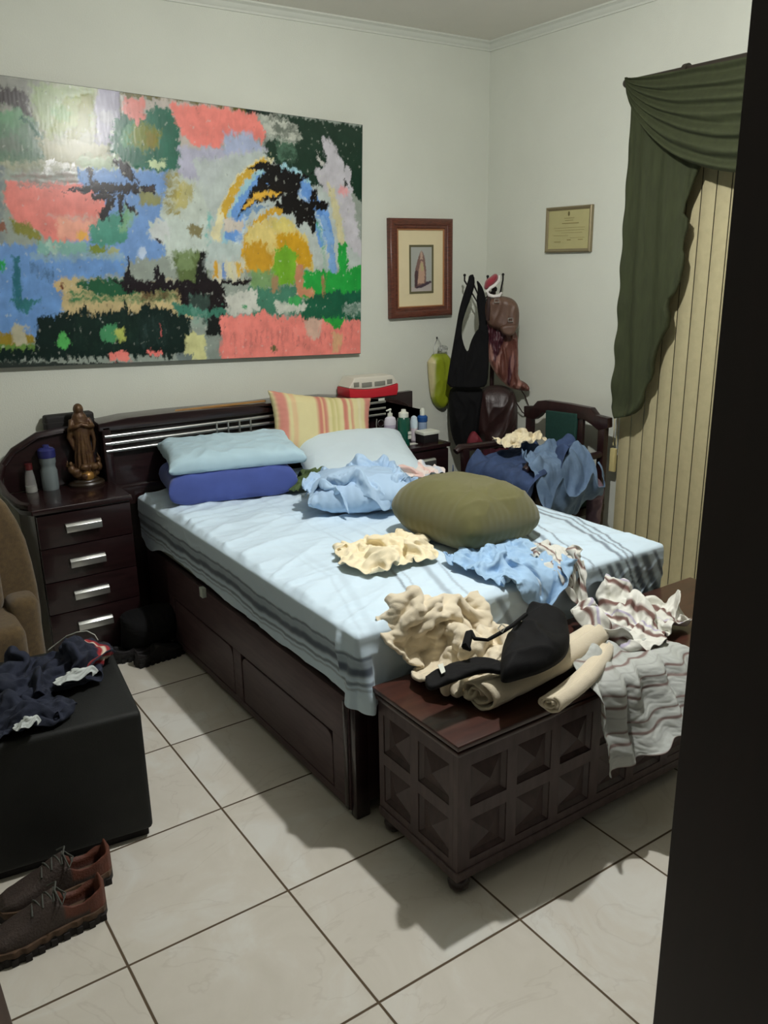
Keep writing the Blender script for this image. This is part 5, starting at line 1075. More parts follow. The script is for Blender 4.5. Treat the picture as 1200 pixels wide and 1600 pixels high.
SIM['green_cloth'] = ((17, 17),
[458,293,338,-8,-4,5,-2,7,-5,-1,7,0,1,4,0,-4,4,1,1,7,-2,-2,5,4,-1,6,-3,3,3,-2,5,4,-5,1,7,3,2,4,-2,1,1,6,-1,7,-2,1,6,-4,7,2,5,
458,293,338,-2,2,6,-3,5,3,3,3,-3,-3,5,1,-1,5,-1,-1,4,-2,1,4,-3,-2,6,3,1,6,-1,3,4,-1,2,0,-6,2,6,2,2,5,-2,-1,4,4,3,6,-1,-2,6,-5,
459,289,346,5,4,-1,-3,5,6,1,4,-1,-2,7,0,-1,5,-1,1,2,-3,1,3,-6,-1,6,3,0,6,1,0,7,2,3,-2,-7,3,3,-3,1,6,0,-1,6,-1,2,6,3,0,6,-1,
462,284,353,6,7,-1,1,6,0,-4,6,4,0,6,0,3,4,-5,2,1,-6,0,5,-1,-4,4,6,1,5,0,1,7,0,3,-1,-6,1,3,-6,1,6,-2,0,7,-1,0,7,-2,-2,5,6,
472,283,354,-1,7,6,1,8,-1,0,8,0,-1,6,2,5,-1,-7,3,-1,-6,-2,7,2,-2,5,5,-2,4,1,2,7,-2,3,1,-6,-2,6,-3,-1,7,-3,5,4,-5,0,7,-3,-4,7,0,
476,287,349,3,5,7,-3,4,6,1,7,3,2,7,1,5,-1,-6,3,1,-6,-5,5,5,-2,6,2,0,5,-1,0,9,-1,1,4,-5,2,3,-6,-4,7,2,2,4,-6,4,6,-6,-3,7,-4,
481,283,352,5,8,2,0,3,7,0,5,2,1,5,3,3,2,2,4,3,-5,-4,5,2,-3,6,0,-1,6,-2,2,6,-5,0,8,0,1,5,-5,-2,5,-4,-3,7,0,-2,8,-4,0,7,-7,
487,284,347,6,3,6,3,3,8,1,6,2,-1,4,2,-2,1,8,4,6,-2,-3,7,0,-3,6,-3,-1,7,-2,-1,6,-1,3,6,-4,0,8,-4,-1,5,-6,-1,6,-5,-3,8,-2,-1,9,1,
494,283,340,5,7,8,4,3,10,3,3,7,-1,5,4,-3,-3,8,-1,5,3,-3,10,-3,-2,9,-2,1,5,-7,-1,7,0,-4,8,1,0,8,-5,1,7,-6,1,7,-8,2,5,-7,-2,8,-2,
505,285,344,2,5,8,4,9,5,3,0,10,-2,2,6,-1,2,5,-2,3,4,-3,8,-5,-2,7,-3,0,7,0,-2,7,-2,-3,8,1,0,7,-6,0,6,-8,0,7,-7,1,8,-4,1,4,-7,
514,294,349,2,-1,11,3,7,5,4,6,5,-1,-1,6,-4,5,0,-2,3,4,-3,5,-4,-2,5,-5,-2,6,-1,0,8,0,-4,5,-4,0,8,-2,1,7,-5,-2,2,-8,2,7,-2,2,7,-2,
523,296,356,1,4,6,3,1,10,5,8,5,-2,4,3,-6,2,-6,-2,4,-1,-4,2,-3,-1,5,-2,-3,5,-3,-1,6,-3,-1,5,-2,-4,3,-5,4,8,-1,0,5,-4,-1,3,-6,3,8,1,
531,295,362,0,8,2,2,4,6,6,4,8,-1,6,0,-7,2,-5,-3,2,-5,-4,4,-3,-3,3,-4,0,7,0,-3,2,-6,0,6,-1,-3,2,-5,-1,5,-3,6,6,1,-2,4,-4,-3,4,-4,
533,298,357,1,7,3,1,4,4,8,-1,6,0,7,0,-7,4,-4,-2,4,-3,-4,4,-3,-5,0,-7,2,6,0,0,6,-1,-5,1,-6,0,6,-3,-4,3,-6,3,7,1,2,7,4,-5,5,-1,
534,295,356,3,7,-2,2,5,1,7,0,5,0,6,2,-7,4,-4,-4,3,-2,3,7,-1,-5,1,-7,-1,4,-2,0,7,0,-4,3,-2,-1,3,-7,-1,6,-5,-3,7,1,2,9,2,-4,5,4,
531,293,348,7,6,0,4,5,1,4,4,2,4,5,3,-4,5,-2,-7,1,-5,2,6,0,2,4,-3,-2,6,-1,-3,4,-2,-3,6,0,-2,5,-1,1,5,-7,-2,6,1,-1,7,2,-3,5,-2,
531,292,337,5,9,2,8,3,2,3,5,2,4,5,0,-1,6,2,-3,-1,-2,-4,5,-6,5,7,0,0,6,0,-3,5,6,-3,4,-4,-2,5,2,0,7,-1,0,6,-7,-2,7,2,-5,-3,3])
SIM['striped_sheet'] = ((24, 26),
[433,-499,284,-2,-13,1,3,-11,5,-3,-11,-2,1,-13,-1,-3,-6,-7,-6,-3,-8,-6,-10,-5,-3,-8,-9,-4,-11,-4,-3,-12,-2,0,-11,-5,-1,-9,-4,2,-6,-9,-1,-1,-10,1,-4,-8,-3,4,-10,2,-3,-10,1,-5,-7,0,-3,-8,0,-3,-9,1,-2,-11,0,-4,-9,0,1,-10,3,4,-7,2,-8,-4,
443,-504,278,-2,-10,4,-1,-10,-2,0,-12,1,-3,-9,-3,-1,-9,-2,-3,-9,-3,-6,-7,-7,-4,-10,-3,-3,-9,-7,-2,-9,-5,-2,-10,-1,1,-4,-10,0,-3,-9,0,-6,-8,0,-2,-9,0,-1,-8,0,-2,-10,1,-4,-7,1,-3,-9,1,-6,-6,0,-2,-11,-1,-2,-9,1,-1,-9,2,2,-9,0,3,-9,
451,-510,276,-3,-9,-1,1,-10,3,-3,-8,-4,-1,-10,-1,-3,-8,-2,-2,-9,-4,-3,-10,-1,-5,-8,-7,-4,-10,-1,-1,-10,-2,-1,-5,-7,0,-8,-7,1,0,-11,0,-4,-9,-1,2,-10,2,-5,-8,-1,-1,-8,1,-4,-8,2,-4,-7,0,-3,-9,0,-4,-9,-1,-4,-7,1,0,-9,2,2,-10,1,-2,-9,
456,-514,268,1,-8,7,0,-9,-1,-2,-9,1,-2,-8,-4,-1,-10,0,-3,-9,-4,-3,-8,-5,-3,-9,-3,-5,-10,-4,-2,-9,-1,0,-7,-4,-2,-2,-10,2,-6,-8,0,-2,-10,0,-1,-10,2,5,-7,-1,-1,-11,2,-7,-6,0,-2,-9,2,-6,-7,0,-4,-9,0,-6,-6,-2,0,-9,3,4,-8,1,1,-11,
463,-513,264,2,-11,4,1,-9,6,-2,-10,-1,-3,-8,5,-1,-9,-5,-2,-8,-6,-2,-10,-2,-5,-9,-3,-4,-8,-6,-2,-8,-5,-1,-9,-4,0,-3,-7,0,1,-10,1,-5,-10,1,-3,-9,0,3,-8,0,1,-8,1,-1,-9,1,-7,-7,1,-4,-9,3,-4,-7,-2,-2,-8,0,-3,-8,2,-4,-7,3,5,-8,
470,-509,271,2,-12,2,1,-12,3,0,-13,1,-1,-11,3,-5,-9,0,-1,-5,-9,-1,-7,-8,-3,-10,-5,-6,-9,-1,-2,-7,-6,-1,-7,-6,1,-5,-7,0,0,-8,0,-2,-8,1,0,-10,0,-3,-9,1,-3,-8,0,0,-9,2,2,-9,0,-7,-6,2,-4,-7,1,0,-10,-1,-6,-5,3,-3,-8,-1,-6,-7,
478,-509,272,1,-10,7,-1,-13,2,1,-12,2,1,-13,0,-3,-8,-5,-4,-6,-8,-3,-10,-2,-1,-10,-4,-5,-8,-5,-2,-7,-5,2,-4,-8,-1,-4,-8,1,-3,-8,0,-1,-8,0,-3,-8,1,-1,-9,0,-1,-8,1,-4,-9,3,3,-9,-1,-2,-8,0,-5,-8,3,-6,-6,-1,-5,-5,1,-4,-7,3,-5,-6,
485,-516,267,-2,-8,3,2,-8,5,0,-12,0,3,-10,1,-1,-9,-4,-5,-6,-7,-3,-10,-2,-4,-9,-5,-1,-10,-3,-2,-5,-5,1,-9,-2,1,-1,-9,0,-3,-8,-1,-2,-8,0,0,-9,0,-4,-9,1,-1,-7,2,2,-8,2,-5,-9,1,1,-9,0,-6,-8,-1,-9,-1,3,-4,-9,-2,-8,-5,4,-1,-6,
492,-516,270,-1,-9,-5,3,-8,4,1,-10,3,-1,-7,-4,1,-10,-4,-4,-10,-5,-5,-8,-5,-2,-9,1,-1,-8,-4,-1,-8,0,1,-6,-4,0,-4,-6,1,-2,-9,-1,-1,-8,0,-2,-10,1,0,-9,1,-6,-6,0,0,-7,0,-5,-6,3,-1,-10,-2,-6,-6,2,-6,-6,-1,-8,-5,2,-6,-6,-6,-8,-4,
502,-515,266,1,-7,-2,1,-10,2,0,-9,0,-1,-8,-1,-3,-8,-6,-1,-11,-5,-1,-11,-2,-4,-10,2,-2,-7,1,1,-6,-3,-1,-6,-3,0,-6,-8,0,-2,-8,0,-2,-8,-1,-2,-9,3,3,-9,2,-5,-8,-1,-6,-4,0,-3,-7,0,-3,-9,0,-6,-6,0,-7,-4,1,-6,-9,-1,-9,-2,-2,-9,-3,
507,-511,258,6,-9,2,1,-11,1,0,-10,5,-2,-11,-1,-4,-9,1,0,-9,-6,-3,-10,0,0,-9,-3,-2,-9,2,0,-3,-8,-3,-8,0,1,-6,-8,0,-3,-8,0,-2,-9,0,1,-7,1,-4,-8,4,-2,-9,-2,-6,-5,-2,-5,-6,3,-2,-9,-3,-6,-5,1,-5,-7,-1,-9,-4,3,-6,-6,-2,-9,1,
518,-504,258,0,-11,5,0,-12,5,1,-13,4,0,-13,2,-3,-10,-1,0,-8,-6,-2,-8,-7,0,-9,-2,0,-9,0,-2,-7,-3,-1,-7,-4,-2,-2,-8,1,-5,-6,0,-1,-9,0,-2,-7,1,-1,-8,2,-8,-6,0,-5,-6,-2,-6,-7,1,-4,-8,-1,-5,-5,-1,-6,-6,3,-4,-7,-1,-9,1,4,-6,-7,
526,-507,260,-1,-9,2,0,-11,5,-1,-12,3,1,-12,0,1,-10,-2,-3,-5,-6,-1,-10,-4,-1,-10,-2,1,-10,3,-1,-8,-4,-1,-7,-5,-1,-4,-6,0,-2,-7,-1,-3,-8,2,-2,-6,-1,-5,-7,3,-4,-7,0,-6,-5,1,-5,-8,-2,-6,-6,-1,-7,-5,-1,-5,-5,2,-5,-6,0,-6,-3,0,-9,0,
528,-514,268,5,-6,-6,-1,-9,0,0,-9,3,1,-9,-1,0,-9,-4,0,-10,-2,-3,-8,-4,0,-10,2,1,-7,-3,-1,-9,-2,-1,-8,-3,1,-5,-5,-1,-2,-7,-1,-3,-6,1,-5,-6,-1,-5,-7,1,-6,-4,3,-5,-6,-1,-5,-5,-1,-8,-5,-1,-5,-7,0,-4,-8,0,-6,-4,2,-6,-5,-1,-8,0,
536,-509,272,3,-9,-3,3,-9,-2,1,-6,-6,0,-10,-2,-2,-9,-6,1,-12,-2,0,-10,3,-2,-8,-1,0,-8,1,-2,-9,-2,1,-9,-1,0,-4,-7,0,-3,-5,-1,-5,-7,0,-3,-8,0,-6,-5,2,-5,-6,0,-9,-1,1,-3,-7,-1,-7,-5,-1,-2,-9,0,-6,-6,1,-5,-6,1,-8,0,1,-7,-6,
545,-505,269,3,-8,0,3,-8,-4,1,-9,-3,0,-9,-7,0,-12,-2,0,-11,2,-2,-11,3,-1,-10,-1,1,-9,-3,-2,-8,0,0,-6,-4,0,-6,-4,0,-4,-6,0,-3,-8,-1,-7,-5,1,-4,-5,1,-7,-3,1,-4,-8,-1,-8,-4,0,-2,-8,0,-6,-4,1,-3,-7,1,-4,-7,0,-7,-3,0,-10,1,
554,-500,273,4,-8,-5,2,-9,-5,1,-10,-5,0,-11,-4,-1,-11,1,-1,-11,2,0,-12,-2,-1,-10,1,1,-10,1,-1,-10,0,1,-5,-7,0,-5,-4,0,-3,-6,-2,-7,-6,1,-6,-4,0,-5,-7,0,-3,-5,0,-9,-3,0,-3,-9,0,-6,-4,2,-3,-8,-1,-7,-2,2,0,-9,-1,-7,-1,1,-9,-3,
565,-494,278,1,-11,-5,0,-13,-4,0,-12,-5,1,-11,-7,1,-10,-4,-1,-9,-1,-1,-10,1,1,-11,2,0,-11,1,1,-7,-3,2,-8,0,0,-5,-6,-1,-4,-5,-1,-4,-9,-1,-8,-2,1,-6,-6,-1,-5,-5,0,-5,-7,-1,-8,-4,3,-2,-7,0,-6,-3,0,-5,-6,-1,-6,-4,4,-1,-7,-2,-9,3,
572,-495,273,2,-12,3,-1,-12,-4,0,-11,-5,1,-12,-5,3,-9,-7,-1,-9,1,-2,-9,-1,2,-10,2,1,-9,-2,1,-10,-1,2,-8,-3,0,-9,-1,-2,-7,-7,1,-1,-9,-2,-6,-3,0,-5,-6,-1,-6,-4,1,-7,-3,1,-4,-8,0,-8,-2,1,-3,-7,-1,-5,-4,0,-6,-3,3,-4,-5,2,-4,-5,
582,-502,268,-2,-8,-1,1,-10,0,1,-10,-2,1,-11,-2,1,-11,-2,2,-8,-4,-1,-8,-1,1,-8,-2,0,-10,1,1,-9,0,1,-10,-2,0,-7,-6,1,-7,-4,-1,-5,-7,0,-5,-6,-1,-7,-3,1,-2,-7,0,-9,0,1,-5,-8,-1,-7,-4,0,-5,-3,1,-5,-4,0,-4,-6,-1,-8,-1,4,-2,-6,
592,-508,266,-3,-7,-5,2,-8,2,0,-8,-3,1,-9,-1,1,-9,-2,2,-10,0,1,-8,-1,-1,-8,0,1,-10,0,1,-10,-1,1,-7,-5,0,-9,-2,1,-4,-8,-1,-7,-2,1,-5,-7,-1,-6,-7,1,-7,-2,1,-4,-5,0,-8,-2,-2,-6,-6,0,-7,-2,0,-4,-4,0,-4,-5,0,-7,-4,-1,-7,0,
596,-509,258,2,-8,2,-1,-8,-3,3,-7,0,1,-8,-2,2,-9,1,1,-9,-1,1,-9,1,1,-8,-1,0,-9,1,0,-8,-3,2,-9,-1,0,-7,-5,1,-7,-4,0,-6,-5,-1,-6,-4,1,-4,-8,0,-8,-3,1,-5,-5,0,-8,-4,-2,-8,-1,-1,-6,-3,0,-6,-4,2,-2,-7,-2,-7,0,0,-6,-6,
605,-508,257,1,-8,-2,2,-7,1,1,-7,-5,3,-9,0,-1,-10,0,3,-9,2,1,-8,-1,1,-8,2,1,-8,0,0,-9,0,1,-8,-3,1,-8,-1,0,-6,-6,0,-7,-4,0,-6,-6,0,-8,-3,0,-7,-7,0,-6,-3,0,-7,-4,-1,-6,-6,-2,-9,2,-1,-4,-4,5,-2,-8,-2,-8,-4,-3,-8,4,
613,-502,250,4,-9,4,1,-10,-3,-2,-7,6,-4,-8,-2,1,-10,0,5,-9,1,2,-11,1,5,-8,-6,2,-8,3,1,-7,-1,1,-9,1,1,-7,-6,0,-9,-1,0,-4,-8,-1,-9,-3,0,-5,-6,1,-12,-2,-1,-4,-9,-1,-8,-1,-1,-8,-2,0,-6,-8,-5,-9,2,-1,-4,-4,7,-3,-6,-6,-5,-5])
SIM['crumpled_pillow'] = ((28, 28),
[446,81,336,-7,8,13,-6,1,10,-6,6,7,7,8,-1,-8,8,2,-9,7,5,-9,5,1,-5,4,-7,-5,5,-6,3,4,-5,4,2,-7,1,5,2,-1,6,-5,-6,2,-2,1,6,11,-1,8,4,0,7,-2,-2,5,8,7,11,-3,5,9,-8,1,8,5,9,8,6,8,8,-5,10,2,-4,2,0,-2,2,5,-5,-10,6,-12,
449,97,347,-1,2,9,-10,1,2,-12,2,0,4,1,5,-6,5,1,-10,5,0,-5,8,-1,-2,9,3,-1,8,0,3,6,-4,5,-2,-9,2,4,-7,-1,9,3,-2,6,-1,-2,0,6,-1,9,1,0,7,3,1,6,2,4,6,6,4,9,-1,6,7,-5,5,5,2,1,7,-3,2,3,-8,7,3,-2,-2,7,-3,2,2,1,
442,108,345,-4,-3,5,2,2,4,-8,3,1,-5,3,1,-3,4,2,-6,4,3,-2,5,1,-2,6,-1,2,6,6,4,5,-8,1,4,-3,1,3,-4,3,5,-3,0,6,1,-3,5,4,-1,5,2,1,6,3,1,6,3,2,9,-1,4,6,8,5,8,0,4,3,-9,0,2,-7,3,6,-4,8,11,-2,-2,10,1,-12,-2,0,
435,115,342,-3,-1,4,4,3,6,-1,3,4,-6,2,0,-2,3,1,-4,2,4,1,6,3,3,3,-4,-1,3,8,1,5,-1,3,2,-9,-1,6,2,0,6,0,6,3,-6,-2,7,-2,-2,4,6,2,6,-1,1,5,6,3,7,1,2,7,0,3,6,5,2,8,-5,2,2,-5,2,-1,-8,-1,8,0,-2,11,4,-6,4,5,
440,112,339,1,9,3,2,1,8,-1,2,6,-6,0,6,-6,-3,4,-5,5,7,6,4,-1,5,2,-6,-1,4,0,1,8,2,3,5,-4,-1,5,-5,1,7,5,2,7,-2,0,3,-10,0,4,-1,3,6,5,0,6,0,5,2,8,1,6,-1,0,5,1,2,7,2,1,5,-5,0,2,-5,0,4,-7,-3,5,4,-8,0,5,
445,107,341,6,8,4,-2,1,8,-2,0,6,-8,-2,6,-4,-1,7,-2,4,3,5,7,-2,4,4,-5,1,7,0,-1,5,-4,1,5,-6,3,7,-1,0,7,-2,2,7,3,1,4,-5,0,8,-5,3,6,3,4,4,4,2,6,2,3,3,6,-5,5,-6,3,6,2,2,6,1,-1,3,-5,-2,5,0,0,7,-3,-2,-3,9,
451,98,346,8,9,1,0,4,7,-5,-1,8,-7,-2,4,-5,-2,5,2,6,4,-1,7,-3,5,3,-4,0,7,-3,-1,7,-4,3,6,-4,2,8,3,2,9,-4,2,6,-5,2,6,3,1,6,-3,1,6,-5,1,8,2,5,4,5,2,5,1,-1,4,3,-2,6,-3,2,6,2,0,5,1,1,6,4,0,6,-2,-2,3,4,
460,99,357,4,2,-3,6,4,4,-5,2,8,-8,-7,3,-4,3,7,1,7,0,0,9,-1,2,5,-5,0,3,-6,-1,5,-6,1,8,-2,3,8,0,4,8,1,2,7,-4,1,5,-5,3,7,4,0,7,-3,1,7,-2,0,8,-2,1,8,2,-1,6,1,3,0,9,0,5,3,1,4,4,3,7,5,0,9,-1,1,6,-9,
467,94,356,-1,1,7,7,2,2,0,2,7,-5,-2,7,-2,7,1,0,8,-3,-2,6,-6,1,7,-2,2,4,-5,-1,6,-6,0,4,-6,2,6,-3,1,9,-1,3,7,4,4,8,0,2,5,-7,0,7,0,-1,7,-1,0,9,0,2,8,1,-1,6,3,3,4,5,2,3,7,-2,8,-2,5,1,6,2,8,2,4,7,0,
473,86,355,3,2,8,-1,-2,8,4,3,6,1,5,5,-1,11,-2,-2,4,-8,-3,6,-5,-2,4,-6,4,7,-1,-1,9,-4,1,3,-6,0,6,-5,2,7,2,2,8,0,4,8,2,1,6,-3,1,7,-4,1,7,2,-2,6,1,1,6,1,0,6,6,2,5,5,1,6,3,-2,6,-8,2,6,1,5,3,6,6,7,3,
481,77,353,1,1,9,-2,-1,9,6,5,4,2,9,-3,-4,9,-1,0,7,-5,-1,8,0,0,4,-4,-2,3,-9,-1,7,-5,5,7,0,0,6,0,1,7,-3,1,6,4,2,7,-1,4,6,-3,3,7,-4,-1,8,5,0,7,0,-1,5,3,2,6,1,1,6,6,-1,8,4,-1,5,-9,0,4,-3,3,7,0,0,4,2,
487,63,352,2,4,6,1,5,7,4,7,-1,-1,9,1,0,7,-1,-1,7,-1,-1,7,-2,1,11,4,-2,2,-8,1,2,-5,-1,9,1,4,6,-4,0,6,1,2,6,-2,2,8,3,1,7,2,5,7,-5,1,9,-1,-1,7,5,0,6,-2,0,5,3,-1,8,-3,-1,7,3,0,6,1,2,4,-6,6,4,-3,-4,5,-4,
496,54,346,3,7,8,0,8,7,3,7,-2,1,9,6,1,8,1,-1,8,1,-1,7,-3,-2,9,-2,0,6,-1,0,5,-7,-1,7,1,2,7,2,2,6,-3,0,5,0,5,7,-4,0,9,5,-1,8,4,4,8,-4,3,6,0,2,6,-3,-2,6,2,-1,7,1,-2,7,-4,-1,7,3,-3,9,1,1,5,-3,7,1,-10,
508,51,338,1,9,11,-1,3,10,3,7,4,0,11,3,3,9,0,-3,8,-2,-1,10,0,-2,9,-7,-1,7,-3,2,5,5,1,6,-4,0,6,6,2,7,-1,2,6,-6,1,8,3,1,8,0,0,8,-1,2,6,5,2,7,2,0,8,0,1,9,-1,-1,7,-2,-2,7,-3,0,9,-2,-1,6,5,-4,8,-3,-2,4,-12,
522,48,340,-3,6,10,-4,7,5,0,9,2,-2,10,-2,-1,10,-1,0,7,0,1,10,1,1,7,0,1,8,-2,4,5,4,0,5,0,1,8,-1,3,6,4,-1,9,-3,3,7,-1,-1,8,3,1,7,2,4,9,-3,-1,8,7,-3,7,7,1,11,-1,-1,7,-4,1,4,-11,0,7,-1,4,6,3,-6,8,-9,-4,10,-14,
528,59,348,0,2,6,-7,5,-1,-2,9,-1,0,6,4,0,9,-1,2,9,-4,-1,8,-1,2,7,3,3,5,-2,-1,6,-4,2,6,3,3,9,1,3,6,4,1,6,5,1,8,0,2,9,-3,-1,7,4,-1,5,5,-2,9,4,1,10,1,3,10,2,1,8,-2,-1,4,-7,-2,5,-6,0,1,-5,-6,6,-7,4,10,-10,
526,61,343,1,7,6,1,2,9,-2,5,-1,0,7,-5,1,8,-1,3,9,2,0,6,-4,-1,6,-6,5,7,5,0,6,-3,-1,8,-1,4,8,3,3,7,4,2,5,7,2,6,2,2,9,-2,-2,8,6,-3,4,8,-3,8,5,1,8,3,5,11,1,3,9,-5,-3,3,-10,-2,2,-7,-3,-1,-9,0,7,-4,6,11,-4,
536,61,344,-2,6,4,0,6,5,-1,6,6,1,7,-3,2,3,-8,2,6,-2,2,6,1,-1,5,-5,2,9,-1,3,8,3,0,7,-3,3,7,6,2,8,1,2,7,4,1,3,7,0,6,7,0,8,5,0,10,-1,-1,5,5,0,6,4,3,9,2,0,5,-7,-6,0,-10,-1,4,-9,2,8,-1,2,8,-2,1,3,-4,
541,63,356,2,6,-3,-4,3,6,3,9,0,-1,5,3,3,7,-5,4,-2,-9,3,6,-3,0,7,0,2,7,-5,1,8,4,2,8,-1,2,6,2,1,8,4,0,7,4,1,9,6,-1,7,3,2,4,4,1,7,2,1,7,1,0,3,6,1,6,0,-2,6,-2,-3,1,-9,-1,6,-4,-1,8,1,3,6,-6,-3,-1,-10,
548,62,360,0,5,3,0,6,4,-1,7,2,3,7,-2,2,5,-4,5,-2,-8,5,4,-4,-2,10,2,1,6,-5,4,8,-3,0,8,3,4,6,-2,-2,6,6,-3,6,8,2,9,1,2,8,-5,2,6,2,3,5,4,1,7,3,1,4,7,-2,4,-3,0,7,0,-2,5,-1,-1,7,-3,-3,1,-7,-1,2,-7,-7,-5,-6,
556,65,359,-1,3,7,2,6,5,0,7,0,2,3,0,2,5,-2,4,1,-6,4,4,-4,-4,11,1,-2,9,0,7,1,-6,3,6,-2,-1,8,5,2,8,1,0,8,3,0,7,4,2,5,-7,2,6,2,3,7,2,4,4,3,-1,4,6,0,7,1,-2,7,-2,1,7,1,-3,4,-8,-7,-3,-6,-3,-1,-9,-5,-3,-4,
564,63,367,-1,6,-6,2,2,7,1,3,3,2,6,0,0,4,4,3,7,0,0,6,-5,1,8,-4,1,6,0,2,6,0,3,4,-4,1,7,-1,0,6,3,2,8,4,3,7,-1,2,5,-1,2,6,-4,0,5,5,2,4,4,3,7,5,-1,7,2,1,7,-4,-1,5,-4,-5,1,-9,-8,-5,-4,-3,2,-7,1,-2,-8,
576,66,368,-5,0,-3,1,5,-1,3,2,7,-1,6,-2,2,6,0,3,6,5,0,7,-4,1,5,1,4,6,-1,0,6,2,3,5,-2,-1,5,-4,1,8,1,2,6,-2,3,7,-2,2,7,2,0,4,4,3,7,-1,0,4,6,5,7,5,0,7,-2,-2,4,-7,-6,-1,-5,-4,3,-5,-1,2,-6,-2,0,-7,-1,6,0,
582,61,367,-2,5,-1,-5,-2,-7,4,9,1,4,4,7,0,6,-2,-2,7,-3,4,5,3,3,6,1,2,6,0,2,8,-1,5,6,3,0,5,-2,-3,6,-3,4,6,3,4,6,3,0,7,2,0,4,4,1,7,-1,4,7,-3,1,7,-1,2,6,0,-5,0,-4,-5,-2,-6,-3,4,-4,0,2,-8,2,3,-6,-3,8,2,
585,59,358,-1,3,1,-2,4,-3,-1,6,-5,3,7,6,6,5,6,-1,7,-2,1,8,-6,5,4,7,4,5,4,0,7,-6,2,8,-4,5,6,5,-2,7,-3,0,6,-2,6,4,8,-1,5,4,-2,6,1,7,2,2,1,10,1,-1,5,-4,-1,3,-7,-1,2,-4,-6,3,0,-2,0,-4,2,4,-4,2,5,-4,-1,10,-3,
590,62,356,-2,-8,-1,3,8,-5,0,10,-4,-2,9,0,2,6,7,7,6,5,3,8,0,1,8,-3,4,3,5,5,7,4,1,7,-8,2,6,-4,0,6,3,-2,4,-6,3,5,4,-2,5,4,-4,6,0,4,5,3,6,6,6,2,6,-2,0,5,-4,-1,5,-5,-5,7,0,-10,0,2,-3,2,-4,-2,4,-5,6,6,1,
591,71,353,4,-6,5,7,1,-6,0,10,1,-2,7,-2,-1,9,-3,4,6,2,6,2,7,5,8,3,1,7,-6,3,7,2,6,8,3,0,8,-2,-2,7,-2,-1,2,-3,1,1,-5,-7,7,1,0,4,4,2,6,2,9,1,3,4,7,0,2,9,4,-5,9,-1,-10,6,4,-12,1,-2,-9,3,-6,-4,5,-9,8,7,-7,
602,64,336,-9,7,17,10,-2,9,6,7,2,-10,6,-2,6,5,-6,8,8,-5,1,12,-4,5,3,5,7,8,5,0,9,-8,5,4,1,0,10,4,0,11,-5,0,3,-5,-1,4,8,-4,3,-4,-1,-2,8,-5,-3,5,3,6,5,3,8,-2,3,7,0,-6,3,4,-11,8,-4,-10,8,2,-8,11,-3,-7,7,-11,0,7,-16])
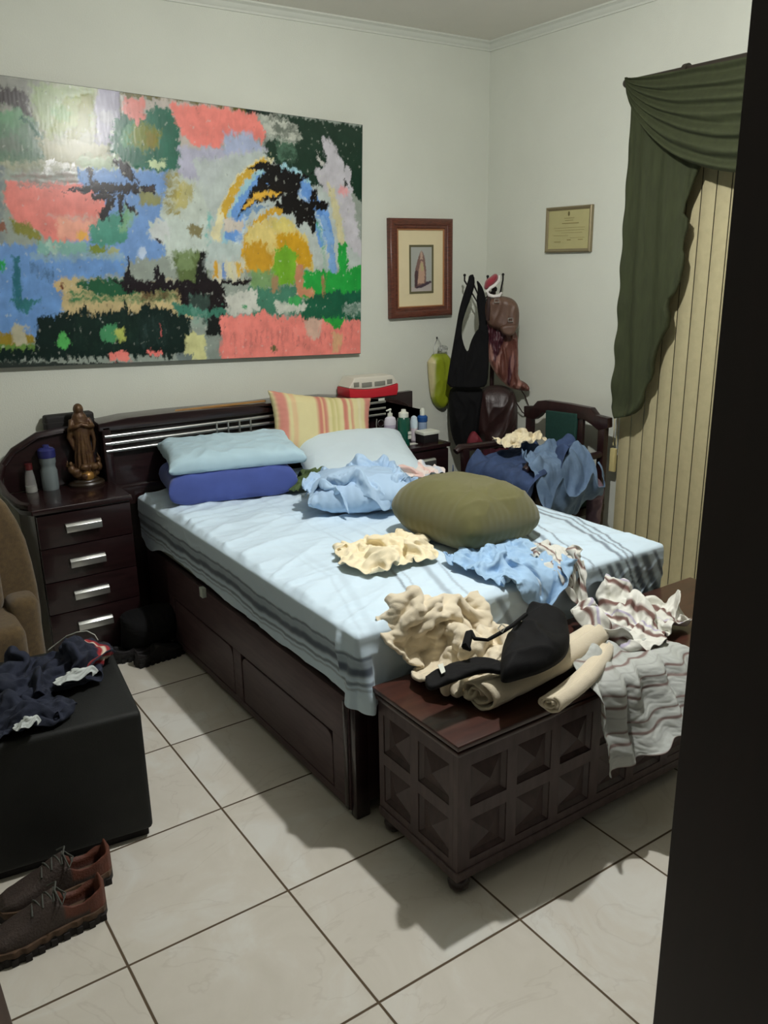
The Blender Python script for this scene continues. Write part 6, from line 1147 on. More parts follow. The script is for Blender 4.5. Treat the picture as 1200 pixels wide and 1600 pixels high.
SIM['cream_blanket'] = ((25, 25),
[263,-505,256,-9,6,17,-14,-7,8,-13,10,4,-14,9,-6,-1,6,-5,1,9,-8,-2,10,-6,0,14,0,6,11,-3,7,7,-13,8,8,8,8,-9,6,-10,2,3,-8,7,7,-4,2,12,-8,5,10,-10,4,10,-4,7,10,-1,11,13,8,14,6,5,13,3,13,-1,-1,14,4,3,16,1,4,
246,-516,265,-4,8,2,-8,6,2,-11,-3,1,-5,9,-3,-5,11,-10,9,11,2,3,11,2,1,11,-4,4,7,-6,6,8,0,9,11,-6,2,5,11,-6,0,12,-9,12,0,-5,2,10,-7,3,9,-5,2,12,-4,-1,11,1,10,7,2,3,12,-4,8,10,10,4,3,13,7,3,9,1,6,
241,-514,256,-9,-2,-3,-1,11,-1,-8,2,0,2,10,4,4,11,1,1,8,-11,6,10,4,5,9,9,6,8,-9,5,9,3,3,9,3,0,14,0,-4,9,7,-6,-1,12,-6,6,8,-5,0,9,-6,-5,11,-6,-5,12,-1,7,8,4,10,9,-3,1,11,-2,4,9,5,9,4,0,12,5,
245,-517,250,-2,4,1,-1,9,-4,-5,9,2,-1,5,-6,5,8,10,4,6,-1,4,10,-4,7,11,5,3,10,6,7,8,-7,1,11,6,-5,6,10,2,11,3,-7,1,10,-8,-3,10,-4,7,9,-6,-2,10,-5,3,11,-7,-10,12,3,8,7,6,10,4,-5,0,15,-2,9,8,-1,14,4,
239,-531,249,9,7,8,6,12,-5,-1,12,0,1,7,-4,2,7,-4,0,6,13,2,10,4,4,12,0,7,10,5,2,11,2,9,10,-4,-7,3,10,-5,1,9,0,12,7,-8,3,10,-8,-8,6,-6,-1,9,0,10,10,-5,-9,11,-2,4,14,5,12,3,2,9,7,-3,1,13,2,16,-5,
247,-538,260,10,5,-9,8,10,3,1,11,2,1,12,1,5,8,-11,-1,9,6,-2,9,10,4,12,1,-1,8,12,0,11,7,12,7,-3,4,11,3,-13,-1,9,-7,3,10,1,14,9,-8,-6,5,-5,-12,7,-1,12,8,-1,2,9,-3,-1,13,2,7,10,6,10,6,0,8,12,-5,11,-5,
256,-534,271,10,-4,-10,8,8,-2,1,13,5,1,11,-1,7,8,-8,2,13,1,-6,8,11,2,9,2,4,8,10,-6,8,9,6,7,4,3,13,2,-3,11,5,-9,-5,10,-2,6,9,-2,1,7,-5,-4,7,-2,0,8,3,11,5,-4,3,6,-2,10,1,6,6,12,2,12,9,-10,12,1,
265,-548,277,11,6,-4,7,5,-7,0,15,6,6,11,-4,-2,11,1,-5,9,2,-4,8,7,-7,8,7,8,7,5,-2,7,8,3,9,8,6,9,2,-4,7,3,4,13,2,0,12,5,-1,-12,10,-1,-3,9,-5,7,5,0,2,11,-2,7,7,-4,14,-8,-1,12,1,2,9,7,-4,11,1,
279,-557,288,2,11,-4,7,11,-5,5,10,-3,1,10,3,-9,9,3,-8,7,3,5,11,5,-4,7,6,-3,6,10,11,9,-1,-1,8,11,7,8,6,0,10,0,0,10,-4,6,15,-2,1,-1,9,-3,-6,10,-5,10,5,-1,6,8,2,2,12,-7,11,-8,1,10,1,-1,13,-3,-6,9,-4,
294,-559,278,1,9,8,0,13,2,-1,11,5,0,13,-1,4,12,-7,-5,6,1,-6,0,16,1,10,4,-1,7,6,7,8,8,7,10,-4,2,9,1,4,12,-3,-5,10,-7,4,5,4,6,1,11,-2,5,11,-6,9,5,-2,11,1,2,7,14,-8,3,-10,-3,7,-4,4,12,4,-7,8,-9,
308,-553,271,2,2,15,-2,12,-1,-1,15,0,-4,13,8,1,11,5,0,13,-8,-4,0,10,1,-3,15,1,10,-4,2,9,2,3,13,-3,-3,11,-10,0,10,-2,3,12,-5,2,7,4,8,-1,15,2,6,14,-2,7,12,0,11,5,0,14,6,-8,-1,-10,-4,1,-11,5,12,8,-1,10,-7,
317,-545,262,3,2,15,-1,7,13,-4,11,3,-3,12,3,3,10,-1,1,12,0,-1,9,-1,4,-3,17,-3,9,4,-6,7,-14,-9,8,-7,-1,13,-8,0,14,-7,6,12,-3,8,13,11,1,4,17,1,3,13,7,2,15,7,3,15,2,12,-6,-10,0,-14,-3,6,-4,3,6,10,5,9,1,
328,-533,259,1,-4,14,0,5,12,-2,11,9,-4,6,10,1,9,0,6,12,-8,-1,11,-5,-4,10,6,-1,8,15,-6,8,-4,-8,2,-17,-8,4,-13,2,12,-11,4,14,1,12,11,19,5,4,18,-1,6,5,6,3,8,4,-5,15,4,7,-2,-6,7,-16,2,11,0,3,5,14,-4,-6,10,
340,-538,263,-1,11,12,-1,-3,14,0,7,10,-1,12,4,-3,8,8,-1,11,1,1,13,-8,-1,14,-4,0,10,5,-3,10,4,-9,-2,-13,-6,-2,-12,1,3,-9,2,12,1,2,7,13,9,3,12,5,11,-2,6,7,4,-1,-10,14,4,2,6,3,11,-10,3,7,1,-1,4,16,-6,0,4,
354,-543,275,-3,11,7,-2,5,9,0,7,7,1,11,5,-3,6,12,-3,13,7,-3,15,-2,0,9,-9,8,9,-6,-4,9,-7,-13,-9,-6,-10,-6,-10,5,8,-1,4,9,1,-4,8,2,2,10,4,4,13,-6,10,1,8,3,-8,13,5,-1,10,7,8,4,0,6,8,1,9,9,-3,10,8,
370,-541,278,-6,8,9,-2,2,13,-4,8,7,0,10,5,1,11,0,-4,11,2,-3,11,0,-7,1,-9,4,9,-9,6,13,-6,-9,-4,-5,-11,-13,-6,-2,6,-5,8,12,2,-6,6,-1,-3,13,0,1,12,2,8,-3,9,10,-7,11,12,6,9,7,9,8,1,8,11,1,12,7,1,14,7,
372,-547,295,4,15,-6,-2,5,11,-4,6,8,-1,7,9,-1,11,8,-5,15,-2,-3,9,-12,-5,-1,-11,0,-4,-10,1,11,-9,0,10,-8,-8,-10,-6,-12,-2,-7,3,12,2,-7,7,3,-4,10,2,7,11,5,11,0,8,11,2,8,8,8,8,6,12,8,1,11,10,-4,11,10,8,10,6,
384,-550,293,5,13,7,-2,12,5,-6,12,-1,-5,9,2,4,9,12,-6,10,-1,-6,12,-7,-3,7,-12,1,-12,-12,-3,-5,-10,-4,6,-12,-4,9,-9,-9,-2,-6,-8,10,3,-8,10,2,-7,9,3,2,12,7,14,5,8,17,0,9,8,8,7,-4,9,9,1,8,9,-3,12,12,-2,11,13,
391,-538,282,7,5,12,1,10,14,-3,14,6,-8,11,-8,-1,9,0,-2,11,4,-7,1,-11,-2,7,-7,-1,7,-8,-2,-10,-11,-5,-6,-13,-4,8,-12,-9,9,-4,-10,5,0,-9,10,0,-8,12,-1,-1,7,10,12,-1,12,12,7,10,7,13,5,-2,12,7,-6,4,10,0,11,6,-8,8,12,
391,-523,279,-3,5,10,7,7,10,11,6,4,-3,11,3,-5,10,-5,-4,7,-6,-3,9,-1,-3,-7,-12,-2,10,-5,-2,-1,-9,-5,-4,-10,-6,9,-4,-6,8,-4,-9,5,-3,-9,2,5,-5,11,-11,-3,6,3,4,-7,16,8,7,7,-3,17,2,-9,10,10,-7,5,12,-1,11,5,-1,9,1,
389,-512,270,-3,4,10,4,7,9,13,5,0,10,6,5,0,11,5,-6,4,-11,-3,9,-2,-4,2,-6,-1,-8,-11,-2,7,-8,-5,2,-11,-8,8,7,-4,8,-5,-8,8,-2,-9,-3,13,-4,7,-10,1,6,-12,-6,1,11,-8,1,7,-9,9,3,-10,8,7,-5,7,10,3,11,3,3,10,-4,
402,-512,268,-1,-3,13,1,10,1,7,9,-3,6,8,1,7,9,6,-1,11,0,-5,-2,-12,-2,9,-1,-5,-1,-7,1,-4,-10,-7,12,-3,-5,6,9,-8,3,4,-8,12,-4,-10,1,3,-5,7,-5,4,4,-15,-8,4,-2,-14,-2,9,-16,0,-1,-16,5,4,-2,12,6,12,6,6,-2,12,-2,
410,-518,268,5,-3,14,2,10,-1,2,9,-10,5,11,-1,6,9,4,5,12,4,-4,6,-8,-5,3,-10,-5,11,6,-3,-2,-11,-7,3,-3,-2,9,15,-9,1,10,-12,6,-1,-12,6,-2,-8,9,-7,1,9,-13,-1,9,-9,-11,-6,6,-16,-5,5,-17,4,-4,-4,10,-7,13,4,9,9,4,6,
415,-520,257,10,3,11,8,5,11,-2,9,-11,2,8,-9,5,12,3,3,13,1,0,14,2,-6,6,-9,-8,9,-2,-10,7,3,-11,-5,-10,-6,2,8,-1,9,12,-5,5,11,-10,6,-3,-8,6,-10,-7,7,2,-1,12,-6,-9,1,-1,-8,-10,7,-12,-1,-5,-4,-2,-16,7,2,-6,9,5,8,
410,-521,256,18,0,2,15,9,5,4,12,10,5,6,-12,1,12,2,-2,11,-10,-3,14,-3,-4,15,1,-12,9,-5,-15,8,4,-18,2,-2,-13,-11,1,1,8,6,5,15,10,-2,6,15,-5,4,-10,-6,4,2,-10,5,8,-10,13,-5,-7,-7,1,-2,-8,-8,-3,-8,-11,-1,-10,-10,6,-4,9])
SIM['navy_clothes'] = ((25, 18),
[-286,-128,224,-12,3,3,-9,8,4,-6,11,1,-4,12,-2,0,12,-2,5,11,0,7,11,3,10,8,-1,4,2,-7,-4,-1,-4,2,9,3,4,4,8,4,9,0,9,9,0,9,8,-1,11,3,-3,11,-5,-2,
-291,-117,224,-7,0,-2,-8,5,3,-2,5,4,-2,10,1,-1,9,4,2,8,6,8,7,-4,7,6,-4,8,7,0,2,0,-7,2,9,-5,3,9,1,0,7,0,4,8,3,7,4,1,9,1,4,2,3,-4,
-287,-107,219,-6,-1,9,-3,6,1,-3,0,5,-1,4,4,-5,2,5,-1,4,3,9,8,-6,9,7,-4,10,7,-1,6,6,-6,0,10,-2,2,6,-1,1,6,-1,2,5,-4,3,6,-2,6,7,2,3,4,1,
-282,-111,227,-1,5,1,-3,10,1,-3,4,6,-1,-2,9,-3,-2,7,-4,7,2,1,11,-2,6,9,-5,9,6,-4,9,7,-4,8,4,-3,0,6,0,0,9,0,5,0,-6,5,1,-6,5,9,-3,0,10,-1,
-276,-116,238,-1,8,-5,1,9,0,-4,0,8,1,5,3,-2,4,8,-1,6,3,-2,8,-4,3,9,3,6,9,-1,6,8,-5,7,6,-3,8,2,-7,3,8,-3,3,6,-1,-4,1,-3,1,8,1,4,4,-7,
-265,-119,231,0,6,4,-3,8,1,-2,1,7,1,5,7,0,10,-1,0,9,3,-1,8,-2,0,7,-4,7,6,4,8,7,3,5,10,-2,4,9,-6,6,5,-8,2,8,-1,-4,6,-2,-9,3,6,1,3,-1,
-255,-111,226,-1,2,7,-2,8,1,2,2,7,0,4,5,-2,8,-1,-1,8,-2,3,8,4,-2,7,-5,1,7,-3,7,8,4,8,8,1,8,7,-1,4,6,-3,-2,10,0,-7,8,0,-5,8,1,-4,4,4,
-244,-110,230,-1,8,0,-2,5,3,0,7,1,4,2,9,-3,5,-2,-2,6,-6,0,8,1,0,6,1,0,7,0,5,6,1,6,6,3,8,7,2,-1,5,5,-8,7,3,-5,9,1,2,12,2,2,10,-3,
-236,-111,221,2,8,5,0,8,5,0,6,1,2,7,3,-3,4,3,-4,5,-2,1,8,1,-3,6,-6,-2,6,-3,6,4,6,6,3,6,7,7,3,1,9,5,-5,8,5,-4,8,-3,0,7,4,-2,8,-3,
-235,-118,232,3,11,3,2,9,6,1,8,3,3,10,-2,0,7,1,-4,3,-7,-2,3,-6,-1,9,-3,1,7,0,-1,7,2,1,6,0,6,6,3,7,8,5,0,9,7,-4,5,-1,-6,6,-3,0,3,3,
-229,-119,234,1,8,6,5,9,6,3,10,3,3,12,0,0,10,-3,-5,3,-9,-3,3,-7,0,6,-5,1,7,-2,1,9,1,-5,6,-2,-1,9,1,4,9,3,4,8,5,4,7,5,-4,5,-3,-3,5,-2,
-220,-116,224,-3,8,4,0,10,6,4,7,6,2,8,1,2,7,-1,0,5,-5,-3,5,-7,3,8,-3,-1,8,-2,1,9,-1,-3,9,0,-2,7,0,1,7,-1,3,9,0,3,7,2,0,4,5,-1,5,0,
-210,-110,225,-6,7,4,-3,10,-2,2,8,0,4,5,3,0,6,-2,5,6,5,0,6,2,1,7,-6,0,7,-5,-1,7,1,0,10,-3,1,7,1,-1,5,6,1,8,0,1,8,-4,0,8,-1,1,2,4,
-206,-103,220,-3,4,6,-1,8,1,1,7,-7,4,7,1,2,7,0,2,6,3,2,3,7,2,8,2,-1,8,-4,-1,5,4,0,8,-3,1,6,-2,2,7,-1,0,7,2,-1,7,-5,2,9,2,0,6,-2,
-199,-107,222,0,6,5,-2,8,-1,2,8,-1,3,6,-1,4,9,-2,2,9,0,1,2,8,1,7,0,1,7,-5,-1,6,6,1,8,3,1,6,-6,3,7,-2,0,6,-5,0,8,0,-1,9,0,2,3,9,
-191,-107,221,-1,5,2,1,7,1,0,6,-3,2,8,3,5,9,0,6,8,-1,1,7,2,0,3,8,2,7,-1,-3,6,1,0,7,-2,4,6,-5,4,5,-5,2,9,-2,-2,9,1,-1,11,0,-1,9,3,
-183,-114,226,2,8,-2,1,7,0,-4,6,3,0,9,-1,5,8,-3,8,8,0,4,8,3,-1,6,9,0,7,8,-2,8,-1,-5,6,-3,7,4,-4,5,5,-6,3,8,-6,1,11,-1,-1,13,0,-3,10,0,
-168,-114,225,-1,6,1,-2,7,-1,-4,8,1,-2,7,-1,0,7,4,3,5,6,6,6,3,-2,7,6,-1,10,6,0,11,3,-2,10,0,1,5,-7,0,5,-10,0,7,-6,4,9,-2,4,10,1,-1,8,2,
-156,-111,226,-2,7,-3,-6,7,0,-3,8,3,0,8,0,-1,7,1,2,-3,9,3,0,8,0,9,7,1,12,4,0,12,1,-2,12,-3,-3,10,-5,-4,6,-7,-4,6,-2,4,7,-3,3,8,1,4,5,0,
-144,-109,219,-6,9,2,-4,10,0,-5,8,-2,-1,9,2,1,4,6,4,0,8,2,-1,8,-4,6,1,-1,8,2,2,10,2,0,11,-3,-1,11,-1,-1,9,-2,-4,6,6,3,6,-5,2,5,-5,-3,7,5,
-138,-101,227,-2,5,-6,-4,12,-3,-4,9,2,-3,9,1,-1,6,2,3,2,7,3,0,9,0,3,4,-5,8,-4,3,6,4,4,7,5,-2,10,0,-1,9,-3,-1,7,2,0,9,0,1,8,-6,-3,5,-6,
-145,-92,229,8,4,0,3,6,-5,-4,8,-2,-2,6,-3,1,8,0,1,4,6,1,1,8,3,7,6,-5,6,-3,-1,7,-2,5,6,3,0,8,2,-1,7,-1,-3,7,-3,2,7,3,0,9,1,-2,8,-4,
-145,-83,229,0,4,1,6,4,0,7,2,-3,3,2,-3,-1,9,2,3,5,-1,-1,5,5,1,6,-3,-1,6,-2,0,8,1,4,5,5,-1,9,-2,1,7,1,-2,9,1,-4,7,-4,-1,7,2,-5,6,-1,
-156,-86,228,3,8,4,7,5,3,10,1,3,9,0,-2,6,4,-2,5,7,-3,1,8,-4,-1,7,-4,0,7,-1,0,8,-1,4,6,2,0,10,4,-3,9,-4,-2,9,-1,-3,9,3,-5,6,-2,-5,7,3,
-169,-90,224,12,1,7,11,3,6,11,3,4,11,6,4,9,7,-2,5,10,-5,6,7,-7,-3,4,0,-2,3,-6,6,10,1,3,11,-3,1,12,-2,-1,12,3,-5,10,-3,-5,11,-1,-5,8,5,-9,6,-1])
SIM['navy_front'] = ((18, 18),
[-308,-188,224,-6,-4,9,-11,0,1,-6,6,-2,-5,3,-6,-5,6,1,0,11,-2,1,7,3,6,7,-5,3,6,0,-4,7,0,0,7,2,1,6,0,3,3,8,2,7,-5,6,3,2,7,1,-4,11,-2,-2,
-318,-192,222,0,5,5,-4,0,-1,-4,1,-4,-2,8,-1,-3,4,5,-1,5,5,1,7,-3,2,6,2,-1,8,2,0,6,-1,3,6,-3,0,5,-1,3,4,0,3,3,2,2,6,-4,5,2,5,1,2,-3,
-317,-200,225,1,7,-3,-1,8,0,-2,4,-1,-1,5,3,-1,3,7,-3,4,1,1,7,-3,2,6,-2,-1,7,1,-1,5,-2,5,4,3,-1,4,-6,3,6,-1,5,3,5,0,5,-2,1,5,-2,1,-1,7,
-309,-203,229,-1,7,-7,0,8,-1,0,5,4,-2,5,4,0,6,2,-4,4,-4,1,6,-3,1,4,0,-1,6,-2,0,6,-2,4,4,3,1,6,-1,0,3,7,5,6,-2,3,7,-3,-1,9,2,-2,-1,6,
-302,-206,222,-1,8,-3,-1,7,2,0,5,1,0,7,5,-2,5,-1,-4,4,-7,0,6,1,3,6,3,1,5,0,1,6,-3,4,5,2,2,6,0,-2,1,7,2,7,3,0,7,0,1,8,1,-2,4,1,
-295,-203,225,-1,6,-3,1,7,-2,-3,6,2,-1,5,-2,-1,5,5,0,4,-4,0,5,2,2,5,0,2,6,1,-1,5,2,3,5,1,6,7,-2,-2,3,7,-2,5,2,0,6,-4,-2,5,4,2,7,0,
-288,-199,222,-3,6,3,2,4,-3,-1,5,-1,-3,4,2,2,6,0,-1,5,4,0,5,2,1,5,-2,5,4,-4,-1,6,5,-1,3,7,4,8,0,2,8,0,-5,6,5,0,6,-3,1,5,-6,-3,7,5,
-284,-201,227,2,6,-3,-2,6,2,1,5,1,-2,4,4,2,5,-3,1,4,2,1,5,0,-2,7,4,3,4,-5,3,6,0,-1,5,8,-2,6,7,1,8,0,0,8,-2,-2,8,-3,0,7,-4,-3,5,-5,
-276,-202,222,0,5,6,0,7,2,-1,4,5,1,5,0,-1,4,1,4,5,-3,-1,7,2,0,5,-1,1,5,1,2,5,-2,1,5,5,0,6,7,0,10,2,-2,10,-2,-1,7,-7,-3,6,-6,1,8,-3,
-266,-202,226,-3,7,1,0,3,7,0,4,7,3,7,-1,-5,5,4,3,4,-4,0,4,-3,3,6,-1,0,5,-3,2,6,1,0,7,-1,1,7,4,-2,7,3,-5,7,-1,0,9,-3,0,8,-5,2,6,-7,
-262,-199,226,1,4,6,0,6,2,2,1,7,1,7,6,-3,8,0,0,4,-5,2,-1,-8,-1,2,-4,0,8,0,0,7,-2,2,8,0,1,8,2,-9,4,1,-7,5,-1,1,8,-1,0,7,-4,-1,7,-5,
-256,-203,224,1,8,3,2,5,5,4,3,5,2,5,6,-5,5,-4,-1,4,-3,3,6,-1,-3,1,-6,-2,6,-4,-3,7,-3,-3,6,0,0,7,0,-5,6,1,-2,7,0,0,5,0,-1,7,0,-4,5,-7,
-249,-204,222,3,5,6,1,8,0,4,0,6,4,6,2,-6,4,-5,-3,5,-3,3,8,2,-1,7,-1,-4,6,1,-2,5,-3,-2,5,-3,-3,5,-4,-2,7,-1,-3,6,2,-2,6,-2,1,7,1,-4,7,0,
-238,-206,219,0,3,7,-1,8,-3,4,4,1,6,2,3,-4,6,-1,-2,8,1,-1,8,2,-2,7,-2,-2,7,2,-2,4,-5,-3,5,-4,-2,6,4,-3,6,2,-5,6,1,-3,6,0,4,6,-5,-3,5,1,
-228,-207,224,-4,3,-1,1,8,-4,3,9,-1,7,1,5,-1,5,4,-4,8,-1,-2,8,-1,-2,7,3,-3,6,-3,-2,6,1,-3,7,-3,-3,6,-1,-4,4,4,-5,6,3,-4,7,3,3,5,-3,4,5,-6,
-227,-202,230,3,-1,-8,4,6,-4,3,9,-2,1,7,5,1,4,7,-3,8,3,-3,8,-2,-1,6,-4,-3,6,0,-3,6,-3,-2,6,0,-4,6,1,-4,6,-1,-4,5,1,-1,2,7,-1,8,4,4,6,-3,
-227,-194,230,4,-1,-3,9,-1,-2,6,6,-4,2,8,1,-2,7,3,-3,8,1,-2,8,1,-1,7,1,-2,6,-4,-2,7,-1,-3,5,-4,-5,6,1,-3,4,5,-3,6,-2,0,1,7,-4,5,0,0,7,2,
-233,-186,224,8,-7,4,8,3,4,8,4,-1,8,4,-1,2,7,-5,-3,9,3,-1,8,-4,-3,7,1,0,6,-2,-3,8,0,-4,7,0,-3,8,-5,-4,3,7,-2,3,4,-2,7,-1,-4,1,4,-3,-3,-8])
SIM['chair_cream'] = ((18, 16),
[1055,205,366,-11,1,0,-9,1,-3,-6,4,0,2,6,-3,-4,2,5,-2,3,3,4,8,-3,-2,8,3,4,7,3,4,4,3,-2,6,-2,1,6,4,4,8,-2,8,3,-4,-2,3,-4,
1045,203,361,-1,3,5,-4,3,3,-4,5,0,0,4,1,-1,4,2,-5,1,5,1,8,-2,5,2,-5,1,6,-1,0,7,1,3,4,6,1,5,-4,3,5,-1,0,5,-4,6,3,1,
1049,206,361,-4,6,-1,1,4,7,-2,-2,7,-1,2,3,-2,5,0,-1,3,3,0,6,-1,3,4,-3,1,4,-4,1,4,-4,2,5,2,1,5,0,0,2,-5,2,6,0,-1,4,-5,
1055,204,360,-1,7,1,-2,6,5,-1,-5,6,-1,4,4,-1,3,4,0,4,3,0,6,0,0,3,-6,1,5,0,1,5,-3,2,0,-7,1,6,-2,2,3,1,1,4,-3,1,7,0,
1061,200,361,-3,3,4,1,8,3,-2,1,5,-2,0,6,3,6,1,-1,3,5,-2,7,-3,1,6,0,3,2,-6,0,5,0,2,1,-5,1,0,-8,2,7,0,1,5,3,-1,7,-4,
1063,200,368,-2,0,2,-2,4,5,5,5,-2,0,3,6,1,5,1,0,5,5,0,6,-2,0,5,-2,2,5,0,3,1,-5,1,3,-5,0,1,-5,1,6,-3,1,7,0,-4,5,4,
1062,193,375,5,3,-5,0,4,7,2,3,0,2,6,1,1,6,-2,1,6,5,1,5,5,1,5,-4,0,6,3,2,5,-3,2,3,-7,0,4,-4,-4,4,0,5,5,-6,-2,5,-1,
1069,188,374,4,3,1,2,6,0,0,3,6,2,5,0,-1,6,2,2,6,0,2,5,2,3,7,-3,1,7,-2,1,8,3,-1,7,-1,0,4,-7,-4,5,1,0,5,-4,6,1,-7,
1077,190,368,4,-2,8,2,6,1,1,4,4,-1,4,5,0,7,0,1,6,2,1,5,-5,4,8,-2,2,9,-2,0,8,-1,0,7,0,-2,7,0,-2,6,-2,-3,7,-1,0,3,-6,
1088,189,368,1,4,4,1,4,5,-1,6,1,3,2,8,-1,6,-1,0,6,0,0,5,5,-1,8,0,2,9,-1,2,9,-4,1,8,-4,1,6,-6,-1,7,0,-4,5,-5,-3,6,-5,
1097,189,375,0,7,-4,1,7,2,-1,6,1,3,1,8,0,3,2,-2,6,-1,1,3,7,-1,9,1,0,9,-3,1,8,-2,1,9,-3,1,8,-5,-1,3,-8,-3,5,-3,1,6,-4,
1105,191,372,-1,6,6,2,6,-4,1,7,-3,1,4,5,2,1,8,-4,5,-1,-2,4,-1,-2,6,3,-1,7,-4,0,7,-5,2,6,-1,-2,7,-2,1,6,-5,1,7,-3,0,4,-3,
1115,192,372,-2,7,3,0,5,6,3,6,-6,0,7,0,0,4,4,-4,5,1,-5,1,-6,-1,6,3,3,4,4,-1,6,-1,-1,6,-2,-2,7,-6,0,4,-6,4,6,-3,1,8,2,
1122,196,378,-1,8,-3,1,4,7,2,5,1,-1,6,-2,-1,6,-3,-4,2,-3,-3,4,-1,-3,5,-4,2,4,6,3,3,6,-3,7,0,-2,5,-5,0,4,-3,-2,4,-3,-2,7,3,
1127,200,377,3,5,3,2,6,0,3,4,5,-3,6,-3,-4,3,-5,-4,3,-8,-4,5,0,0,6,2,0,4,-1,-1,4,3,1,6,2,-5,1,-5,0,5,2,0,4,1,-3,1,0,
1129,205,370,4,1,4,4,4,1,1,7,2,1,6,2,-5,3,-5,-3,1,-7,-4,6,-3,0,6,4,0,4,4,-2,6,-3,0,5,0,-3,4,-1,-2,2,1,2,3,7,-5,3,-4,
1129,199,369,3,3,0,5,7,-2,1,7,1,5,6,2,-3,7,1,-4,3,-1,-2,5,-4,-4,6,-4,2,3,7,0,4,4,0,6,-1,-2,6,-1,-4,3,-5,-2,4,7,-5,0,2,
1129,189,366,8,6,4,5,8,1,4,9,-1,2,11,-4,0,8,2,-3,2,-1,-4,2,-1,-3,4,-2,2,6,1,-1,7,4,0,9,5,-4,8,2,-4,5,-8,-9,0,-5,-7,-8,3])
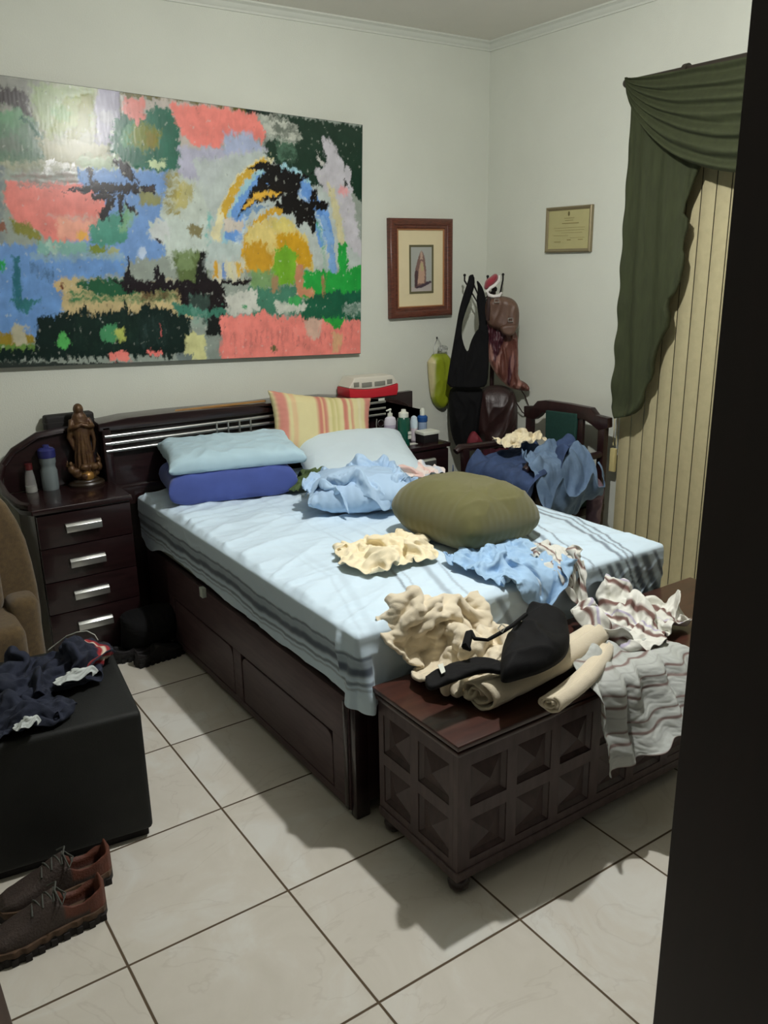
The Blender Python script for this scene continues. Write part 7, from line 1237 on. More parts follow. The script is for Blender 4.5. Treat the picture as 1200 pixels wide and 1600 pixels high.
SIM['jeans'] = ((25, 25),
[963,142,355,-9,5,-9,-15,-4,-2,-10,6,-6,-8,9,-9,-11,5,-9,-12,-1,-8,-5,9,-6,-1,13,0,7,11,9,6,3,13,9,6,13,8,6,11,-4,3,-7,-9,5,-8,-8,9,-9,-2,7,-13,-5,10,-7,7,10,8,5,10,5,-2,11,1,12,4,6,8,6,8,5,10,9,9,8,10,
956,136,353,-5,2,-14,-8,4,-9,-12,0,-4,-10,5,-5,-5,6,-9,-7,6,-10,-6,7,-7,3,12,6,6,9,9,4,2,14,7,7,11,6,9,5,-3,11,-5,-6,6,-9,-6,10,-3,-6,12,-6,-2,8,-11,-3,10,-2,8,7,7,4,9,5,1,11,4,9,6,5,11,5,9,8,9,6,
952,123,350,-7,6,-10,-7,4,-12,-5,3,-10,-10,1,-8,0,10,-8,-5,5,-9,-1,10,-4,3,12,7,5,7,11,3,6,10,1,7,10,6,11,0,-4,8,-4,-6,8,-8,-5,9,-5,-4,11,-5,-1,13,-3,0,11,-2,1,11,-1,9,5,9,3,9,5,0,13,2,10,7,7,13,2,4,
945,110,349,-4,8,-12,-5,2,-12,-5,3,-10,1,7,-10,2,9,-9,-2,8,-10,-1,12,3,2,12,5,3,8,8,4,3,13,3,8,10,0,11,-5,-2,11,-6,-7,6,-9,-4,11,-2,-3,12,-1,-1,12,-6,2,12,3,2,12,-4,3,10,4,8,7,8,0,10,0,6,4,7,3,11,-1,
939,97,344,-1,7,-12,3,5,-13,2,8,-7,0,5,-11,4,11,-7,0,12,-7,-1,13,3,-3,7,11,4,12,2,4,9,4,5,2,10,0,12,2,-4,10,-9,-3,12,-7,-7,10,5,0,10,-5,-4,11,1,0,12,-1,6,10,-4,0,10,3,7,9,-4,2,10,-2,5,8,8,2,9,6,
939,84,335,3,10,-7,6,5,-12,6,9,-9,4,10,-4,3,9,-10,0,15,0,-1,12,4,-2,7,9,0,11,0,5,12,-5,4,8,7,-3,11,3,-1,11,1,-3,13,-1,-4,11,1,-3,9,-1,-2,10,-1,-5,11,6,6,9,-6,5,11,-2,3,7,-6,7,9,-8,2,13,2,4,10,10,
942,74,331,9,9,-6,7,7,-8,7,10,-6,5,14,-3,4,12,-5,-2,14,1,-6,11,4,4,11,1,-1,11,3,3,11,-3,4,11,-1,-3,9,4,1,12,-3,-2,13,5,-5,12,5,-6,12,2,0,11,-4,-4,10,5,-1,10,1,7,9,-7,4,8,-5,7,7,-6,9,8,-6,3,14,1,
951,79,342,10,1,-10,8,7,-5,8,9,-6,0,14,-2,-3,15,-2,1,14,2,-6,9,1,5,12,0,5,13,0,-3,10,3,4,13,-1,-2,11,1,-2,9,-2,4,14,0,-1,15,2,-6,14,2,-8,8,3,2,12,-1,-2,11,2,0,9,-1,10,6,-6,3,10,-7,10,6,-4,10,6,-8,
965,76,349,3,8,-4,9,-1,-6,0,12,-4,-3,15,0,-4,15,-1,0,15,-1,0,11,1,-2,11,-1,6,12,1,4,10,2,-3,11,0,3,13,-1,-2,12,-3,-2,11,2,3,13,3,-1,15,1,-6,10,3,-1,12,0,6,11,-4,-4,10,4,8,10,-5,9,4,-9,6,9,-7,6,11,-8,
982,77,353,-3,11,3,5,-1,-7,-5,9,-3,-6,14,1,-1,15,-1,1,13,-1,2,12,1,-1,12,0,1,12,0,2,12,2,3,11,-1,-4,12,2,4,13,-3,-3,10,1,0,11,2,2,11,0,-1,12,4,1,12,-4,3,12,1,0,12,3,6,11,-4,10,2,-10,7,8,-9,2,15,-3,
997,82,354,-3,11,7,3,1,-7,-4,7,-5,-6,13,2,-3,12,2,2,11,-3,1,13,2,-2,13,2,1,12,-3,0,12,3,2,12,2,1,11,-3,1,14,1,1,10,-1,-2,9,6,4,8,-5,0,12,2,1,11,-5,2,13,3,0,12,8,4,11,-2,7,5,-9,3,13,-8,8,5,-7,
1013,88,353,-3,6,10,1,7,-9,-5,8,-3,-6,12,2,-3,10,1,0,10,2,3,11,-5,0,12,4,1,11,-2,0,13,-1,1,11,6,1,12,-1,2,11,-7,0,11,6,-2,9,9,3,9,-8,0,10,-4,1,10,1,1,13,3,1,12,8,5,12,4,0,10,-7,1,11,-7,10,3,-7,
1029,93,355,-7,7,7,-2,10,-2,-2,7,-8,-4,10,3,-3,10,-2,-1,8,10,2,11,-7,3,8,-4,0,11,4,2,13,-5,1,12,4,0,12,0,2,10,-2,0,11,2,-1,10,9,2,10,-4,-2,9,-9,-1,8,3,-1,11,4,-2,15,0,7,9,3,3,9,-1,-1,7,-8,8,4,4,
1036,97,359,-4,9,-5,0,8,7,-2,8,-4,-3,9,-2,-2,10,2,-1,8,5,3,9,1,3,8,-9,-1,11,7,1,13,-6,2,10,-3,0,12,4,2,12,0,-1,10,0,1,9,2,1,11,1,-1,10,-7,-1,10,2,-5,10,-3,-3,8,5,3,10,-3,6,10,1,2,10,-3,-3,6,-5,
1046,95,356,-2,13,-3,-1,10,1,0,8,6,-3,7,-7,-1,9,6,-1,9,-2,3,9,7,2,9,-5,0,10,-2,1,12,-1,2,11,-3,0,11,4,1,11,0,1,11,1,0,9,-3,0,11,-2,0,11,1,-3,11,-2,-5,8,5,-2,9,1,3,11,-1,4,9,-9,0,12,-3,-2,11,0,
1059,97,354,-2,11,1,0,9,-2,1,9,5,-2,9,-6,-3,8,9,0,10,-3,0,11,0,4,9,4,0,7,-10,2,12,2,1,12,1,2,10,0,0,11,-2,1,10,2,0,10,1,0,11,-3,-2,13,-2,-3,11,2,-3,5,9,-2,11,-5,1,12,-2,1,12,-4,2,9,-9,-1,11,-1,
1070,97,356,2,11,-3,-2,9,3,1,10,0,-3,8,2,-2,9,2,0,10,5,1,9,-8,4,10,0,2,9,-3,0,10,1,1,12,4,2,11,-4,1,11,0,2,12,-1,-1,10,4,0,11,-6,-3,13,2,-3,10,2,-3,8,7,-2,9,-6,1,12,-3,-1,9,-10,2,11,-2,1,11,-5,
1075,101,367,7,9,-6,0,9,3,0,8,-3,-1,10,-1,-4,10,-3,3,8,8,1,9,-4,3,10,-8,2,11,2,-1,10,-1,3,9,3,2,12,-4,0,11,1,2,11,6,0,13,2,-2,11,-4,-3,12,-1,-3,12,-1,0,11,5,-2,6,-9,1,11,0,-3,8,-8,0,7,-9,5,12,2,
1089,102,375,-3,12,1,7,9,-5,-2,11,-3,3,7,-7,-5,7,1,2,6,-6,1,12,4,3,12,-2,2,11,-5,1,9,1,2,10,0,3,10,0,1,12,-3,1,8,8,1,13,1,-4,12,-4,-4,11,-5,1,11,6,0,12,3,-1,8,-9,-2,13,1,-2,11,-6,1,-2,-12,2,13,-6,
1100,103,381,-3,15,4,1,14,-3,0,10,-6,1,6,-6,3,5,-8,2,3,-9,-1,11,0,2,10,3,5,10,-4,0,11,2,3,10,-1,4,10,1,2,11,-1,0,11,1,-2,12,-1,-3,13,2,-3,9,4,2,9,-3,-1,11,0,0,11,-3,-2,13,-2,-1,13,-7,1,0,-9,3,5,-8,
1101,110,372,6,11,7,3,13,3,-3,10,-4,1,11,0,6,1,-11,4,2,-10,-2,10,0,0,11,4,4,9,-1,4,9,-2,-1,10,0,7,10,-6,3,12,0,-1,12,0,-1,13,3,-3,12,3,-4,10,7,3,9,-3,-4,10,1,-2,11,-3,0,14,-7,3,13,-7,1,1,-9,2,-7,-8,
1106,116,362,2,12,3,10,8,7,2,9,0,2,5,8,6,6,-7,3,1,-11,-6,10,6,2,9,1,3,12,1,2,12,-3,1,11,-1,4,11,-4,7,10,-8,2,10,-3,-3,11,5,-1,15,0,-2,10,7,0,9,6,-4,11,2,-5,13,0,-1,14,-5,3,10,-10,7,-3,-12,1,-11,-9,
1116,115,361,0,12,3,5,11,-1,10,5,3,4,-1,10,6,7,-1,0,8,-4,-3,8,4,-3,9,6,4,14,-4,3,11,-5,3,10,-7,5,12,0,2,12,-4,5,13,-3,-1,11,-2,0,11,3,-1,11,7,-2,10,7,-3,13,1,-5,13,2,0,10,-8,-6,1,-8,0,-5,-10,5,-6,-8,
1117,122,354,10,2,5,4,5,6,6,8,-4,10,5,6,6,2,10,-1,11,4,0,9,0,-4,9,3,-1,9,-9,3,11,-10,4,11,-7,4,12,-3,7,13,2,1,14,-2,2,15,-4,1,10,8,1,11,9,-4,12,2,-1,13,7,-4,14,0,-5,0,-12,-8,-4,-7,-10,-4,-1,0,-1,-7,
1121,121,355,4,10,0,15,-4,4,5,6,8,12,2,-3,8,10,7,2,9,12,-3,13,6,-4,12,-4,0,5,-7,3,4,-11,4,13,-5,3,9,-8,5,14,2,5,16,1,2,16,-2,0,16,-2,-2,14,6,-3,10,4,-2,12,4,0,8,3,-11,-5,-2,-14,-3,-2,-13,-4,-3,-11,0,-8])
SIM['shirt'] = ((22, 22),
[1006,-40,365,-2,8,-9,-2,10,-6,-1,5,-13,2,6,-9,3,12,1,6,4,-5,-1,7,3,-5,13,3,-3,7,12,-2,8,12,2,4,7,0,7,0,-4,7,6,6,7,-5,7,6,7,0,6,-3,0,11,4,9,5,5,8,0,5,-6,7,-6,2,2,-9,
1013,-40,361,1,12,-5,-4,4,-10,-2,8,-8,4,8,-8,0,6,-10,-3,11,-3,7,6,7,0,7,10,-2,10,7,-4,0,13,1,7,8,1,11,-2,-2,5,8,2,5,0,5,6,-3,4,9,7,1,9,-1,-1,7,-4,8,4,4,3,8,6,-7,6,-5,
1012,-42,353,5,11,-5,2,10,-5,-3,2,-11,4,10,-5,1,10,-6,-3,9,-8,1,11,5,4,7,12,0,-1,12,-2,0,11,-2,11,2,2,10,2,0,2,12,0,8,6,5,6,-7,3,9,4,2,10,-1,-1,8,-9,2,8,4,3,9,5,-4,6,8,
1016,-45,346,6,10,-1,1,9,-8,2,5,-9,4,10,-3,0,9,-9,1,11,-5,0,8,7,2,7,11,1,-2,11,-3,6,8,-2,9,5,1,8,4,1,5,9,2,5,9,1,10,0,4,9,-7,2,11,1,0,11,-4,-3,9,-4,3,7,7,-5,9,6,
1024,-45,344,3,8,-6,6,10,-1,1,3,-9,2,8,-8,3,11,-4,0,11,-4,1,10,5,2,2,11,0,5,9,-4,11,4,-1,3,8,1,7,9,0,9,4,3,5,9,-1,9,4,4,10,-1,0,10,-6,1,11,-4,0,10,-3,-3,11,2,2,8,10,
1033,-45,344,2,6,-8,4,8,-6,4,11,-1,3,4,-9,2,10,-3,1,10,-5,-1,11,0,3,5,12,-3,8,6,-1,11,7,0,1,10,-1,0,12,1,10,6,3,11,1,-1,9,2,4,8,4,-2,11,-6,1,11,3,0,9,-6,0,10,1,-1,11,4,
1039,-51,342,5,11,-3,4,9,-7,4,8,-4,3,10,-1,3,6,-8,0,11,-6,0,10,-3,-1,10,8,0,7,10,1,6,10,-1,5,8,0,-2,11,0,9,6,1,12,2,0,10,1,2,9,1,0,10,-1,-1,10,-3,-1,11,5,4,8,-4,-4,8,5,
1050,-53,348,3,10,-9,4,11,-2,4,7,-7,3,10,-2,3,10,-8,0,9,-6,1,11,-3,-2,8,7,1,6,10,0,7,8,-1,6,10,0,3,10,0,7,5,1,10,4,-1,9,1,1,10,0,0,10,1,1,9,-1,0,8,1,-2,12,5,1,12,-6,
1060,-56,349,3,12,-3,0,10,-4,5,11,-5,4,6,-10,3,9,-10,1,12,-3,-1,9,5,0,10,2,2,7,6,-1,6,10,-1,9,7,1,1,12,-1,9,6,1,9,3,-1,10,-2,-1,9,4,0,10,-3,2,8,5,0,9,-4,-2,11,4,0,10,5,
1069,-54,356,4,9,-8,1,9,-8,2,10,-6,3,13,-4,3,9,-8,2,9,-9,-1,9,3,2,7,9,0,10,3,0,7,9,1,5,9,0,4,9,-1,8,9,0,10,-1,-2,11,3,1,9,-3,0,9,4,1,9,-4,-1,11,6,-3,11,-1,-2,9,-1,
1080,-52,363,0,10,-9,2,7,-12,1,9,-10,4,10,-9,2,11,-5,3,11,0,-2,12,-3,1,8,4,3,3,11,0,9,8,1,8,6,0,2,12,-2,8,5,1,10,4,0,11,0,-1,10,0,0,10,1,-1,10,1,-2,11,-2,-1,11,4,-4,10,-3,
1091,-45,364,-4,4,-10,-1,12,-6,1,9,-10,5,9,-9,6,5,-11,1,11,-6,-1,12,2,1,11,4,1,9,8,1,4,10,3,5,8,0,4,12,-1,5,8,0,11,-1,-1,11,2,0,11,0,0,11,0,-2,10,7,-3,12,-2,0,11,-6,-5,11,3,
1099,-45,359,-3,7,-9,0,8,-6,2,9,-5,1,9,-8,5,11,-6,3,7,-8,0,11,-5,0,11,7,1,11,6,0,10,7,4,-1,12,1,3,10,0,7,11,-1,9,2,-1,11,-3,-2,11,3,0,13,0,0,10,0,-1,9,5,0,10,-5,-5,11,7,
1100,-48,350,4,10,-2,1,8,-7,1,9,-5,2,10,-4,4,8,-7,1,10,-2,3,10,-6,0,9,5,0,9,9,2,12,4,2,6,8,1,0,13,0,4,11,0,10,0,-2,11,0,-1,11,0,0,11,0,-1,12,1,0,10,3,0,10,3,-2,10,-1,
1109,-49,347,-1,8,-8,5,11,1,1,9,-7,3,10,-3,4,11,-1,2,8,-5,-1,10,2,3,10,-4,0,7,8,2,6,10,2,9,4,-1,3,12,2,6,9,-1,10,4,-2,10,1,-1,10,3,0,11,-3,-1,11,-5,0,10,6,1,10,6,0,11,-3,
1117,-49,348,1,7,-9,2,10,-4,3,11,-3,3,10,-4,3,11,0,3,10,0,-1,10,0,2,11,1,1,10,-1,2,0,12,3,5,8,0,7,8,0,8,9,-2,7,10,-1,10,-2,0,12,-3,-1,10,-1,0,11,0,-2,12,-1,3,8,7,1,11,5,
1126,-52,345,0,12,-3,3,9,-5,1,10,-3,4,8,-5,3,11,-2,3,10,0,1,12,-1,1,10,3,3,11,0,1,2,8,2,0,11,-1,8,10,1,7,11,-2,10,3,-2,11,0,0,11,-7,-1,10,-2,0,11,2,0,10,4,1,12,2,2,9,8,
1128,-46,351,7,5,-8,1,10,-3,3,9,-5,2,9,-3,4,9,-4,2,10,0,4,12,-3,0,10,6,4,10,-1,2,8,6,0,-1,12,-1,5,11,-1,11,5,0,12,4,-3,9,6,1,8,-5,0,9,-7,-2,10,3,1,11,3,1,10,4,3,10,7,
1127,-37,356,11,3,-7,9,4,-6,1,9,-6,2,8,-4,4,9,-2,1,10,-2,0,10,4,4,10,-1,2,8,4,4,10,2,1,6,8,-2,3,10,-1,9,8,-3,8,9,-1,11,7,3,9,-6,0,6,-7,-2,12,2,0,10,1,1,11,-1,1,7,5,
1131,-33,362,12,4,-4,6,5,-8,7,4,-8,4,4,-9,3,11,-3,1,11,0,-1,9,3,2,8,6,4,9,0,-1,7,7,5,10,2,-3,4,11,-3,3,11,0,11,7,1,11,5,2,9,-8,1,11,-5,-2,10,2,0,8,-3,0,11,4,-1,11,-3,
1132,-21,365,13,0,-1,7,3,-8,7,5,-9,8,2,-10,4,5,-10,1,12,1,1,10,4,2,5,8,2,8,6,-1,8,6,1,7,6,2,10,4,-3,6,10,-1,10,-1,3,10,6,0,10,1,2,6,-10,0,9,2,-2,11,4,-2,11,-5,1,12,1,
1139,-11,365,6,2,3,10,-2,-9,11,0,-6,6,8,-8,5,3,-11,6,4,-8,1,12,6,1,10,7,0,0,12,1,10,8,-6,8,8,3,8,3,1,9,0,-2,8,6,5,11,-4,0,12,6,1,9,-2,1,9,-9,-4,8,3,-2,7,2,-7,5,-7])
# ================================================================ the sheet over the mattress
ZT = .642
sx0, sx1, sy0, sy1 = .318, 1.688, -.785, 1.115
def wrinkle(x, y):
    """soft creases of the bed sheet"""
    h = .013*ridge(x*2.2+.4*y, y*2.6-.2*x, 2, 21, 2.0)
    # fan of pulls running from the left edge
    h = h+.012*ridge(x*1.3+y*1.2, (y*1.0-x*.4)*7, 1, 23, 2.5)*sstep(.9, .3, x)
    h = h+.011*ridge((x+y*.35)*1.2, (y-.2*x)*9, 1, 29, 2.0)*sstep(-.2, .5, y)
    h = h+.004*ridge(x*11, y*2.2, 1, 31, 2)*sstep(1.1, 1.45, x)
    h = h+.004*ridge(x*5+y*3, y*8-x*2, 2, 37, 2.2)+.005*ridge(x*3-y*2, y*13+x*3, 2, 39, 2.4)*sstep(1.2, .5, x)
    return h*sstep(0, .03, np.minimum(np.minimum(x-.318, 1.688-x), y+.785))-.004
sheet_top_c = lin((198, 218, 232))*1.13
str_c = lin((84, 98, 116))*1.0
def wob(a, s, f=4, amp=.006): return amp*pnoise(a*f, a*0+s, s)+.35*amp*pnoise(a*f*4, a*0+s, s+1)
def line(q, c, w): return np.exp(-((q-c)/w)**4)
def top_col(x, y):
    n = len(x); c = np.tile(sheet_top_c, (n, 1))
    # groups of woven stripes running towards the foot; they drift to the left near the foot
    q = x-.18*(np.clip(-y, 0, 2)-.3)*sstep(.3, 1.4, x)*0
    q = x+.35*np.clip(-.35-y, 0, 1)**1.0
    a = np.zeros(n)
    for c0, w, s, k in ((.72, .006, .7, 1), (.755, .004, .35, 2), (.845, .013, .45, 3), (.905, .005, .4, 4), (.49, .006, .10, 5), (.53, .014, .10, 6),
                        (1.15, .006, .6, 7), (1.20, .012, .5, 8), (1.36, .006, .8, 9), (1.41, .012, .65, 10), (1.455, .005, .7, 11), (1.60, .010, .8, 12), (1.635, .005, .8, 13), (1.665, .006, .8, 14)):
        v = line(q+wob(y, k), c0, w)*s
        fade = 1.0 if c0 > 1.3 else sstep(.15, -.35, y)*.9+.1
        a = np.maximum(a, v*fade)
    return c*(1-a[:, None])+str_c*a[:, None]
def side_col(dn, s, x, y):
    """dn = distance down from the edge"""
    n = len(dn); c = np.tile(sheet_top_c*.93, (n, 1)); a = np.zeros(n)
    w = wob(s, 33, 6, .010)
    left = x < .36
    bands = ((.072, .006, .85), (.112, .016, 1.0), (.100, .032, .5), (.148, .006, .8), (.165, .004, .5))
    for c0, wd_, st in bands: a = np.maximum(a, line(dn+w, c0, wd_)*st)
    aL = a*np.clip(.4+.6*sstep(1.1, .4, y)+.2, 0, 1)
    # foot side: the same woven stripes fall diagonally
    q = x-dn*.55
    b = np.zeros(n)
    for c0, wd_, st in ((1.32, .006, .8), (1.37, .014, .9), (1.415, .014, .9), (1.46, .006, .9), (1.50, .018, .95), (1.56, .02, .9), (1.62, .010, .9), (.74, .008, .6), (.85, .014, .6), (.45, .01, .3)):
        b = np.maximum(b, line(q+wob(dn, 41, 9, .006), c0, wd_)*st)
    a = np.where(left, np.maximum(aL, a*.9), b)
    return c*(1-a[:, None])+str_c*.85*a[:, None]
m_sheet = mat('cotton_sheet', C(200, 215, 220), .8, attr=True, bump=.12, bscale=700, sheen=.15)
st = .011
rr = .011
gx = np.linspace(sx0+rr, sx1-rr, 180); gy = np.linspace(sy0+rr, sy1-rr, 240)
X, Y = np.meshgrid(gx, gy, indexing='ij'); xf_, yf_ = X.ravel(), Y.ravel()
Zs = ZT+wrinkle(xf_, yf_)
Vt = np.stack([xf_, yf_, Zs], 1); Ct = top_col(xf_, yf_)
ii, jj = np.meshgrid(np.arange(179), np.arange(239), indexing='ij'); i0 = (ii*240+jj).ravel()
Ft = np.stack([i0, i0+240, i0+241, i0+1], 1)
# rim: walk round left(head->foot), foot, right
per = []
for y in gy[::-1]: per.append((sx0+rr, y, -1, 0))
for k in range(1, 12):
    a = math.radians(180+90*k/12); per.append((sx0+rr, sy0+rr, math.cos(a), math.sin(a)))
for x in gx: per.append((x, sy0+rr, 0, -1))
for k in range(1, 12):
    a = math.radians(270+90*k/12); per.append((sx1-rr, sy0+rr, math.cos(a), math.sin(a)))
for y in gy: per.append((sx1-rr, y, 1, 0))
per = np.array(per); n_p = len(per)
seg = np.concatenate([[0], np.cumsum(np.hypot(np.diff(per[:, 0]+per[:, 2]*.035), np.diff(per[:, 1]+per[:, 3]*.035)))])
nd = 56
pp_s = seg[:, None]*np.ones((1, nd))
tt = np.linspace(0, 1, nd)[None]*np.ones((n_p, 1))
bx0 = per[:, 0][:, None]; by0 = per[:, 1][:, None]; nx = per[:, 2][:, None]; ny = per[:, 3][:, None]
# hem height along the walk
Lleft = seg[len(gy)-1]; Lc1 = seg[len(gy)+10]; Lfoot = seg[len(gy)+10+len(gx)]
hem = np.where(seg < Lleft, .447+.012*np.sin(seg*3.1+.6)+.006*np.sin(seg*17), .45)
hem = hem-.052*np.exp(-((seg-.12)/.10)**2)           # slack near the head
hem = hem-.050*np.exp(-((seg-Lc1-.02)/.10)**2)        # loose corner hanging lower
hem = np.where(seg > Lfoot-.30, np.minimum(hem, .47-.02*np.clip((seg-Lfoot+.3)/.3, 0, 1)), hem)
hem = hem[:, None]
arcl = rr*math.pi/2; total = arcl+(ZT-rr-hem)
L_ = tt*total
ang_ = np.clip(L_/rr, 0, math.pi/2)
out = rr*np.sin(ang_); zz = ZT-rr*(1-np.cos(ang_))-np.clip(L_-arcl, 0, 9)
down = np.clip(L_-arcl*.5, 0, 9)
rs = sstep(.02, .22, down)
wav = .003*rs*np.sin(pp_s*17+2.5*fbm(pp_s*2, tt*1.5, 2, 5))+.007*rs*fbm(pp_s*6, tt*2, 2, 7)+.004*ridge(pp_s*7, tt*2.2, 1, 8, 2)*sstep(0, .04, down)
cor = np.exp(-((pp_s-Lc1+.005)/.075)**2)
wav = wav+cor*rs*(.030+.020*np.sin((pp_s-Lc1)*75))
# pleat just before the corner on the left side
wav = wav+.020*np.exp(-((pp_s-(Lleft-.085)-.05*tt)/.018)**2)*sstep(.0, .05, down)*sstep(.20, .12, down)
# diagonal pulls on the foot side near the right corner
wav = wav+.010*np.exp(-((pp_s-(Lfoot-.18))/.16)**2)*np.sin((pp_s*1.0+tt*.22)*150)*rs
out = out+(wav+.003)*np.clip(L_/.03, 0, 1)
xx = bx0+nx*out; yy2 = by0+ny*out
zz = zz+wrinkle(bx0+nx*rr*np.sin(ang_), by0+ny*rr*np.sin(ang_))*np.clip(1-down/.05, 0, 1)
Vr = np.stack([xx, yy2, zz], -1).reshape(-1, 3)
xr_, yr_, dr_ = xx.ravel(), yy2.ravel(), np.clip(L_-arcl*.6, 0, 9).ravel()
Cs = side_col(dr_, pp_s.ravel(), (bx0+nx*rr+0*tt).ravel(), yr_); Ct2 = top_col(xr_, yr_)
k = sstep(.0, .02, dr_)[:, None]; Cr = Ct2*(1-k)+Cs*k
ii, jj = np.meshgrid(np.arange(n_p-1), np.arange(nd-1), indexing='ij'); i0 = (ii*nd+jj).ravel()+len(Vt)
Fr = np.stack([i0, i0+1, i0+nd+1, i0+nd], 1)
sheet = np_mesh('bed_sheet', np.concatenate([Vt, Vr]), np.concatenate([Ft, Fr]), m_sheet, None, np.concatenate([Ct, Cr]))
tag(sheet, 'light blue sheet with dark blue stripes stretched over the whole mattress', 'sheet')
def merge_by_distance(o, d=.0008):
    bm = bmesh.new(); bm.from_mesh(o.data); bmesh.ops.remove_doubles(bm, verts=bm.verts, dist=d); bmesh.ops.recalc_face_normals(bm, faces=bm.faces); bm.to_mesh(o.data); bm.free()
merge_by_distance(sheet)

# ================================================================ pillows
def pillow(name, label, cat, c, size, rot, m, n_exp=4.0, puff=.55, wr=.006, wf=9, seed=1, floor_z=None, colfun=None, pinch=.06, nn=70, droop=None, flat=.45, parent=None, seam=True, group=None, foldfn=None, corner_r=0.0):
    L, W, H = size
    t = np.linspace(-1, 1, nn); t = np.sign(t)*(1-(1-np.abs(t))**1.25)
    A, B = np.meshgrid(t, t, indexing='ij')
    def layer_(sgn):
        e = np.clip((1-np.abs(A)**n_exp)*(1-np.abs(B)**n_exp), 0, 1)**puff
        x = L/2*A*(1-pinch*(1-B*B)*np.abs(A)); y = W/2*B*(1-pinch*(1-A*A)*np.abs(B)); x = x*(1-corner_r*B**6); y = y*(1-corner_r*A**6)
        z = sgn*H/2*e*(1.0 if sgn > 0 else flat*2)
        rad = sstep(0, .35, e)
        w = wr*(ridge(x*wf+seed, y*wf, 2, seed, 1.6)-.4)*rad
        # short gathers at the seams
        w = w+wr*.9*np.exp(-e*4)*np.sin((A*(np.abs(B) > np.abs(A))+B*(np.abs(A) >= np.abs(B)))*38+seed)*sstep(0, .08, e)
        z = z+sgn*w
        if foldfn is not None and sgn > 0: z = z+foldfn(A, B, e)
        return np.stack([x, y, z], -1)
    top = layer_(1).reshape(-1, 3); bot = layer_(-1).reshape(-1, 3)
    V = np.concatenate([top, bot]); K = nn*nn
    R_ = np.array(Euler([math.radians(a) for a in rot]).to_matrix())
    if droop is not None: V = droop(V)
    Wd = V @ R_.T+np.array(c)
    if floor_z is not None:
        fz = floor_z(Wd[:, 0], Wd[:, 1]) if callable(floor_z) else floor_z
        # soft contact: squash what would go through what lies below
        dz = Wd[:, 2]-fz; Wd[:, 2] = np.where(dz < .004, fz+.004+.0*dz, Wd[:, 2])
    ii, jj = np.meshgrid(np.arange(nn-1), np.arange(nn-1), indexing='ij'); i0 = (ii*nn+jj).ravel()
    F = np.stack([i0, i0+nn, i0+nn+1, i0+1], 1)
    F2 = F[:, ::-1]+K
    cols = None
    if colfun is not None: cc = colfun(A.ravel(), B.ravel()); cols = np.concatenate([cc, cc])
    o = np_mesh(name, Wd, np.concatenate([F, F2]), m, parent, cols)
    merge_by_distance(o, .0004)
    if parent is None: tag(o, label, cat, group)
    if seam:
        cr = MB(); pts = []
        for k in range(nn): pts.append(top[k*nn])
        for k in range(nn): pts.append(top[(nn-1)*nn+k])
        for k in range(nn-1, -1, -1): pts.append(top[k*nn+nn-1])
        for k in range(nn-1, -1, -1): pts.append(top[k])
    return o
m_pbl = mat('pale_blue_cotton', C(172, 200, 212, 1.2), .85, var=.12, vscale=7, bump=.15, bscale=600, sheen=.15)
m_navy = mat('royal_blue_cotton', C(66, 84, 156, 1.15), .85, var=.2, vscale=9, bump=.15, bscale=600, sheen=.2)
m_pwh = mat('white_blue_cotton', C(196, 212, 220, 1.2), .85, var=.06, vscale=5, bump=.2, bscale=60, sheen=.1)
m_olv = mat('olive_green_cotton', C(100, 97, 46, .92), .8, var=.10, vscale=5, bump=.15, bscale=700, sheen=.25)
m_ybl = mat('yellow_striped_cotton', C(220, 210, 150), .85, attr=True, bump=.15, bscale=500)
m_bcr2 = mat('blue_cushion_ticking', C(164, 190, 216, 1.1), .85)
m_bcr = mat('crumpled_blue_cotton', C(160, 190, 220), .8, attr=True, bump=.1, bscale=600)
# folded royal blue pillow lying under the pale one, on the mattress by the headboard
def nfold(A, B, e): return .012*np.exp(-((B+.1+.25*A)/.05)**2)*e-.010*np.exp(-((B-.2-.4*A)/.05)**2)*e
pillow('blue_pillow', 'royal blue pillow, the lower one of the stack at the headboard', 'pillow', (.665, .86, .728), (.58, .34, .155), (2, 0, -13), m_navy, 9, .38, .010, 7, 5, ZT+.008, flat=.5, foldfn=nfold)
pillow('blue_pillow', 'pale blue quilted pillow on top of the royal blue one', 'pillow', (.70, .88, .835), (.62, .38, .105), (6, 0, -13), m_pbl, 8, .40, .012, 7, 9, lambda x, y: .792+0*x, flat=.5)
pillow('white_pillow', 'whitish pale blue pillow leaning low against the headboard beside the bottles', 'pillow', (1.36, .835, .722), (.62, .46, .16), (20, 2, -14), m_pwh, 4.5, .5, .004, 6, 13, ZT+.008, flat=.5)
def ycol(A, B):
    base = np.tile(lin((216, 206, 156))*1.05, (len(A), 1))
    def st(c0, w, col, al=1):
        a = (np.exp(-((A-c0)/w)**6)*al)[:, None]; base[:] = base*(1-a)+(lin(col)*.8+lin((226, 196, 170))*.2)*a
    st(-.86, .10, (206, 118, 108)); st(-.64, .05, (222, 170, 128), .6); st(-.10, .10, (196, 98, 86)); st(-.10, .02, (224, 190, 140)); st(.10, .03, (180, 180, 80), .6); st(.20, .03, (180, 180, 80), .6)
    st(.36, .05, (200, 104, 90)); st(.50, .03, (206, 120, 100), .8); st(.90, .09, (206, 120, 110)); st(.68, .03, (226, 222, 190), .6)
    return base
pillow('striped_pillow', 'yellow pillow with red and pink stripes propped against the chrome rails', 'pillow', (1.285, 1.035, .865), (.60, .33, .12), (70, 9, -3), m_ybl, 4, .5, .006, 7, 17, ZT+.008, colfun=ycol, pinch=.10)
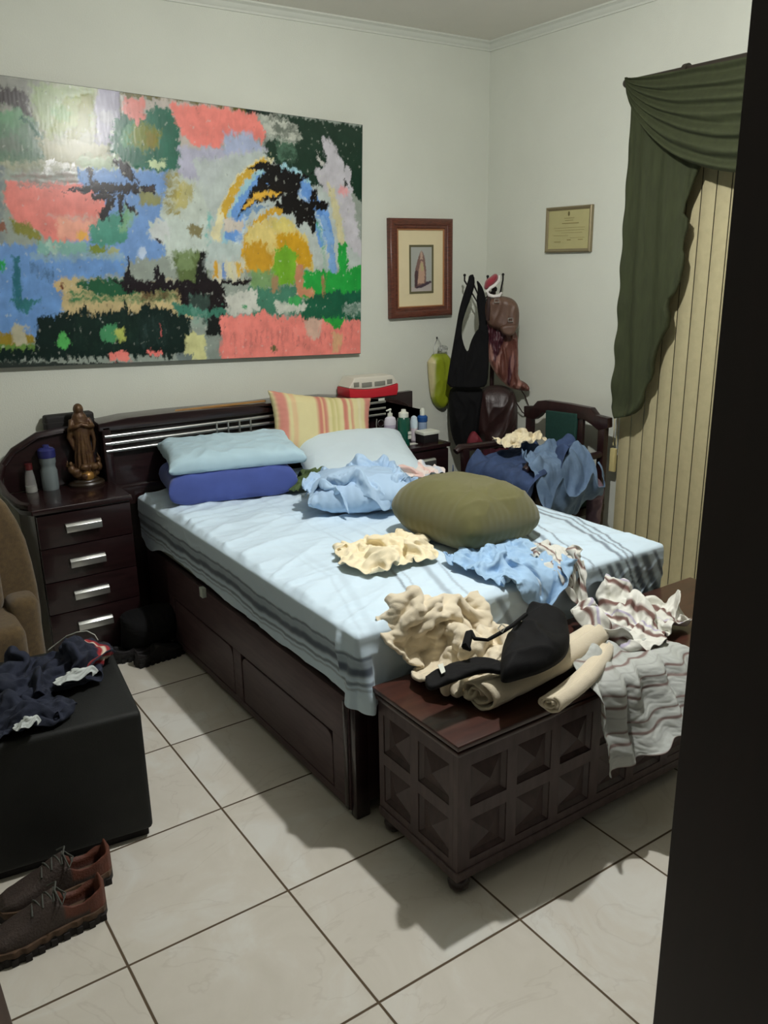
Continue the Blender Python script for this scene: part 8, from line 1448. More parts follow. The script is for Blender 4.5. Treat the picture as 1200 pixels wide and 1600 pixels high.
# crumpled pale blue pillow
def ofold(A, B, e): return -.014*np.exp(-((A*.8+B+.95-.3*A*A)/.10)**2)*e*sstep(-.2, .6, A+.4)+.012*ridge(A*1.2+2, B*2.0, 1, 44, 2.5)*sstep(.1, -.9, B)*e
pillow('olive_pillow', 'big plump olive green cushion in the middle of the bed', 'pillow', (1.15, -.265, .740), (.42, .48, .26), (2, 3, 6), m_olv, 3.6, .5, .006, 5, 31, ZT+.008, foldfn=ofold, pinch=.0, corner_r=.10, nn=90)

# ================================================================ loose clothes: draped cloth shapes stored as packed grids
m_cream = mat('cream_cotton', C(224, 212, 180, 1.2), .85, var=.06, vscale=10, bump=.15, bscale=500, sheen=.15)
m_towel = mat('cream_fleece', C(216, 204, 178, 1.15), .95, var=.08, vscale=18, bump=.45, bscale=380, sheen=.4)
m_cloth = mat('printed_cotton', C(200, 200, 200), .82, attr=True, bump=.12, bscale=500)
m_grn = mat('leaf_green_cotton', C(84, 104, 62, 1.0), .85, var=.2, vscale=14)
def unpack(name, q=.002):
    N, d = SIM[name]; return np.cumsum(np.array(d, float).reshape(N[0], N[1], 3), 1)*q
def refine(G):
    """smooth 2x refinement of a grid"""
    G2 = np.zeros((G.shape[0]*2-1, G.shape[1], 3)); G2[::2] = G
    Ge = np.concatenate([2*G[:1]-G[1:2], G, 2*G[-1:]-G[-2:-1]])
    G2[1::2] = (9*(Ge[1:-2]+Ge[2:-1])-(Ge[:-3]+Ge[3:]))/16; G = G2
    G2 = np.zeros((G.shape[0], G.shape[1]*2-1, 3)); G2[:, ::2] = G
    Ge = np.concatenate([2*G[:, :1]-G[:, 1:2], G, 2*G[:, -1:]-G[:, -2:-1]], 1)
    G2[:, 1::2] = (9*(Ge[:, 1:-2]+Ge[:, 2:-1])-(Ge[:, :-3]+Ge[:, 3:]))/16
    return G2
def stripe_fn(base, lines, per_, axis=0, off=0.0, k=1.15, seed=1):
    def f(s, t):
        u = (s if axis == 0 else t)+off+.004*pnoise((t if axis == 0 else s)*9, s*0, seed); u = np.mod(u/per_, 1)
        c = np.tile(lin(base)*k, u.shape+(1,))
        for c0, w, col, al in lines:
            m_ = (np.exp(-((u-c0)/w)**6)*al)[..., None]; c = c*(1-m_)+lin(col)*k*m_
        return c
    return f
def sim_cloth(name, key, m, label=None, cat=None, size=(.6, .6), col=None, thick=.0022, shift=(0, 0, 0), scale=(1, 1, 1), smooth=1, parent=None, post=None, up=2, group=None, fine=.0035):
    G = unpack(key)
    for _ in range(max(0, smooth-1)):
        Gp = np.pad(G, ((1, 1), (1, 1), (0, 0)), 'edge'); L4 = (Gp[:-2, 1:-1]+Gp[2:, 1:-1]+Gp[1:-1, :-2]+Gp[1:-1, 2:])/4
        G = G*.5+L4*.5
    G = refine(refine(G)) if up > 1 else refine(G)
    n0, n1 = G.shape[:2]; s_, t_ = np.meshgrid(np.linspace(0, size[0], n0), np.linspace(0, size[1], n1), indexing='ij')
    if post is not None: G = post(G, s_, t_)
    if fine:
        du = np.gradient(G, axis=0); dv = np.gradient(G, axis=1); nn_ = np.cross(du, dv); nn_ /= np.linalg.norm(nn_, axis=2, keepdims=True)+1e-9
        G = G+nn_*(fine*(ridge(s_*26, t_*26, 2, len(key), 1.8)-.35))[..., None]
    c0 = G.reshape(-1, 3).mean(0); c0[2] = G[..., 2].min()
    G = (G-c0)*np.array(scale)+c0+np.array(shift)
    cols = col(s_, t_).reshape(-1, 3) if col is not None else None
    ii, jj = np.meshgrid(np.arange(n0-1), np.arange(n1-1), indexing='ij'); i0 = (ii*n1+jj).ravel()
    o = np_mesh(name, G.reshape(-1, 3), np.stack([i0, i0+n1, i0+n1+1, i0+1], 1), m, parent, cols)
    sb = o.modifiers.new('fine', 'SUBSURF'); sb.levels = 1; sb.render_levels = 1
    so = o.modifiers.new('thick', 'SOLIDIFY'); so.thickness = thick; so.offset = 0
    if label: tag(o, label, cat, group)
    return o
brn = (104, 66, 58); gry = (150, 150, 156)
sim_cloth('cream_cloth', 'cream_cloth', m_cream, 'small crumpled cream cloth on the sheet in front of the olive cushion', 'cloth')
sim_cloth('green_cloth', 'green_cloth', m_grn, 'small leaf green cloth tucked beside the royal blue pillow', 'cloth', shift=(-.02, .02, 0))
sim_cloth('pink_white_cloth', 'pink_white', m_cloth, 'pinkish white cloth lying behind the crumpled blue cushion', 'cloth', size=(.5, .34), shift=(.03, .03, .004),
          col=stripe_fn((228, 216, 210), ((.3, .16, (222, 176, 166), .6), (.75, .10, (150, 186, 216), .5)), .17, 0))
def bluec(s_, t_):
    k = (.5+.5*fbm(s_*6, t_*6, 2, 66))[..., None]; return np.tile(lin((152, 184, 214))*1.15, s_.shape+(1,))*(.85+.2*k)
sim_cloth('blue_cloth', 'blue_cloth', m_bcr, 'crumpled sky blue cloth at the foot edge of the mattress', 'cloth', size=(.6, .66), col=bluec, smooth=1)
sim_cloth('striped_cloth', 'striped_small', m_cloth, 'small white cloth with brown stripes lying on the mattress edge beside the sky blue cloth', 'cloth', size=(.34, .5),
          col=stripe_fn((206, 206, 198), ((.25, .05, brn, .9), (.62, .04, brn, .9)), .19, 0, k=1.1))
sim_cloth('striped_cloth', 'striped_bunch', m_cloth, 'bunched white cloth with dark brown stripes spilling from the mattress onto the chest', 'cloth', size=(.78, .56), shift=(-.01, .0, .0), scale=(1.0, 1, 1.25),
          col=stripe_fn((216, 216, 208), ((.20, .045, brn, .95), (.34, .03, (168, 158, 190), .8), (.62, .06, brn, .95)), .25, 0, k=1.12))
def hangpost(G, s_, t_):
    k = sstep(.12, .30, t_); G = G.copy()
    f = .5+.5*np.sin(s_*52+2.0*fbm(s_*3, t_*2, 2, 71)+t_*3)
    G[..., 1] -= k*(.030*f+.004); G[..., 0] += k*.012*np.sin(s_*30+t_*9)
    return G
sim_cloth('striped_sheet', 'striped_sheet', m_cloth, 'grey white sheet with brown stripes hanging over the front of the chest', 'sheet', size=(.60, .60), smooth=3, post=hangpost,
          col=stripe_fn((178, 182, 178), ((.20, .035, brn, .85), (.50, .05, (112, 84, 78), .85), (.80, .02, (140, 140, 140), .5)), .15, 1, .03, k=1.12))
bk = thing('cream_blanket', 'thick cream fleece blanket folded in rolls on the chest lid under the bra', 'blanket', (.75, -1.0, .487))
sim_cloth('crumpled_part', 'cream_blanket', m_towel, parent=bk, thick=.010, smooth=1, scale=(1.08, 1.06, .85), shift=(.03, -.0, .012), size=(.5, .45), fine=.012)
def roll(name, p0, p1, r0, r1, par, m=m_towel, turns=2.2, sq=.8, seed=0, base=.487):
    """rolled cloth: spiral section swept from p0 to p1"""
    p0 = np.array(p0); p1 = np.array(p1); d = p1-p0; Ln = np.linalg.norm(d); d = d/Ln
    sd_ = np.cross(d, [0, 0, 1.]); sd_ /= np.linalg.norm(sd_); up = np.cross(sd_, d)
    na, nl = 96, 46
    th_ = np.linspace(0, 2*math.pi*turns, na)
    sp_ = .25+.75*(th_/th_[-1])
    A, T = np.meshgrid(np.arange(na), np.linspace(0, 1, nl), indexing='ij')
    rad = sp_[A]*(r0+(r1-r0)*T)
    t = th_[A]
    wob_ = 1+.06*pnoise(T*5+seed, np.cos(t)*1.5+np.sin(t), seed+3)+.03*pnoise(T*16, t*1.2, seed+4)
    x = np.cos(t)*rad*1.15*wob_; z = np.sin(t)*rad*sq*wob_
    endj = .012*pnoise(t*.7, t*0, seed)*(np.abs(T-.5) > .49)
    bend = .02*np.sin(T*math.pi)
    W = p0+d*(T*Ln+endj)[..., None]+sd_*(x+bend)[..., None]+up*z[..., None]
    W = W.reshape(-1, 3); W[:, 2] = np.maximum(W[:, 2], base+.003)
    ii, jj = np.meshgrid(np.arange(na-1), np.arange(nl-1), indexing='ij'); i0 = (ii*nl+jj).ravel()
    o = np_mesh(name, W, np.stack([i0, i0+nl, i0+nl+1, i0+1], 1), m, par)
    s_o = o.modifiers.new('thick', 'SOLIDIFY'); s_o.thickness = .006; s_o.offset = 0
    return o
a1 = P(745, 1080, 'z', .54); b1 = P(925, 988, 'z', .55)
roll('rolled_fold', (a1[0], a1[1], .530), (b1[0]+.01, b1[1], .545), .056, .046, bk, seed=1)
a2 = P(858, 1100, 'z', .515); b2 = P(945, 1010, 'z', .53)
roll('rolled_fold', (a2[0], a2[1], .515), (b2[0], b2[1], .525), .030, .026, bk, seed=5, turns=3.2)

# crumpled pale blue cushion: stuffing and its loose case
cpw = thing('crumpled_pillow', 'crumpled light blue cushion lying left of the olive one', 'pillow', (1.03, .30, ZT+.006))
pillow('cushion_body', None, None, (1.03, .30, .725), (.46, .37, .175), (0, 0, -28), m_bcr2, 3, .55, .016, 4, 23, ZT+.010, parent=cpw, seam=False)
sim_cloth('pillow_case', 'crumpled_pillow', m_bcr, parent=cpw, size=(.84, .70), col=lambda s_, t_: np.tile(lin((164, 190, 216))*1.18, s_.shape+(1,))*(.9+.12*(.5+.5*fbm(s_*5, t_*5, 2, 61)))[..., None], scale=(1.04, 1.04, 1.95), fine=.006)
# black bra across the blanket
m_bra = mat('black_fabric', C(7, 7, 9), .8, bump=.2, bscale=400, spec=.25)
br = thing('black_bra', 'black bra with a wide strap thrown over the cream blanket', 'bra', (.75, -1.02, .6))
zbr = .625
def px_poly(pts, z):
    return [tuple(P(p[0], p[1], 'z', z)[:2]) for p in pts]
def base_bra(a, b): return np.stack([a, b, np.full(a.shape, zbr-.02)], 1), np.tile(np.array([0, 0, 1.]), (len(a), 1))
cup = px_poly([(822, 934), (836, 933), (858, 942), (884, 944), (891, 970), (891, 990), (880, 1008), (850, 1025), (815, 1035), (785, 1043), (782, 1030), (784, 1000), (790, 980), (812, 962), (824, 950)], zbr+.03)
relief('cups', cup, base_bra, lambda a, b, d: .010+.05*dome(d, .07)*(.7+.4*ridge(a*7, b*7, 1, 141, 1.5)), m_bra, br, step=.005)
band = px_poly([(662, 1045), (690, 1035), (720, 1022), (750, 1018), (788, 1022), (788, 1042), (760, 1036), (730, 1044), (700, 1055), (668, 1068)], zbr)
relief('side_band', band, lambda a, b: (np.stack([a, b, np.full(a.shape, .597)], 1), np.tile(np.array([0, 0, 1.]), (len(a), 1))), lambda a, b, d: .004+.006*dome(d, .02)+.005*ridge(a*14, b*14, 1, 143), m_bra, br, step=.004)
def wp(u, v, z): return P(u, v, 'z', z)
MB().tube([wp(735, 988, .665), wp(742, 998, .66), wp(762, 1000, .66), wp(780, 990, .665), wp(800, 978, .67), wp(822, 960, .67)], [.009, .006, .005, .006, .006, .006], 8).tube([wp(733, 990, .665), wp(728, 1010, .65), wp(735, 1016, .645)], [.012, .013, .004], 8).build('shoulder_strap', m_bra, br)
MB().tube([wp(784, 975, .675), wp(778, 982, .675), wp(785, 988, .675), wp(790, 980, .675), wp(784, 975, .675)], .0018, 6).build('ring_slider', m_chrome, br)
tg = [wp(684, 1040, .625), wp(692, 1037, .625), wp(696, 1050, .623), wp(690, 1054, .623)]
MB().add([tuple(p) for p in tg]+[tuple(p+np.array([0, 0, .002])) for p in tg], [(0, 1, 2, 3), (4, 5, 6, 7), (0, 1, 5, 4), (1, 2, 6, 5), (2, 3, 7, 6), (3, 0, 4, 7)]).build('care_label', m_white, br, smooth=False)
# ================================================================ things on the headboard and the night tables
def ztop(x):
    xs = [p[0] for p in tp]; zs = [p[1] for p in tp]; return float(np.interp(x, xs, zs))
m_brz = mat('antique_bronze_paint', C(72, 46, 34, 1.0), .42, col2=C(100, 74, 42, 1.0), vscale=38, metal=.25, bump=.4, bscale=120)
c = P(137, 757, 'z', .722); sx, sy = float(c[0]), float(c[1])+.01
stt = thing('bronze_statue', 'bronze-brown statuette of a robed woman on clouds on the left bedside chest', 'statue', (sx, sy, .722))
g = MB()
g.lathe([(.001, 0), (.045, 0), (.046, .02), (.040, .05), (.034, .075), (.030, .12), (.034, .17), (.038, .21), (.040, .245), (.034, .275), (.020, .292), (.012, .30), (.001, .302)], (sx, sy, .750), 20, 1.0, .75)
g.ball((sx-.002, sy-.004, 1.065), (.0175, .018, .022))                     # head
g.ball((sx+.001, sy+.004, 1.062), (.023, .022, .028))                      # veil
g.ball((sx, sy, 1.025), (.034, .026, .03))
g.tube([(sx-.035, sy, 1.02), (sx-.045, sy-.02, .985), (sx-.022, sy-.035, .995), (sx, sy-.036, 1.005)], [.013, .014, .010, .008], 8)
g.tube([(sx+.035, sy, 1.02), (sx+.046, sy-.02, .985), (sx+.022, sy-.035, .992), (sx, sy-.036, 1.0)], [.013, .014, .010, .008], 8)
g.tube([(sx+.042, sy, .99), (sx+.055, sy+.004, .92), (sx+.046, sy+.004, .86)], [.012, .010, .006], 8)
g.tube([(sx-.040, sy, .99), (sx-.052, sy+.004, .94), (sx-.035, sy, .88)], [.014, .012, .006], 8)
for k in range(6):
    a = k*.55-1.4; g.tube([(sx+.018*math.sin(a), sy-.024, .99), (sx+.036*math.sin(a), sy-.033*math.cos(a), .86), (sx+.040*math.sin(a), sy-.036*math.cos(a), .775)], [.004, .007, .008], 6)
g.build('figure', m_brz, stt, remesh=.0035)
g = MB(); spread = random.Random(5)
for k in range(16):
    a = k*.9; r = .040+.012*spread.random(); g.ball((sx+r*math.cos(a), sy+r*.8*math.sin(a), .765+.045*spread.random()), (.018+.008*spread.random(), .017, .018))
g.ball((sx-.062, sy-.01, .80), (.018, .014, .020)).ball((sx-.063, sy-.012, .828), .010).tube([(sx-.06, sy, .80), (sx-.075, sy+.01, .815), (sx-.07, sy+.01, .84)], [.012, .008, .003], 6)
g.ball((sx+.058, sy-.012, .80), (.016, .014, .022)).ball((sx+.056, sy-.016, .832), .010).tube([(sx+.06, sy, .80), (sx+.07, sy+.01, .83), (sx+.062, sy+.01, .86)], [.010, .008, .003], 6)
g.build('cherubs_and_clouds', m_brz, stt, remesh=.004)
MB().ball((sx, sy-.028, .765), (.030, .026, .026)).build('globe', mat('gilded_globe', C(150, 112, 56, 1.1), .35, metal=.4), stt, label='small gilded globe at the feet')
MB().lathe([(.001, 0), (.078, 0), (.080, .008), (.074, .016), (.060, .020), (.055, .028), (.001, .03)], (sx, sy, .722), 28, 1, .8).build('plinth', mat('dark_plinth', C(44, 34, 24), .35), stt)

def bottle(name, label, cat, u, v, z, prof, m, cap=None, capm=None, n=24, sx=1, sy=1, capname='cap', group=None):
    p = P(u, v, 'z', z); t = thing(name, label, cat, (p[0], p[1], z), group)
    MB().lathe(prof, (p[0], p[1], z), n, sx, sy).build('bottle_body', m, t)
    if cap: MB().lathe(cap, (p[0], p[1], z), n, sx, sy).build(capname, capm, t)
    return t, p
m_grp = mat('translucent_grey_plastic', C(112, 122, 124, 1.1), .3, coat=.2)
m_blu = mat('dark_blue_plastic', C(46, 50, 110, 1.0), .35)
t, p = bottle('water_bottle', 'grey sports water bottle with a dark blue cap on the left bedside chest', 'bottle', 80, 764, .722,
       [(.001, 0), (.034, 0), (.036, .01), (.036, .085), (.031, .10), (.031, .112), (.035, .125), (.034, .148), (.001, .15)], m_grp,
       [(.036, .145), (.037, .15), (.037, .178), (.030, .186), (.014, .190), (.013, .200), (.001, .202)], m_blu)
m_clr = mat('clear_plastic', C(225, 225, 222), .12, trans=.75, bump=.4, bscale=150)
t, p = bottle('small_bottle', 'small clear bottle with a dark red cap at the left edge of the bedside chest', 'bottle', 50, 769, .722,
       [(.001, 0), (.024, 0), (.025, .01), (.020, .07), (.014, .10), (.001, .102)], m_clr,
       [(.014, .10), (.016, .102), (.016, .128), (.001, .13)], mat('dark_red_plastic', C(88, 26, 28), .4))
MB().lathe([(.001, .003), (.022, .003), (.0215, .028), (.001, .03)], (p[0], p[1], .722)).build('white_powder', m_white, t)
# black case leaning behind the statue, on the wing
cs = thing('black_case', 'black oblong case lying on the headboard wing behind the statuette', 'case', (.09, 1.24, .965))
MB().box((-.02, 1.225, .955), (.195, 1.285, 1.035)).build('case_body', mat('black_case_cloth', C(24, 22, 22), .7), cs, bevel=.014, segs=4)
MB().box((-.021, 1.224, 1.001), (.196, 1.286, 1.0035)).build('zip', m_chrome if False else mat('dark_zip', C(46, 44, 44), .5), cs, bevel=.0008)
# wooden strip
zz = ztop(.8)+.001
tag(MB().prism([(.555, 1.165), (1.03, 1.158), (1.035, 1.186), (.57, 1.198)], 'z', zz, zz+.007).build('wooden_strip', mat('raw_yellow_wood', C(170, 128, 70, 1.1), .6, col2=C(146, 104, 52, 1.1), vscale=14, stretch=(1, 8, 8)), bevel=.001), 'thin yellow wooden strip lying along the top of the headboard', 'strip')
# red and white carrier
X0, X1 = P(546, 626, 'y', 1.15)[0], P(622, 626, 'y', 1.15)[0]; XM = (X0+X1)/2; ZC0 = ztop(XM)+.001; hw = (X1-X0)/2
cr = thing('pet_carrier', 'red and white plastic box with grey grilles on top of the headboard', 'box', (XM, 1.2, ZC0))
n = 14
def arcz(f, z0, dz): return z0+dz*(f*f)
low = [(XM-hw*.94, ZC0), (XM+hw*.94, ZC0), (XM+hw, ZC0+.03)]+[(XM+hw*f, ZC0+.048+.016*f*f) for f in np.linspace(1, -1, n)]+[(XM-hw, ZC0+.03)]
MB().prism(low, 'y', 1.145, 1.275).build('lower_tray', mat('red_plastic', C(190, 36, 50, 1.1), .35), cr, bevel=.006, segs=3)
upp = [(XM+hw*f, ZC0+.049+.016*f*f) for f in np.linspace(-1, 1, n)]+[(XM+hw*.80, ZC0+.112), (XM-hw*.78, ZC0+.118)]
MB().prism(upp, 'y', 1.148, 1.272).build('lid', mat('cream_plastic', C(208, 204, 190, 1.1), .4), cr, bevel=.007, segs=3)
m_grille = mat('grey_grille', C(130, 130, 120), .6)
for f0, f1 in ((-.82, -.62), (-.50, -.10), (.02, .45), (.53, .74)):
    q = MB()
    z0 = ZC0+.062+.014*((f0+f1)/2)**2
    q.box((XM+hw*f0, 1.144, z0), (XM+hw*f1, 1.1485, z0+.024))
    q.build('grille', m_grille, cr, bevel=.001)
MB().box((XM+.01, 1.122, ztop(XM)-.016), (XM+.05, 1.1245, ztop(XM)-.002)).build('price_tag', m_white, cr, bevel=.0005, label='small white tag below the box')
# spectacles hanging on the headboard
gp = P(594, 668, 'y', 1.115)
gl = thing('eyeglasses', 'pair of thin metal eyeglasses hanging beside the pump bottle on the headboard', 'glasses', tuple(gp))
m_gls = mat('thin_metal', C(150, 150, 150), .3, metal=.9)
def ringp(cx, cz, rx, rz, n=20): return [(cx+rx*math.cos(2*math.pi*k/n), 1.115, cz+rz*math.sin(2*math.pi*k/n)) for k in range(n+1)]
for k in (0, 1):
    MB().tube(ringp(gp[0]+.006, gp[2]+.024-.048*k, .020, .018), .0017, 6, caps=False).build('lens_rim', m_gls, gl)
MB().tube([(gp[0]-.02, 1.117, gp[2]+.05), (gp[0]-.022, 1.12, gp[2]+.02), (gp[0]-.014, 1.12, gp[2]-.055)], .0025, 6).build('temple_arm', mat('pale_temple', C(170, 168, 160), .4), gl)

# toiletries on the far night table
ZR = .715
m_wht = mat('glossy_white_plastic', C(214, 212, 222, 1.1), .3); m_dgr = mat('dark_green_plastic', C(14, 74, 58, 1.1), .25, coat=.3); m_cap = mat('cream_white_cap', C(214, 218, 206, 1.1), .4); m_lil = mat('pale_lilac_label', C(176, 168, 188, 1.1), .5)
t, p = bottle('pump_bottle', 'white pump bottle with a pale lilac label on the far night table', 'bottle', 610, 690, ZR,
       [(.001, 0), (.033, 0), (.036, .006), (.036, .112), (.030, .132), (.013, .142), (.001, .143)], m_wht, [(.013, .140), (.015, .142), (.015, .158), (.006, .160), (.006, .175), (.001, .176)], m_cap, sy=.75, capname='pump_collar')
MB().tube([(p[0]+.004, p[1], ZR+.178), (p[0]-.03, p[1]-.01, ZR+.176)], [.007, .004], 8).build('pump_nozzle', m_cap, t)
MB().lathe([(.0365, .035), (.0368, .036), (.0368, .095), (.0365, .096)], (p[0], p[1], ZR), 24, 1, .75).build('label', m_lil, t)
t, p = bottle('green_bottle', 'tall dark green bottle with a whitish cap between the pump bottle and the black box', 'bottle', 631, 696, ZR,
       [(.001, 0), (.033, 0), (.034, .006), (.034, .145), (.028, .155), (.001, .156)], m_dgr, [(.026, .155), (.027, .158), (.027, .178), (.014, .184), (.012, .196), (.001, .198)], m_cap)
MB().box((p[0]+.004, p[1]-.0362, ZR+.065), (p[0]+.024, p[1]-.033, ZR+.080)).box((p[0]+.004, p[1]-.0362, ZR+.040), (p[0]+.024, p[1]-.033, ZR+.060)).build('label_print', m_white, t)
t, p = bottle('roll_on_bottle', 'slim white and pale blue bottle just right of the dark green one', 'bottle', 647, 688, ZR,
       [(.001, 0), (.018, 0), (.020, .006), (.020, .07), (.001, .071)], mat('white_pink_plastic', C(206, 198, 206, 1.1), .35), [(.019, .070), (.0205, .072), (.021, .105), (.016, .130), (.006, .138), (.001, .138)], mat('pale_blue_cap', C(196, 214, 224, 1.1), .35))
t, p = bottle('spray_bottle', 'blue collared bottle with a white cap behind the black box', 'bottle', 660, 682, ZR,
       [(.001, 0), (.024, 0), (.026, .006), (.026, .085), (.001, .086)], mat('milky_blue_plastic', C(150, 170, 196, 1.1), .3), [(.026, .085), (.029, .088), (.030, .112), (.020, .122), (.001, .123)], mat('royal_blue_collar', C(30, 78, 140, 1.1), .35), capname='collar')
MB().lathe([(.014, .120), (.014, .150), (.009, .162), (.001, .163)], (p[0], p[1], ZR)).build('cap', m_cap, t)
p = P(668, 690, 'z', ZR)
t = thing('small_box', 'small black box with a white lid at the corner of the far night table', 'box', (p[0], p[1], ZR))
MB().box((p[0]-.05, p[1]-.035, ZR), (p[0]+.05, p[1]+.04, ZR+.045)).build('box_body', mat('matt_black_card', C(22, 18, 20), .6), t, bevel=.002)
MB().box((p[0]-.055, p[1]-.040, ZR+.045), (p[0]+.055, p[1]+.045, ZR+.062)).build('lid', m_cap, t, bevel=.003)
p = P(643, 694, 'z', ZR)
tag(MB().box((p[0]-.03, p[1]-.018, ZR+.0005), (p[0]+.03, p[1]+.018, ZR+.0025)).build('paper_card', m_white, bevel=0), 'small white card lying in front of the green bottle', 'card')

# ================================================================ the corner: coat stand hung with bags
HO = np.array([2.40, 1.10, 0.]); HT = np.array([.829, -.559, 0.]); HN = np.array([-.559, -.829, 0.])
def hp(u, v, off=0.0):
    w = PP(u, v, HO+HN*off, HN); return (float(np.dot(w-HO, HT)), float(w[2]))
def hsurf(off):
    def f(a, b):
        return HO+HN*off+a[:, None]*HT+b[:, None]*np.array([0, 0, 1.]), np.tile(HN, (len(a), 1))
    return f
def hang_rel(name, px, off, H, w, m, parent=None, col=None, seed=1, fold=.3, f=9, step=.006, back=None, sharp=1.5, vert=2.5, label=None, it=2):
    poly = [hp(u, v, off) for u, v in px]
    def hf(a, b, d): return dome(d, w)*H*((1-fold)+fold*1.3*ridge(a*f, b*f/vert, 2, seed, sharp))
    return relief(name, poly, hsurf(off), hf, m, parent, step=step, colfun=col, smooth_it=it, label=label)
cst = thing('coat_stand', 'dark coat stand hidden in the corner under the hanging bags', 'coat stand', (2.44, 1.16, 0))
a0, _ = hp(772, 500); q0 = HO+HT*a0-HN*.045
MB().tube([tuple(q0+np.array([0, 0, .03])), tuple(q0+np.array([0, 0, 1.56]))], .013, 10).build('pole', m_chair, cst)
MB().lathe([(.001, 0), (.13, 0), (.135, .012), (.05, .03), (.02, .05), (.001, .05)], tuple(q0)).build('base', m_chair, cst)
for u, v in ((726, 430), (738, 431), (762, 432), (786, 429)):
    a, z = hp(u, v); e = HO+HT*a+np.array([0, 0, z])
    MB().tube([tuple(q0+np.array([0, 0, 1.50])), tuple((q0+e)/2+np.array([0, 0, .72-.02*0])*0+np.array([0, 0, .5*0])+np.array([0, 0, (1.50-(q0[2]+z)/2)*.9-.01])), tuple(e-np.array([0, 0, .03])), tuple(e)], .005, 7).ball(tuple(e), .008).build('hook', m_black, cst)
m_blk = mat('black_cloth_bag', C(10, 10, 12), .85, bump=.25, bscale=300, spec=.25)
m_lea = mat('dark_brown_leather', C(56, 36, 34), .38, col2=C(40, 24, 24), vscale=12, bump=.35, bscale=160)
m_tau = mat('taupe_leather', C(104, 80, 66, 1.0), .45, col2=C(86, 60, 48, 1.0), vscale=8, bump=.25, bscale=200)
m_bur = mat('burgundy_cloth', C(84, 28, 44, 1.0), .7, var=.3, vscale=14)
m_fringe = mat('fringed_leather', C(100, 60, 50), .45, attr=True, bump=.3, bscale=200)
# big dark brown bag low down
b1 = thing('leather_bag', 'large dark brown leather bag hanging lowest in the corner', 'bag', tuple(q0*np.array([1, 1, 0])+np.array([0, 0, .6])))
hang_rel('bag_body', [(742, 622), (752, 606), (775, 600), (800, 606), (808, 625), (809, 655), (806, 690), (780, 700), (752, 695), (740, 665)], .01, .10, .09, m_lea, b1, seed=3, fold=.25)
MB().tube([tuple(HO+HT*hp(u, v, .06)[0]+HN*.06+np.array([0, 0, hp(u, v, .06)[1]])) for u, v in ((800, 612), (806, 628), (816, 644), (826, 650), (828, 640), (820, 618), (812, 606))], .0035, 6).build('strap', m_lea, b1)
tag(hang_rel('burgundy_shawl', [(750, 690), (765, 684), (790, 682), (806, 668), (808, 690), (804, 715), (795, 735), (775, 745), (760, 748), (752, 735), (754, 715)], .0, .06, .06, m_bur, seed=5, fold=.4), 'burgundy shawl hanging below the dark brown leather bag', 'shawl')
# black double bag on the left
tag(hang_rel('black_backpack', [(702, 602), (730, 606), (757, 604), (755, 640), (748, 675), (740, 692), (728, 706), (714, 702), (704, 676), (701, 640)], .02, .085, .07, m_blk, seed=7, fold=.25), 'black backpack hanging below the black tote in the corner', 'bag')
tag(hang_rel('black_tote', [(733, 429), (741, 430), (742, 445), (736, 465), (727, 488), (722, 505), (721, 525), (726, 543), (731, 551), (735, 535), (742, 520), (749, 512), (747, 490), (744, 468), (747, 452), (744, 436), (752, 445), (758, 460), (762, 490), (764, 520), (764, 560), (762, 598), (755, 606), (720, 607), (698, 604), (700, 585), (706, 550), (712, 515), (717, 485), (724, 460), (731, 440)], .10, .022, .012, m_blk, seed=9, fold=.4, step=.004, it=1), 'black cloth tote with long looped straps hanging in the corner', 'bag')
tag(hang_rel('red_cloth', [(734, 677), (741, 672), (750, 683), (757, 694), (750, 703), (733, 703), (728, 692)], .11, .03, .025, mat('wine_red_cloth', C(120, 30, 44, 1.0), .7, var=.3, vscale=20), seed=11, step=.004), 'crumpled wine red cloth between the backpack and the shawl', 'cloth')
# fringed brown and burgundy bag
def fcol(a, b, d):
    c = np.tile(lin((104, 62, 52)), (len(a), 1)); k = .5+.5*np.sin(a*150+3*pnoise(a*12, b*6, 4)); n_ = pnoise(a*16, b*5, 8)
    m1 = sstep(.05, .25, n_)[:, None]; c = c*(1-m1)+lin((66, 26, 36))*m1
    m2 = (sstep(.15, .3, pnoise(a*30, b*7, 14))*.65)[:, None]; c = c*(1-m2)+lin((176, 132, 120))*m2
    m3 = (sstep(.010, .004, d)*(b < 1.20)*(a < hp(800, 600)[0]))[:, None]; c = c*(1-m3)+lin((206, 160, 146))*m3
    return c
tag(hang_rel('fringed_bag', [(757, 490), (770, 494), (790, 505), (808, 515), (810, 560), (809, 592), (822, 598), (828, 606), (826, 612), (812, 610), (796, 606), (782, 594), (770, 578), (760, 556), (757, 530)], .085, .055, .04, m_fringe, col=fcol, seed=13, fold=.5, f=22, step=.004, vert=4, it=1), 'brown and burgundy bag with pinkish fringe hanging below the buckled purse', 'bag')
pz = thing('buckled_purse', 'taupe leather purse with two silver buckles at the top of the corner pile', 'purse', tuple(HO+np.array([0, 0, 1.3])))
hang_rel('purse_body', [(758, 470), (768, 464), (785, 462), (803, 467), (811, 480), (811, 505), (806, 520), (790, 524), (778, 514), (764, 512), (758, 495)], .13, .06, .04, m_tau, pz, seed=15, fold=.2)
hang_rel('pocket', [(780, 508), (808, 505), (806, 520), (796, 526), (784, 522)], .185, .02, .015, m_tau, pz, seed=16, fold=.2, step=.004)
def hpt(u, v, off): a, z = hp(u, v, off); return tuple(HO+HT*a+HN*off+np.array([0, 0, z]))
MB().tube([hpt(762, 440, .12), hpt(764, 460, .15), hpt(763, 480, .18), hpt(762, 500, .17)], [.006, .010, .011, .010], 8).build('shoulder_strap', m_lea, pz)
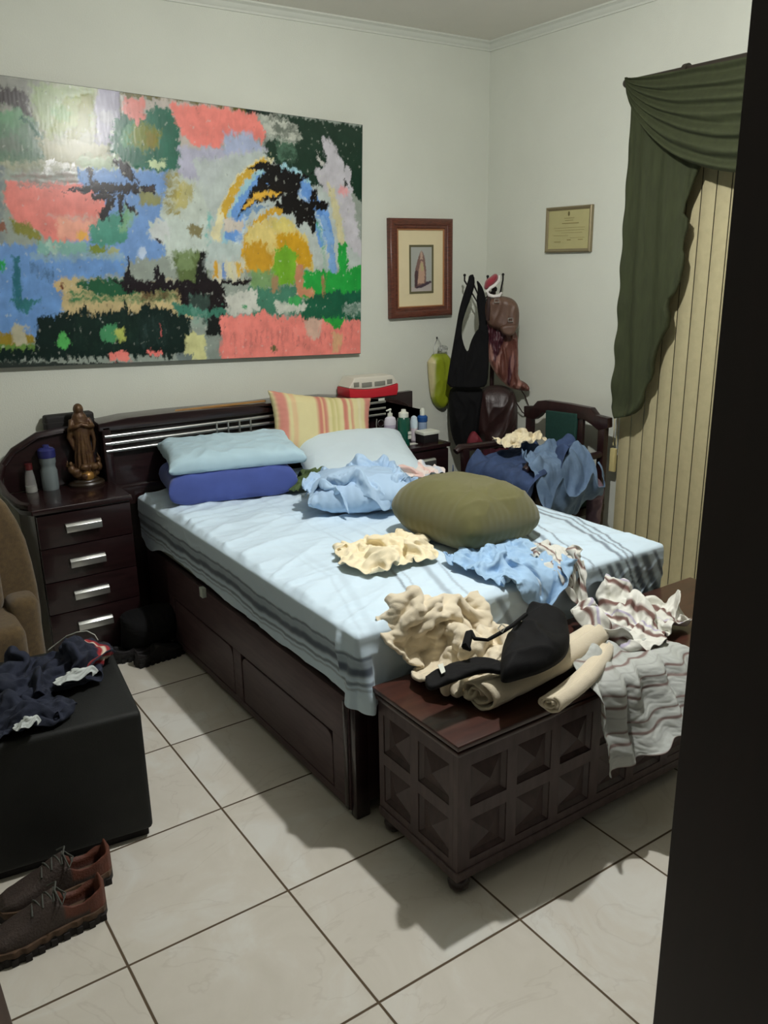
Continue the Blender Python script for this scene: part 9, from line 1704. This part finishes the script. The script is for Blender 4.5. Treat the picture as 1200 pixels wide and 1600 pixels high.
for u, v, sz in ((776, 470, 3.4), (797.5, 500, 3.4)):
    MB().tube([hpt(u-sz, v-sz*.8, .20), hpt(u+sz, v-sz*.8, .20), hpt(u+sz, v+sz*.8, .20), hpt(u-sz, v+sz*.8, .20), hpt(u-sz, v-sz*.8, .20)], .0022, 6).build('buckle', m_chrome, pz)
ht = thing('red_hat', 'small red hat with fluffy white trim hooked at the very top of the corner pile', 'hat', tuple(HO+np.array([0, 0, 1.5])))
hang_rel('hat_body', [(756, 447), (759, 437), (767, 432), (773, 427), (778, 429), (778, 437), (772, 444), (764, 451), (757, 453)], .13, .04, .025, mat('red_felt', C(140, 26, 44, 1.0), .8, sheen=.3), ht, seed=17, fold=.2, step=.003)
MB().tube([hpt(u, v, .165) for u, v in ((781, 430), (780, 438), (774, 445), (766, 450), (761, 456), (764, 461), (771, 463), (780, 462), (784, 457))], [.006, .008, .009, .009, .009, .009, .009, .009, .006], 10).build('white_trim', mat('white_plush', C(216, 212, 208, 1.1), .95, bump=.6, bscale=200), ht)
MB().ball(hpt(770, 456, .16), (.010, .008, .008)).ball(hpt(775, 452, .16), (.007, .006, .012)).build('dark_beads', m_blk, ht)
# lime green wrapping bag on the back wall
gb = thing('lime_green_bag', 'lime green bag with pale edges hanging left of the black tote', 'bag', (2.25, 1.28, .85))
gpoly = [(lambda w: (w[0], w[2]))(P(u, v, 'y', 1.28)) for u, v in ((668, 554), (704, 551), (706, 590), (703, 622), (694, 638), (684, 638), (675, 626), (671, 600))]
gx0 = min(q[0] for q in gpoly); gx1 = max(q[0] for q in gpoly)
def gcol(a, b, d):
    c = np.tile(lin((126, 138, 26))*1.25, (len(a), 1)); f = (a-gx0)/(gx1-gx0); e = (sstep(.22, .12, f)+sstep(.78, .9, f))[:, None]
    e = np.clip(e, 0, 1); return c*(1-e)+lin((196, 186, 140))*1.1*e
relief('bag_body', gpoly, frame_surf((0, 1.288, 0), (1, 0, 0), (0, 0, 1), (0, -1, 0)), lambda a, b, d: .045*dome(d, .05)+.006*ridge(a*16, b*5, 1, 41), mat('lime_paper', C(130, 140, 30), .45, attr=True), gb, step=.005, colfun=gcol, smooth_it=1)
hk = P(684, 545, 'y', 1.28)
MB().tube([tuple(P(678, 555, 'y', 1.27)), tuple(P(679, 538, 'y', 1.275)), tuple(P(684, 528, 'y', 1.285)), tuple(P(689, 538, 'y', 1.275)), tuple(P(690, 548, 'y', 1.27))], .0016, 6).build('wire_handle', m_gls, gb)
MB().ball(tuple(P(692, 545, 'y', 1.26)), (.035, .022, .022)).build('cellophane_top', mat('cellophane', C(235, 238, 235), .15, trans=.8), gb)
MB().lathe([(.001, 0), (.004, 0), (.004, .012), (.001, .012)], (hk[0]-.0, 1.288, P(684, 528, 'y', 1.285)[2]-.006)).build('nail', m_black, gb)

# ================================================================ clothes on the wooden armchair
m_den = mat('blue_denim', C(62, 82, 122, 1.0), .85, col2=C(48, 66, 100, 1.0), vscale=22, bump=.3, bscale=500)
m_chm = mat('light_blue_chambray', C(112, 136, 164, 1.0), .85, col2=C(96, 120, 148, 1.0), vscale=26, bump=.25, bscale=500)
sim_cloth('blue_jeans', 'jeans', m_den, 'dark blue denim garment heaped on the wooden armchair', 'jeans', thick=.003, smooth=2, shift=(-.06, -.03, -.16), scale=(1.15, 1.12, 2.0), fine=.002)
sim_cloth('chambray_shirt', 'shirt', m_chm, 'light blue shirt hanging over the arm of the wooden armchair nearest the curtain', 'shirt', thick=.002, smooth=2, shift=(-.09, .04, -.16), scale=(1.1, 1.08, 2.45), fine=.002)
sim_cloth('cream_tee', 'chair_cream', m_cream, 'small cream cloth on top of the denim heap on the armchair', 'cloth', shift=(-.03, .03, .025), scale=(1.15, 1.15, 1.3))
# folded garments that fill the seat under the denim
fg = thing('folded_clothes', 'dark folded clothes stacked on the green armchair seat under the denim', 'clothes', (2.18, .38, .485))
for k in range(4):
    MB().box((2.0+.01*k, .20+.008*k, .487+.048*k), (2.40-.012*k, .60-.01*k, .532+.048*k)).build('garment', [m_navy, m_blk, m_den, m_chm][k] if k != 0 else mat('dark_navy_knit', C(36, 42, 66), .9), fg, bevel=.018, segs=4)
# pale lilac bag beside it
SO = np.array([2.36, .13, 0.])
def sp_(u, v): w = PP(u, v, SO, HN); return (float(np.dot(w-SO, HT)), float(w[2]))
lp_ = [sp_(u, v) for u, v in ((918, 752), (930, 744), (940, 752), (945, 766), (941, 780))]
lp_ += [(lp_[-1][0]-.01, .25), (lp_[-1][0]-.02, .01), (lp_[0][0]+.01, .01), (lp_[0][0], .25)]
def ssurf(a, b): return SO+a[:, None]*HT+b[:, None]*np.array([0, 0, 1.]), np.tile(HN, (len(a), 1))
tag(relief('lilac_bag', lp_, ssurf, lambda a, b, d: .05*dome(d, .04)*(.7+.4*ridge(a*12, b*12, 1, 51)), mat('dusty_lilac_cloth', C(140, 120, 136, 1.0), .8, col2=C(100, 78, 92), vscale=9), step=.005), 'dusty lilac bag between the armchair clothes and the blind', 'bag')

# ================================================================ clothes on the ottoman
ncol = stripe_fn((34, 40, 58), ((.5, .2, (30, 36, 50), .5),), .12, 0, k=1.0)
def navycol(s_, t_):
    c = ncol(s_, t_)
    for lo_, hi_, col in ((.735, .757, (150, 40, 46)), (.757, .772, (206, 196, 176)), (.772, .785, (150, 40, 46))):
        m_ = (sstep(lo_-.002, lo_, s_)*sstep(hi_+.002, hi_, s_))[..., None]; c = c*(1-m_)+lin(col)*1.1*m_
    return c
m_nvy = mat('navy_knit', C(36, 42, 58), .9, attr=True, bump=.3, bscale=400)
sim_cloth('navy_tracksuit', 'navy_clothes', m_nvy, 'dark navy garment with a red and white striped end heaped across the ottoman', 'clothes', size=(.80, .42), col=navycol, thick=.003, shift=(.01, .0, .002), scale=(1.08, 1.1, 1.2))
def navycol2(s_, t_):
    c = ncol(s_, t_)
    for lo_, hi_, col in ((.015, .04, (150, 40, 46)), (.04, .055, (206, 196, 176))):
        m_ = (sstep(lo_-.002, lo_, s_)*sstep(hi_+.002, hi_, s_))[..., None]; c = c*(1-m_)+lin(col)*1.1*m_
    return c
sim_cloth('navy_shorts', 'navy_front', m_nvy, 'smaller navy garment at the front left of the ottoman', 'clothes', size=(.42, .36), col=navycol2, thick=.003, shift=(.01, .0, .002), scale=(1.1, 1.0, 1.2))
m_ws = mat('white_sock_cotton', C(206, 214, 212, 1.0), .85, var=.1, vscale=20)
for (u, v, z), sc_, lb in (((117, 1047, .50), (.62, .42, .35), 'white crumpled cloth on the navy garment towards the back of the ottoman'), ((40, 1120, .49), (.34, .34, .30), 'small white cloth bundled at the front left of the ottoman')):
    w = P(u, v, 'z', z); g0 = unpack('green_cloth').reshape(-1, 3); m0 = g0.mean(0)
    sim_cloth('white_cloth', 'green_cloth', m_ws, lb, 'cloth', shift=(w[0]-m0[0], w[1]-m0[1], z-.03-g0[:, 2].min()), scale=sc_, smooth=2, fine=.002)
tag(MB().tube([tuple(P(u, v, 'z', z)) for u, v, z in ((75, 1016, .45), (88, 1006, .47), (104, 994, .50), (120, 988, .52), (136, 986, .53), (148, 992, .52), (153, 1000, .50))], .0018, 6).build('white_cable', m_white), 'thin white cable arching behind the clothes on the ottoman', 'cable')

# ================================================================ shoes
def shoe(name, label, cat, heel, ang, Lg, cols, group=None, lace=True, H=1.0):
    t = thing(name, label, cat, (heel[0], heel[1], 0), group)
    M = Matrix.Translation((heel[0], heel[1], 0)) @ Matrix.Rotation(ang, 4, 'Z')
    def wdt(s): return 1.06*Lg*float(np.interp(s, [0, .04, .12, .3, .5, .7, .85, .95, 1], [.02, .085, .115, .115, .13, .165, .15, .10, .015]))
    def hgt(s): return H*float(np.interp(s, [0, .03, .10, .2, .3, .38, .5, .65, .8, .92, 1], [.078, .096, .092, .076, .080, .102, .092, .070, .056, .048, .026]))
    nS, nV = 56, 33; V = []; Cc = []
    for i in range(nS):
        s = i/(nS-1); s = .5-.5*math.cos(math.pi*s); w = wdt(s)*.93; h = hgt(s)
        for j in range(nV):
            v = -1+2*j/(nV-1); th = v*math.pi/2
            y = w*math.copysign(abs(math.sin(th))**.8, th); z = .026+(h-.026)*max(0, math.cos(th))**.55+.003*float(ridge(np.array(s*7), np.array(v*4), 2, 5, 2.5))
            op = sstep(.04, .09, s)*sstep(.40, .33, s)*sstep(.62, .50, abs(v))
            z = z*(1-op)+op*(.032); y *= 1-.12*float(op)*0
            V.append(tuple(M @ Vector((s*Lg, y, z))))
            rust = (s < .16) or (.14 < s < .36 and .55 < abs(v) < .9)
            n_ = .5+.5*pnoise(s*9, v*4+2, 3)+.55*float(ridge(np.array(s*7), np.array(v*4), 2, 5, 2.5)-.4)
            c = lin(cols[0] if rust else cols[1])*(.75+.5*n_)
            if op > .5: c = lin((14, 11, 12))
            Cc.append(c)
    ii, jj = np.meshgrid(np.arange(nS-1), np.arange(nV-1), indexing='ij'); i0 = (ii*nV+jj).ravel()
    np_mesh('upper', np.array(V), np.stack([i0, i0+nV, i0+nV+1, i0+1], 1), mat('shoe_upper', C(80, 60, 50), .65, attr=True, bump=.5, bscale=180), t, np.array(Cc))
    so = MB(); ol = []
    for k in range(40):
        s = k/39; ol.append((s*Lg, wdt(s)*1.04*(1+.03*math.sin(k*1.9))))
    ol = ol+[(x, -y) for x, y in ol[::-1]]
    so.prism(ol, 'z', .0, .030).xf(M); so.build('sole', mat(name+'_sole', tuple(lin(cols[2]))+(1,), .8, var=.3, vscale=30), t, bevel=.004)
    ms = MB(); ms.prism([(x*1.0, y*1.03+.002*math.sin(x*160)*(1 if y > 0 else -1)) for x, y in ol], 'z', .022, .041).xf(M); ms.build('midsole', mat(name+'_midsole', tuple(lin(cols[3]))+(1,), .75, var=.45, vscale=45), t, bevel=.004)
    for k in range(9):
        s = .06+.105*k
        for sg in (-1, 1):
            w = wdt(s)*1.03; MB().box((s*Lg-.008, sg*w-.006, 0), (s*Lg+.008, sg*w+.006, .020)).xf(M).build('tread_lug', bpy.data.materials[name+'_sole'], t, bevel=.002)
    if lace:
        for k in range(6):
            s = .36+.045*k; h = hgt(s); w = .026
            wd_ = wdt(s)*.93
            def sf(yy, xx):
                q_ = min(1, (abs(yy)/wd_)**1.25); return (xx, yy, .026+(hgt(s)-.026)*math.sqrt(max(0, 1-q_*q_))**.55+.001)
            sg = 1 if k % 2 else -1
            MB().tube([sf(-w, s*Lg-.006*sg), sf(-w*.5, s*Lg-.003*sg), sf(0, s*Lg), sf(w*.5, s*Lg+.003*sg), sf(w, s*Lg+.006*sg)], .0026, 6).xf(M).build('lace', mat('lace_cord', C(78, 80, 74), .9), t)
        MB().tube([(.36*Lg, 0, hgt(.36)), (.33*Lg, .03, hgt(.36)+.006), (.38*Lg, .05, hgt(.36)-.01), (.40*Lg, .01, hgt(.4)+.006), (.36*Lg, -.03, hgt(.36)+.004), (.42*Lg, -.05, hgt(.42)-.016)], .0026, 6).xf(M).build('lace_bow', mat('lace_cord', C(78, 80, 74), .9), t)
    return t
rc = ((100, 54, 38), (64, 53, 48), (34, 28, 26), (92, 68, 48))
h1 = P(166, 1412, 'z', .02); h2 = P(174, 1358, 'z', .03)
shoe('trail_shoe', 'worn brown and grey trail shoe nearest the camera with a rust coloured heel', 'shoe', (h1[0], h1[1]+.0), math.radians(181), .31, rc, H=1.28)
shoe('trail_shoe', 'worn brown and grey trail shoe standing between its mate and the ottoman', 'shoe', (h2[0]+.004, h2[1]+.012), math.radians(179), .31, rc, H=1.28)
bc = ((22, 18, 20), (20, 17, 19), (14, 12, 12), (16, 14, 14))
shoe('black_shoe', 'black shoe on the floor in front of the bedside chest', 'shoe', (.03, .79), math.radians(-8), .27, bc, lace=False, H=.8)
shoe('black_shoe', 'black shoe with a grey strap pushed against the bed drawers', 'shoe', (.10, .66+.02), math.radians(10), .24, bc, lace=False, H=.8)
pillow('black_holdall', 'slumped black bag on the floor between the bedside chest and the bed', 'bag', (.215, .80, .12), (.17, .26, .20), (0, 78, 90), m_blk, 3, .5, .006, 8, 77, .002, seam=False)
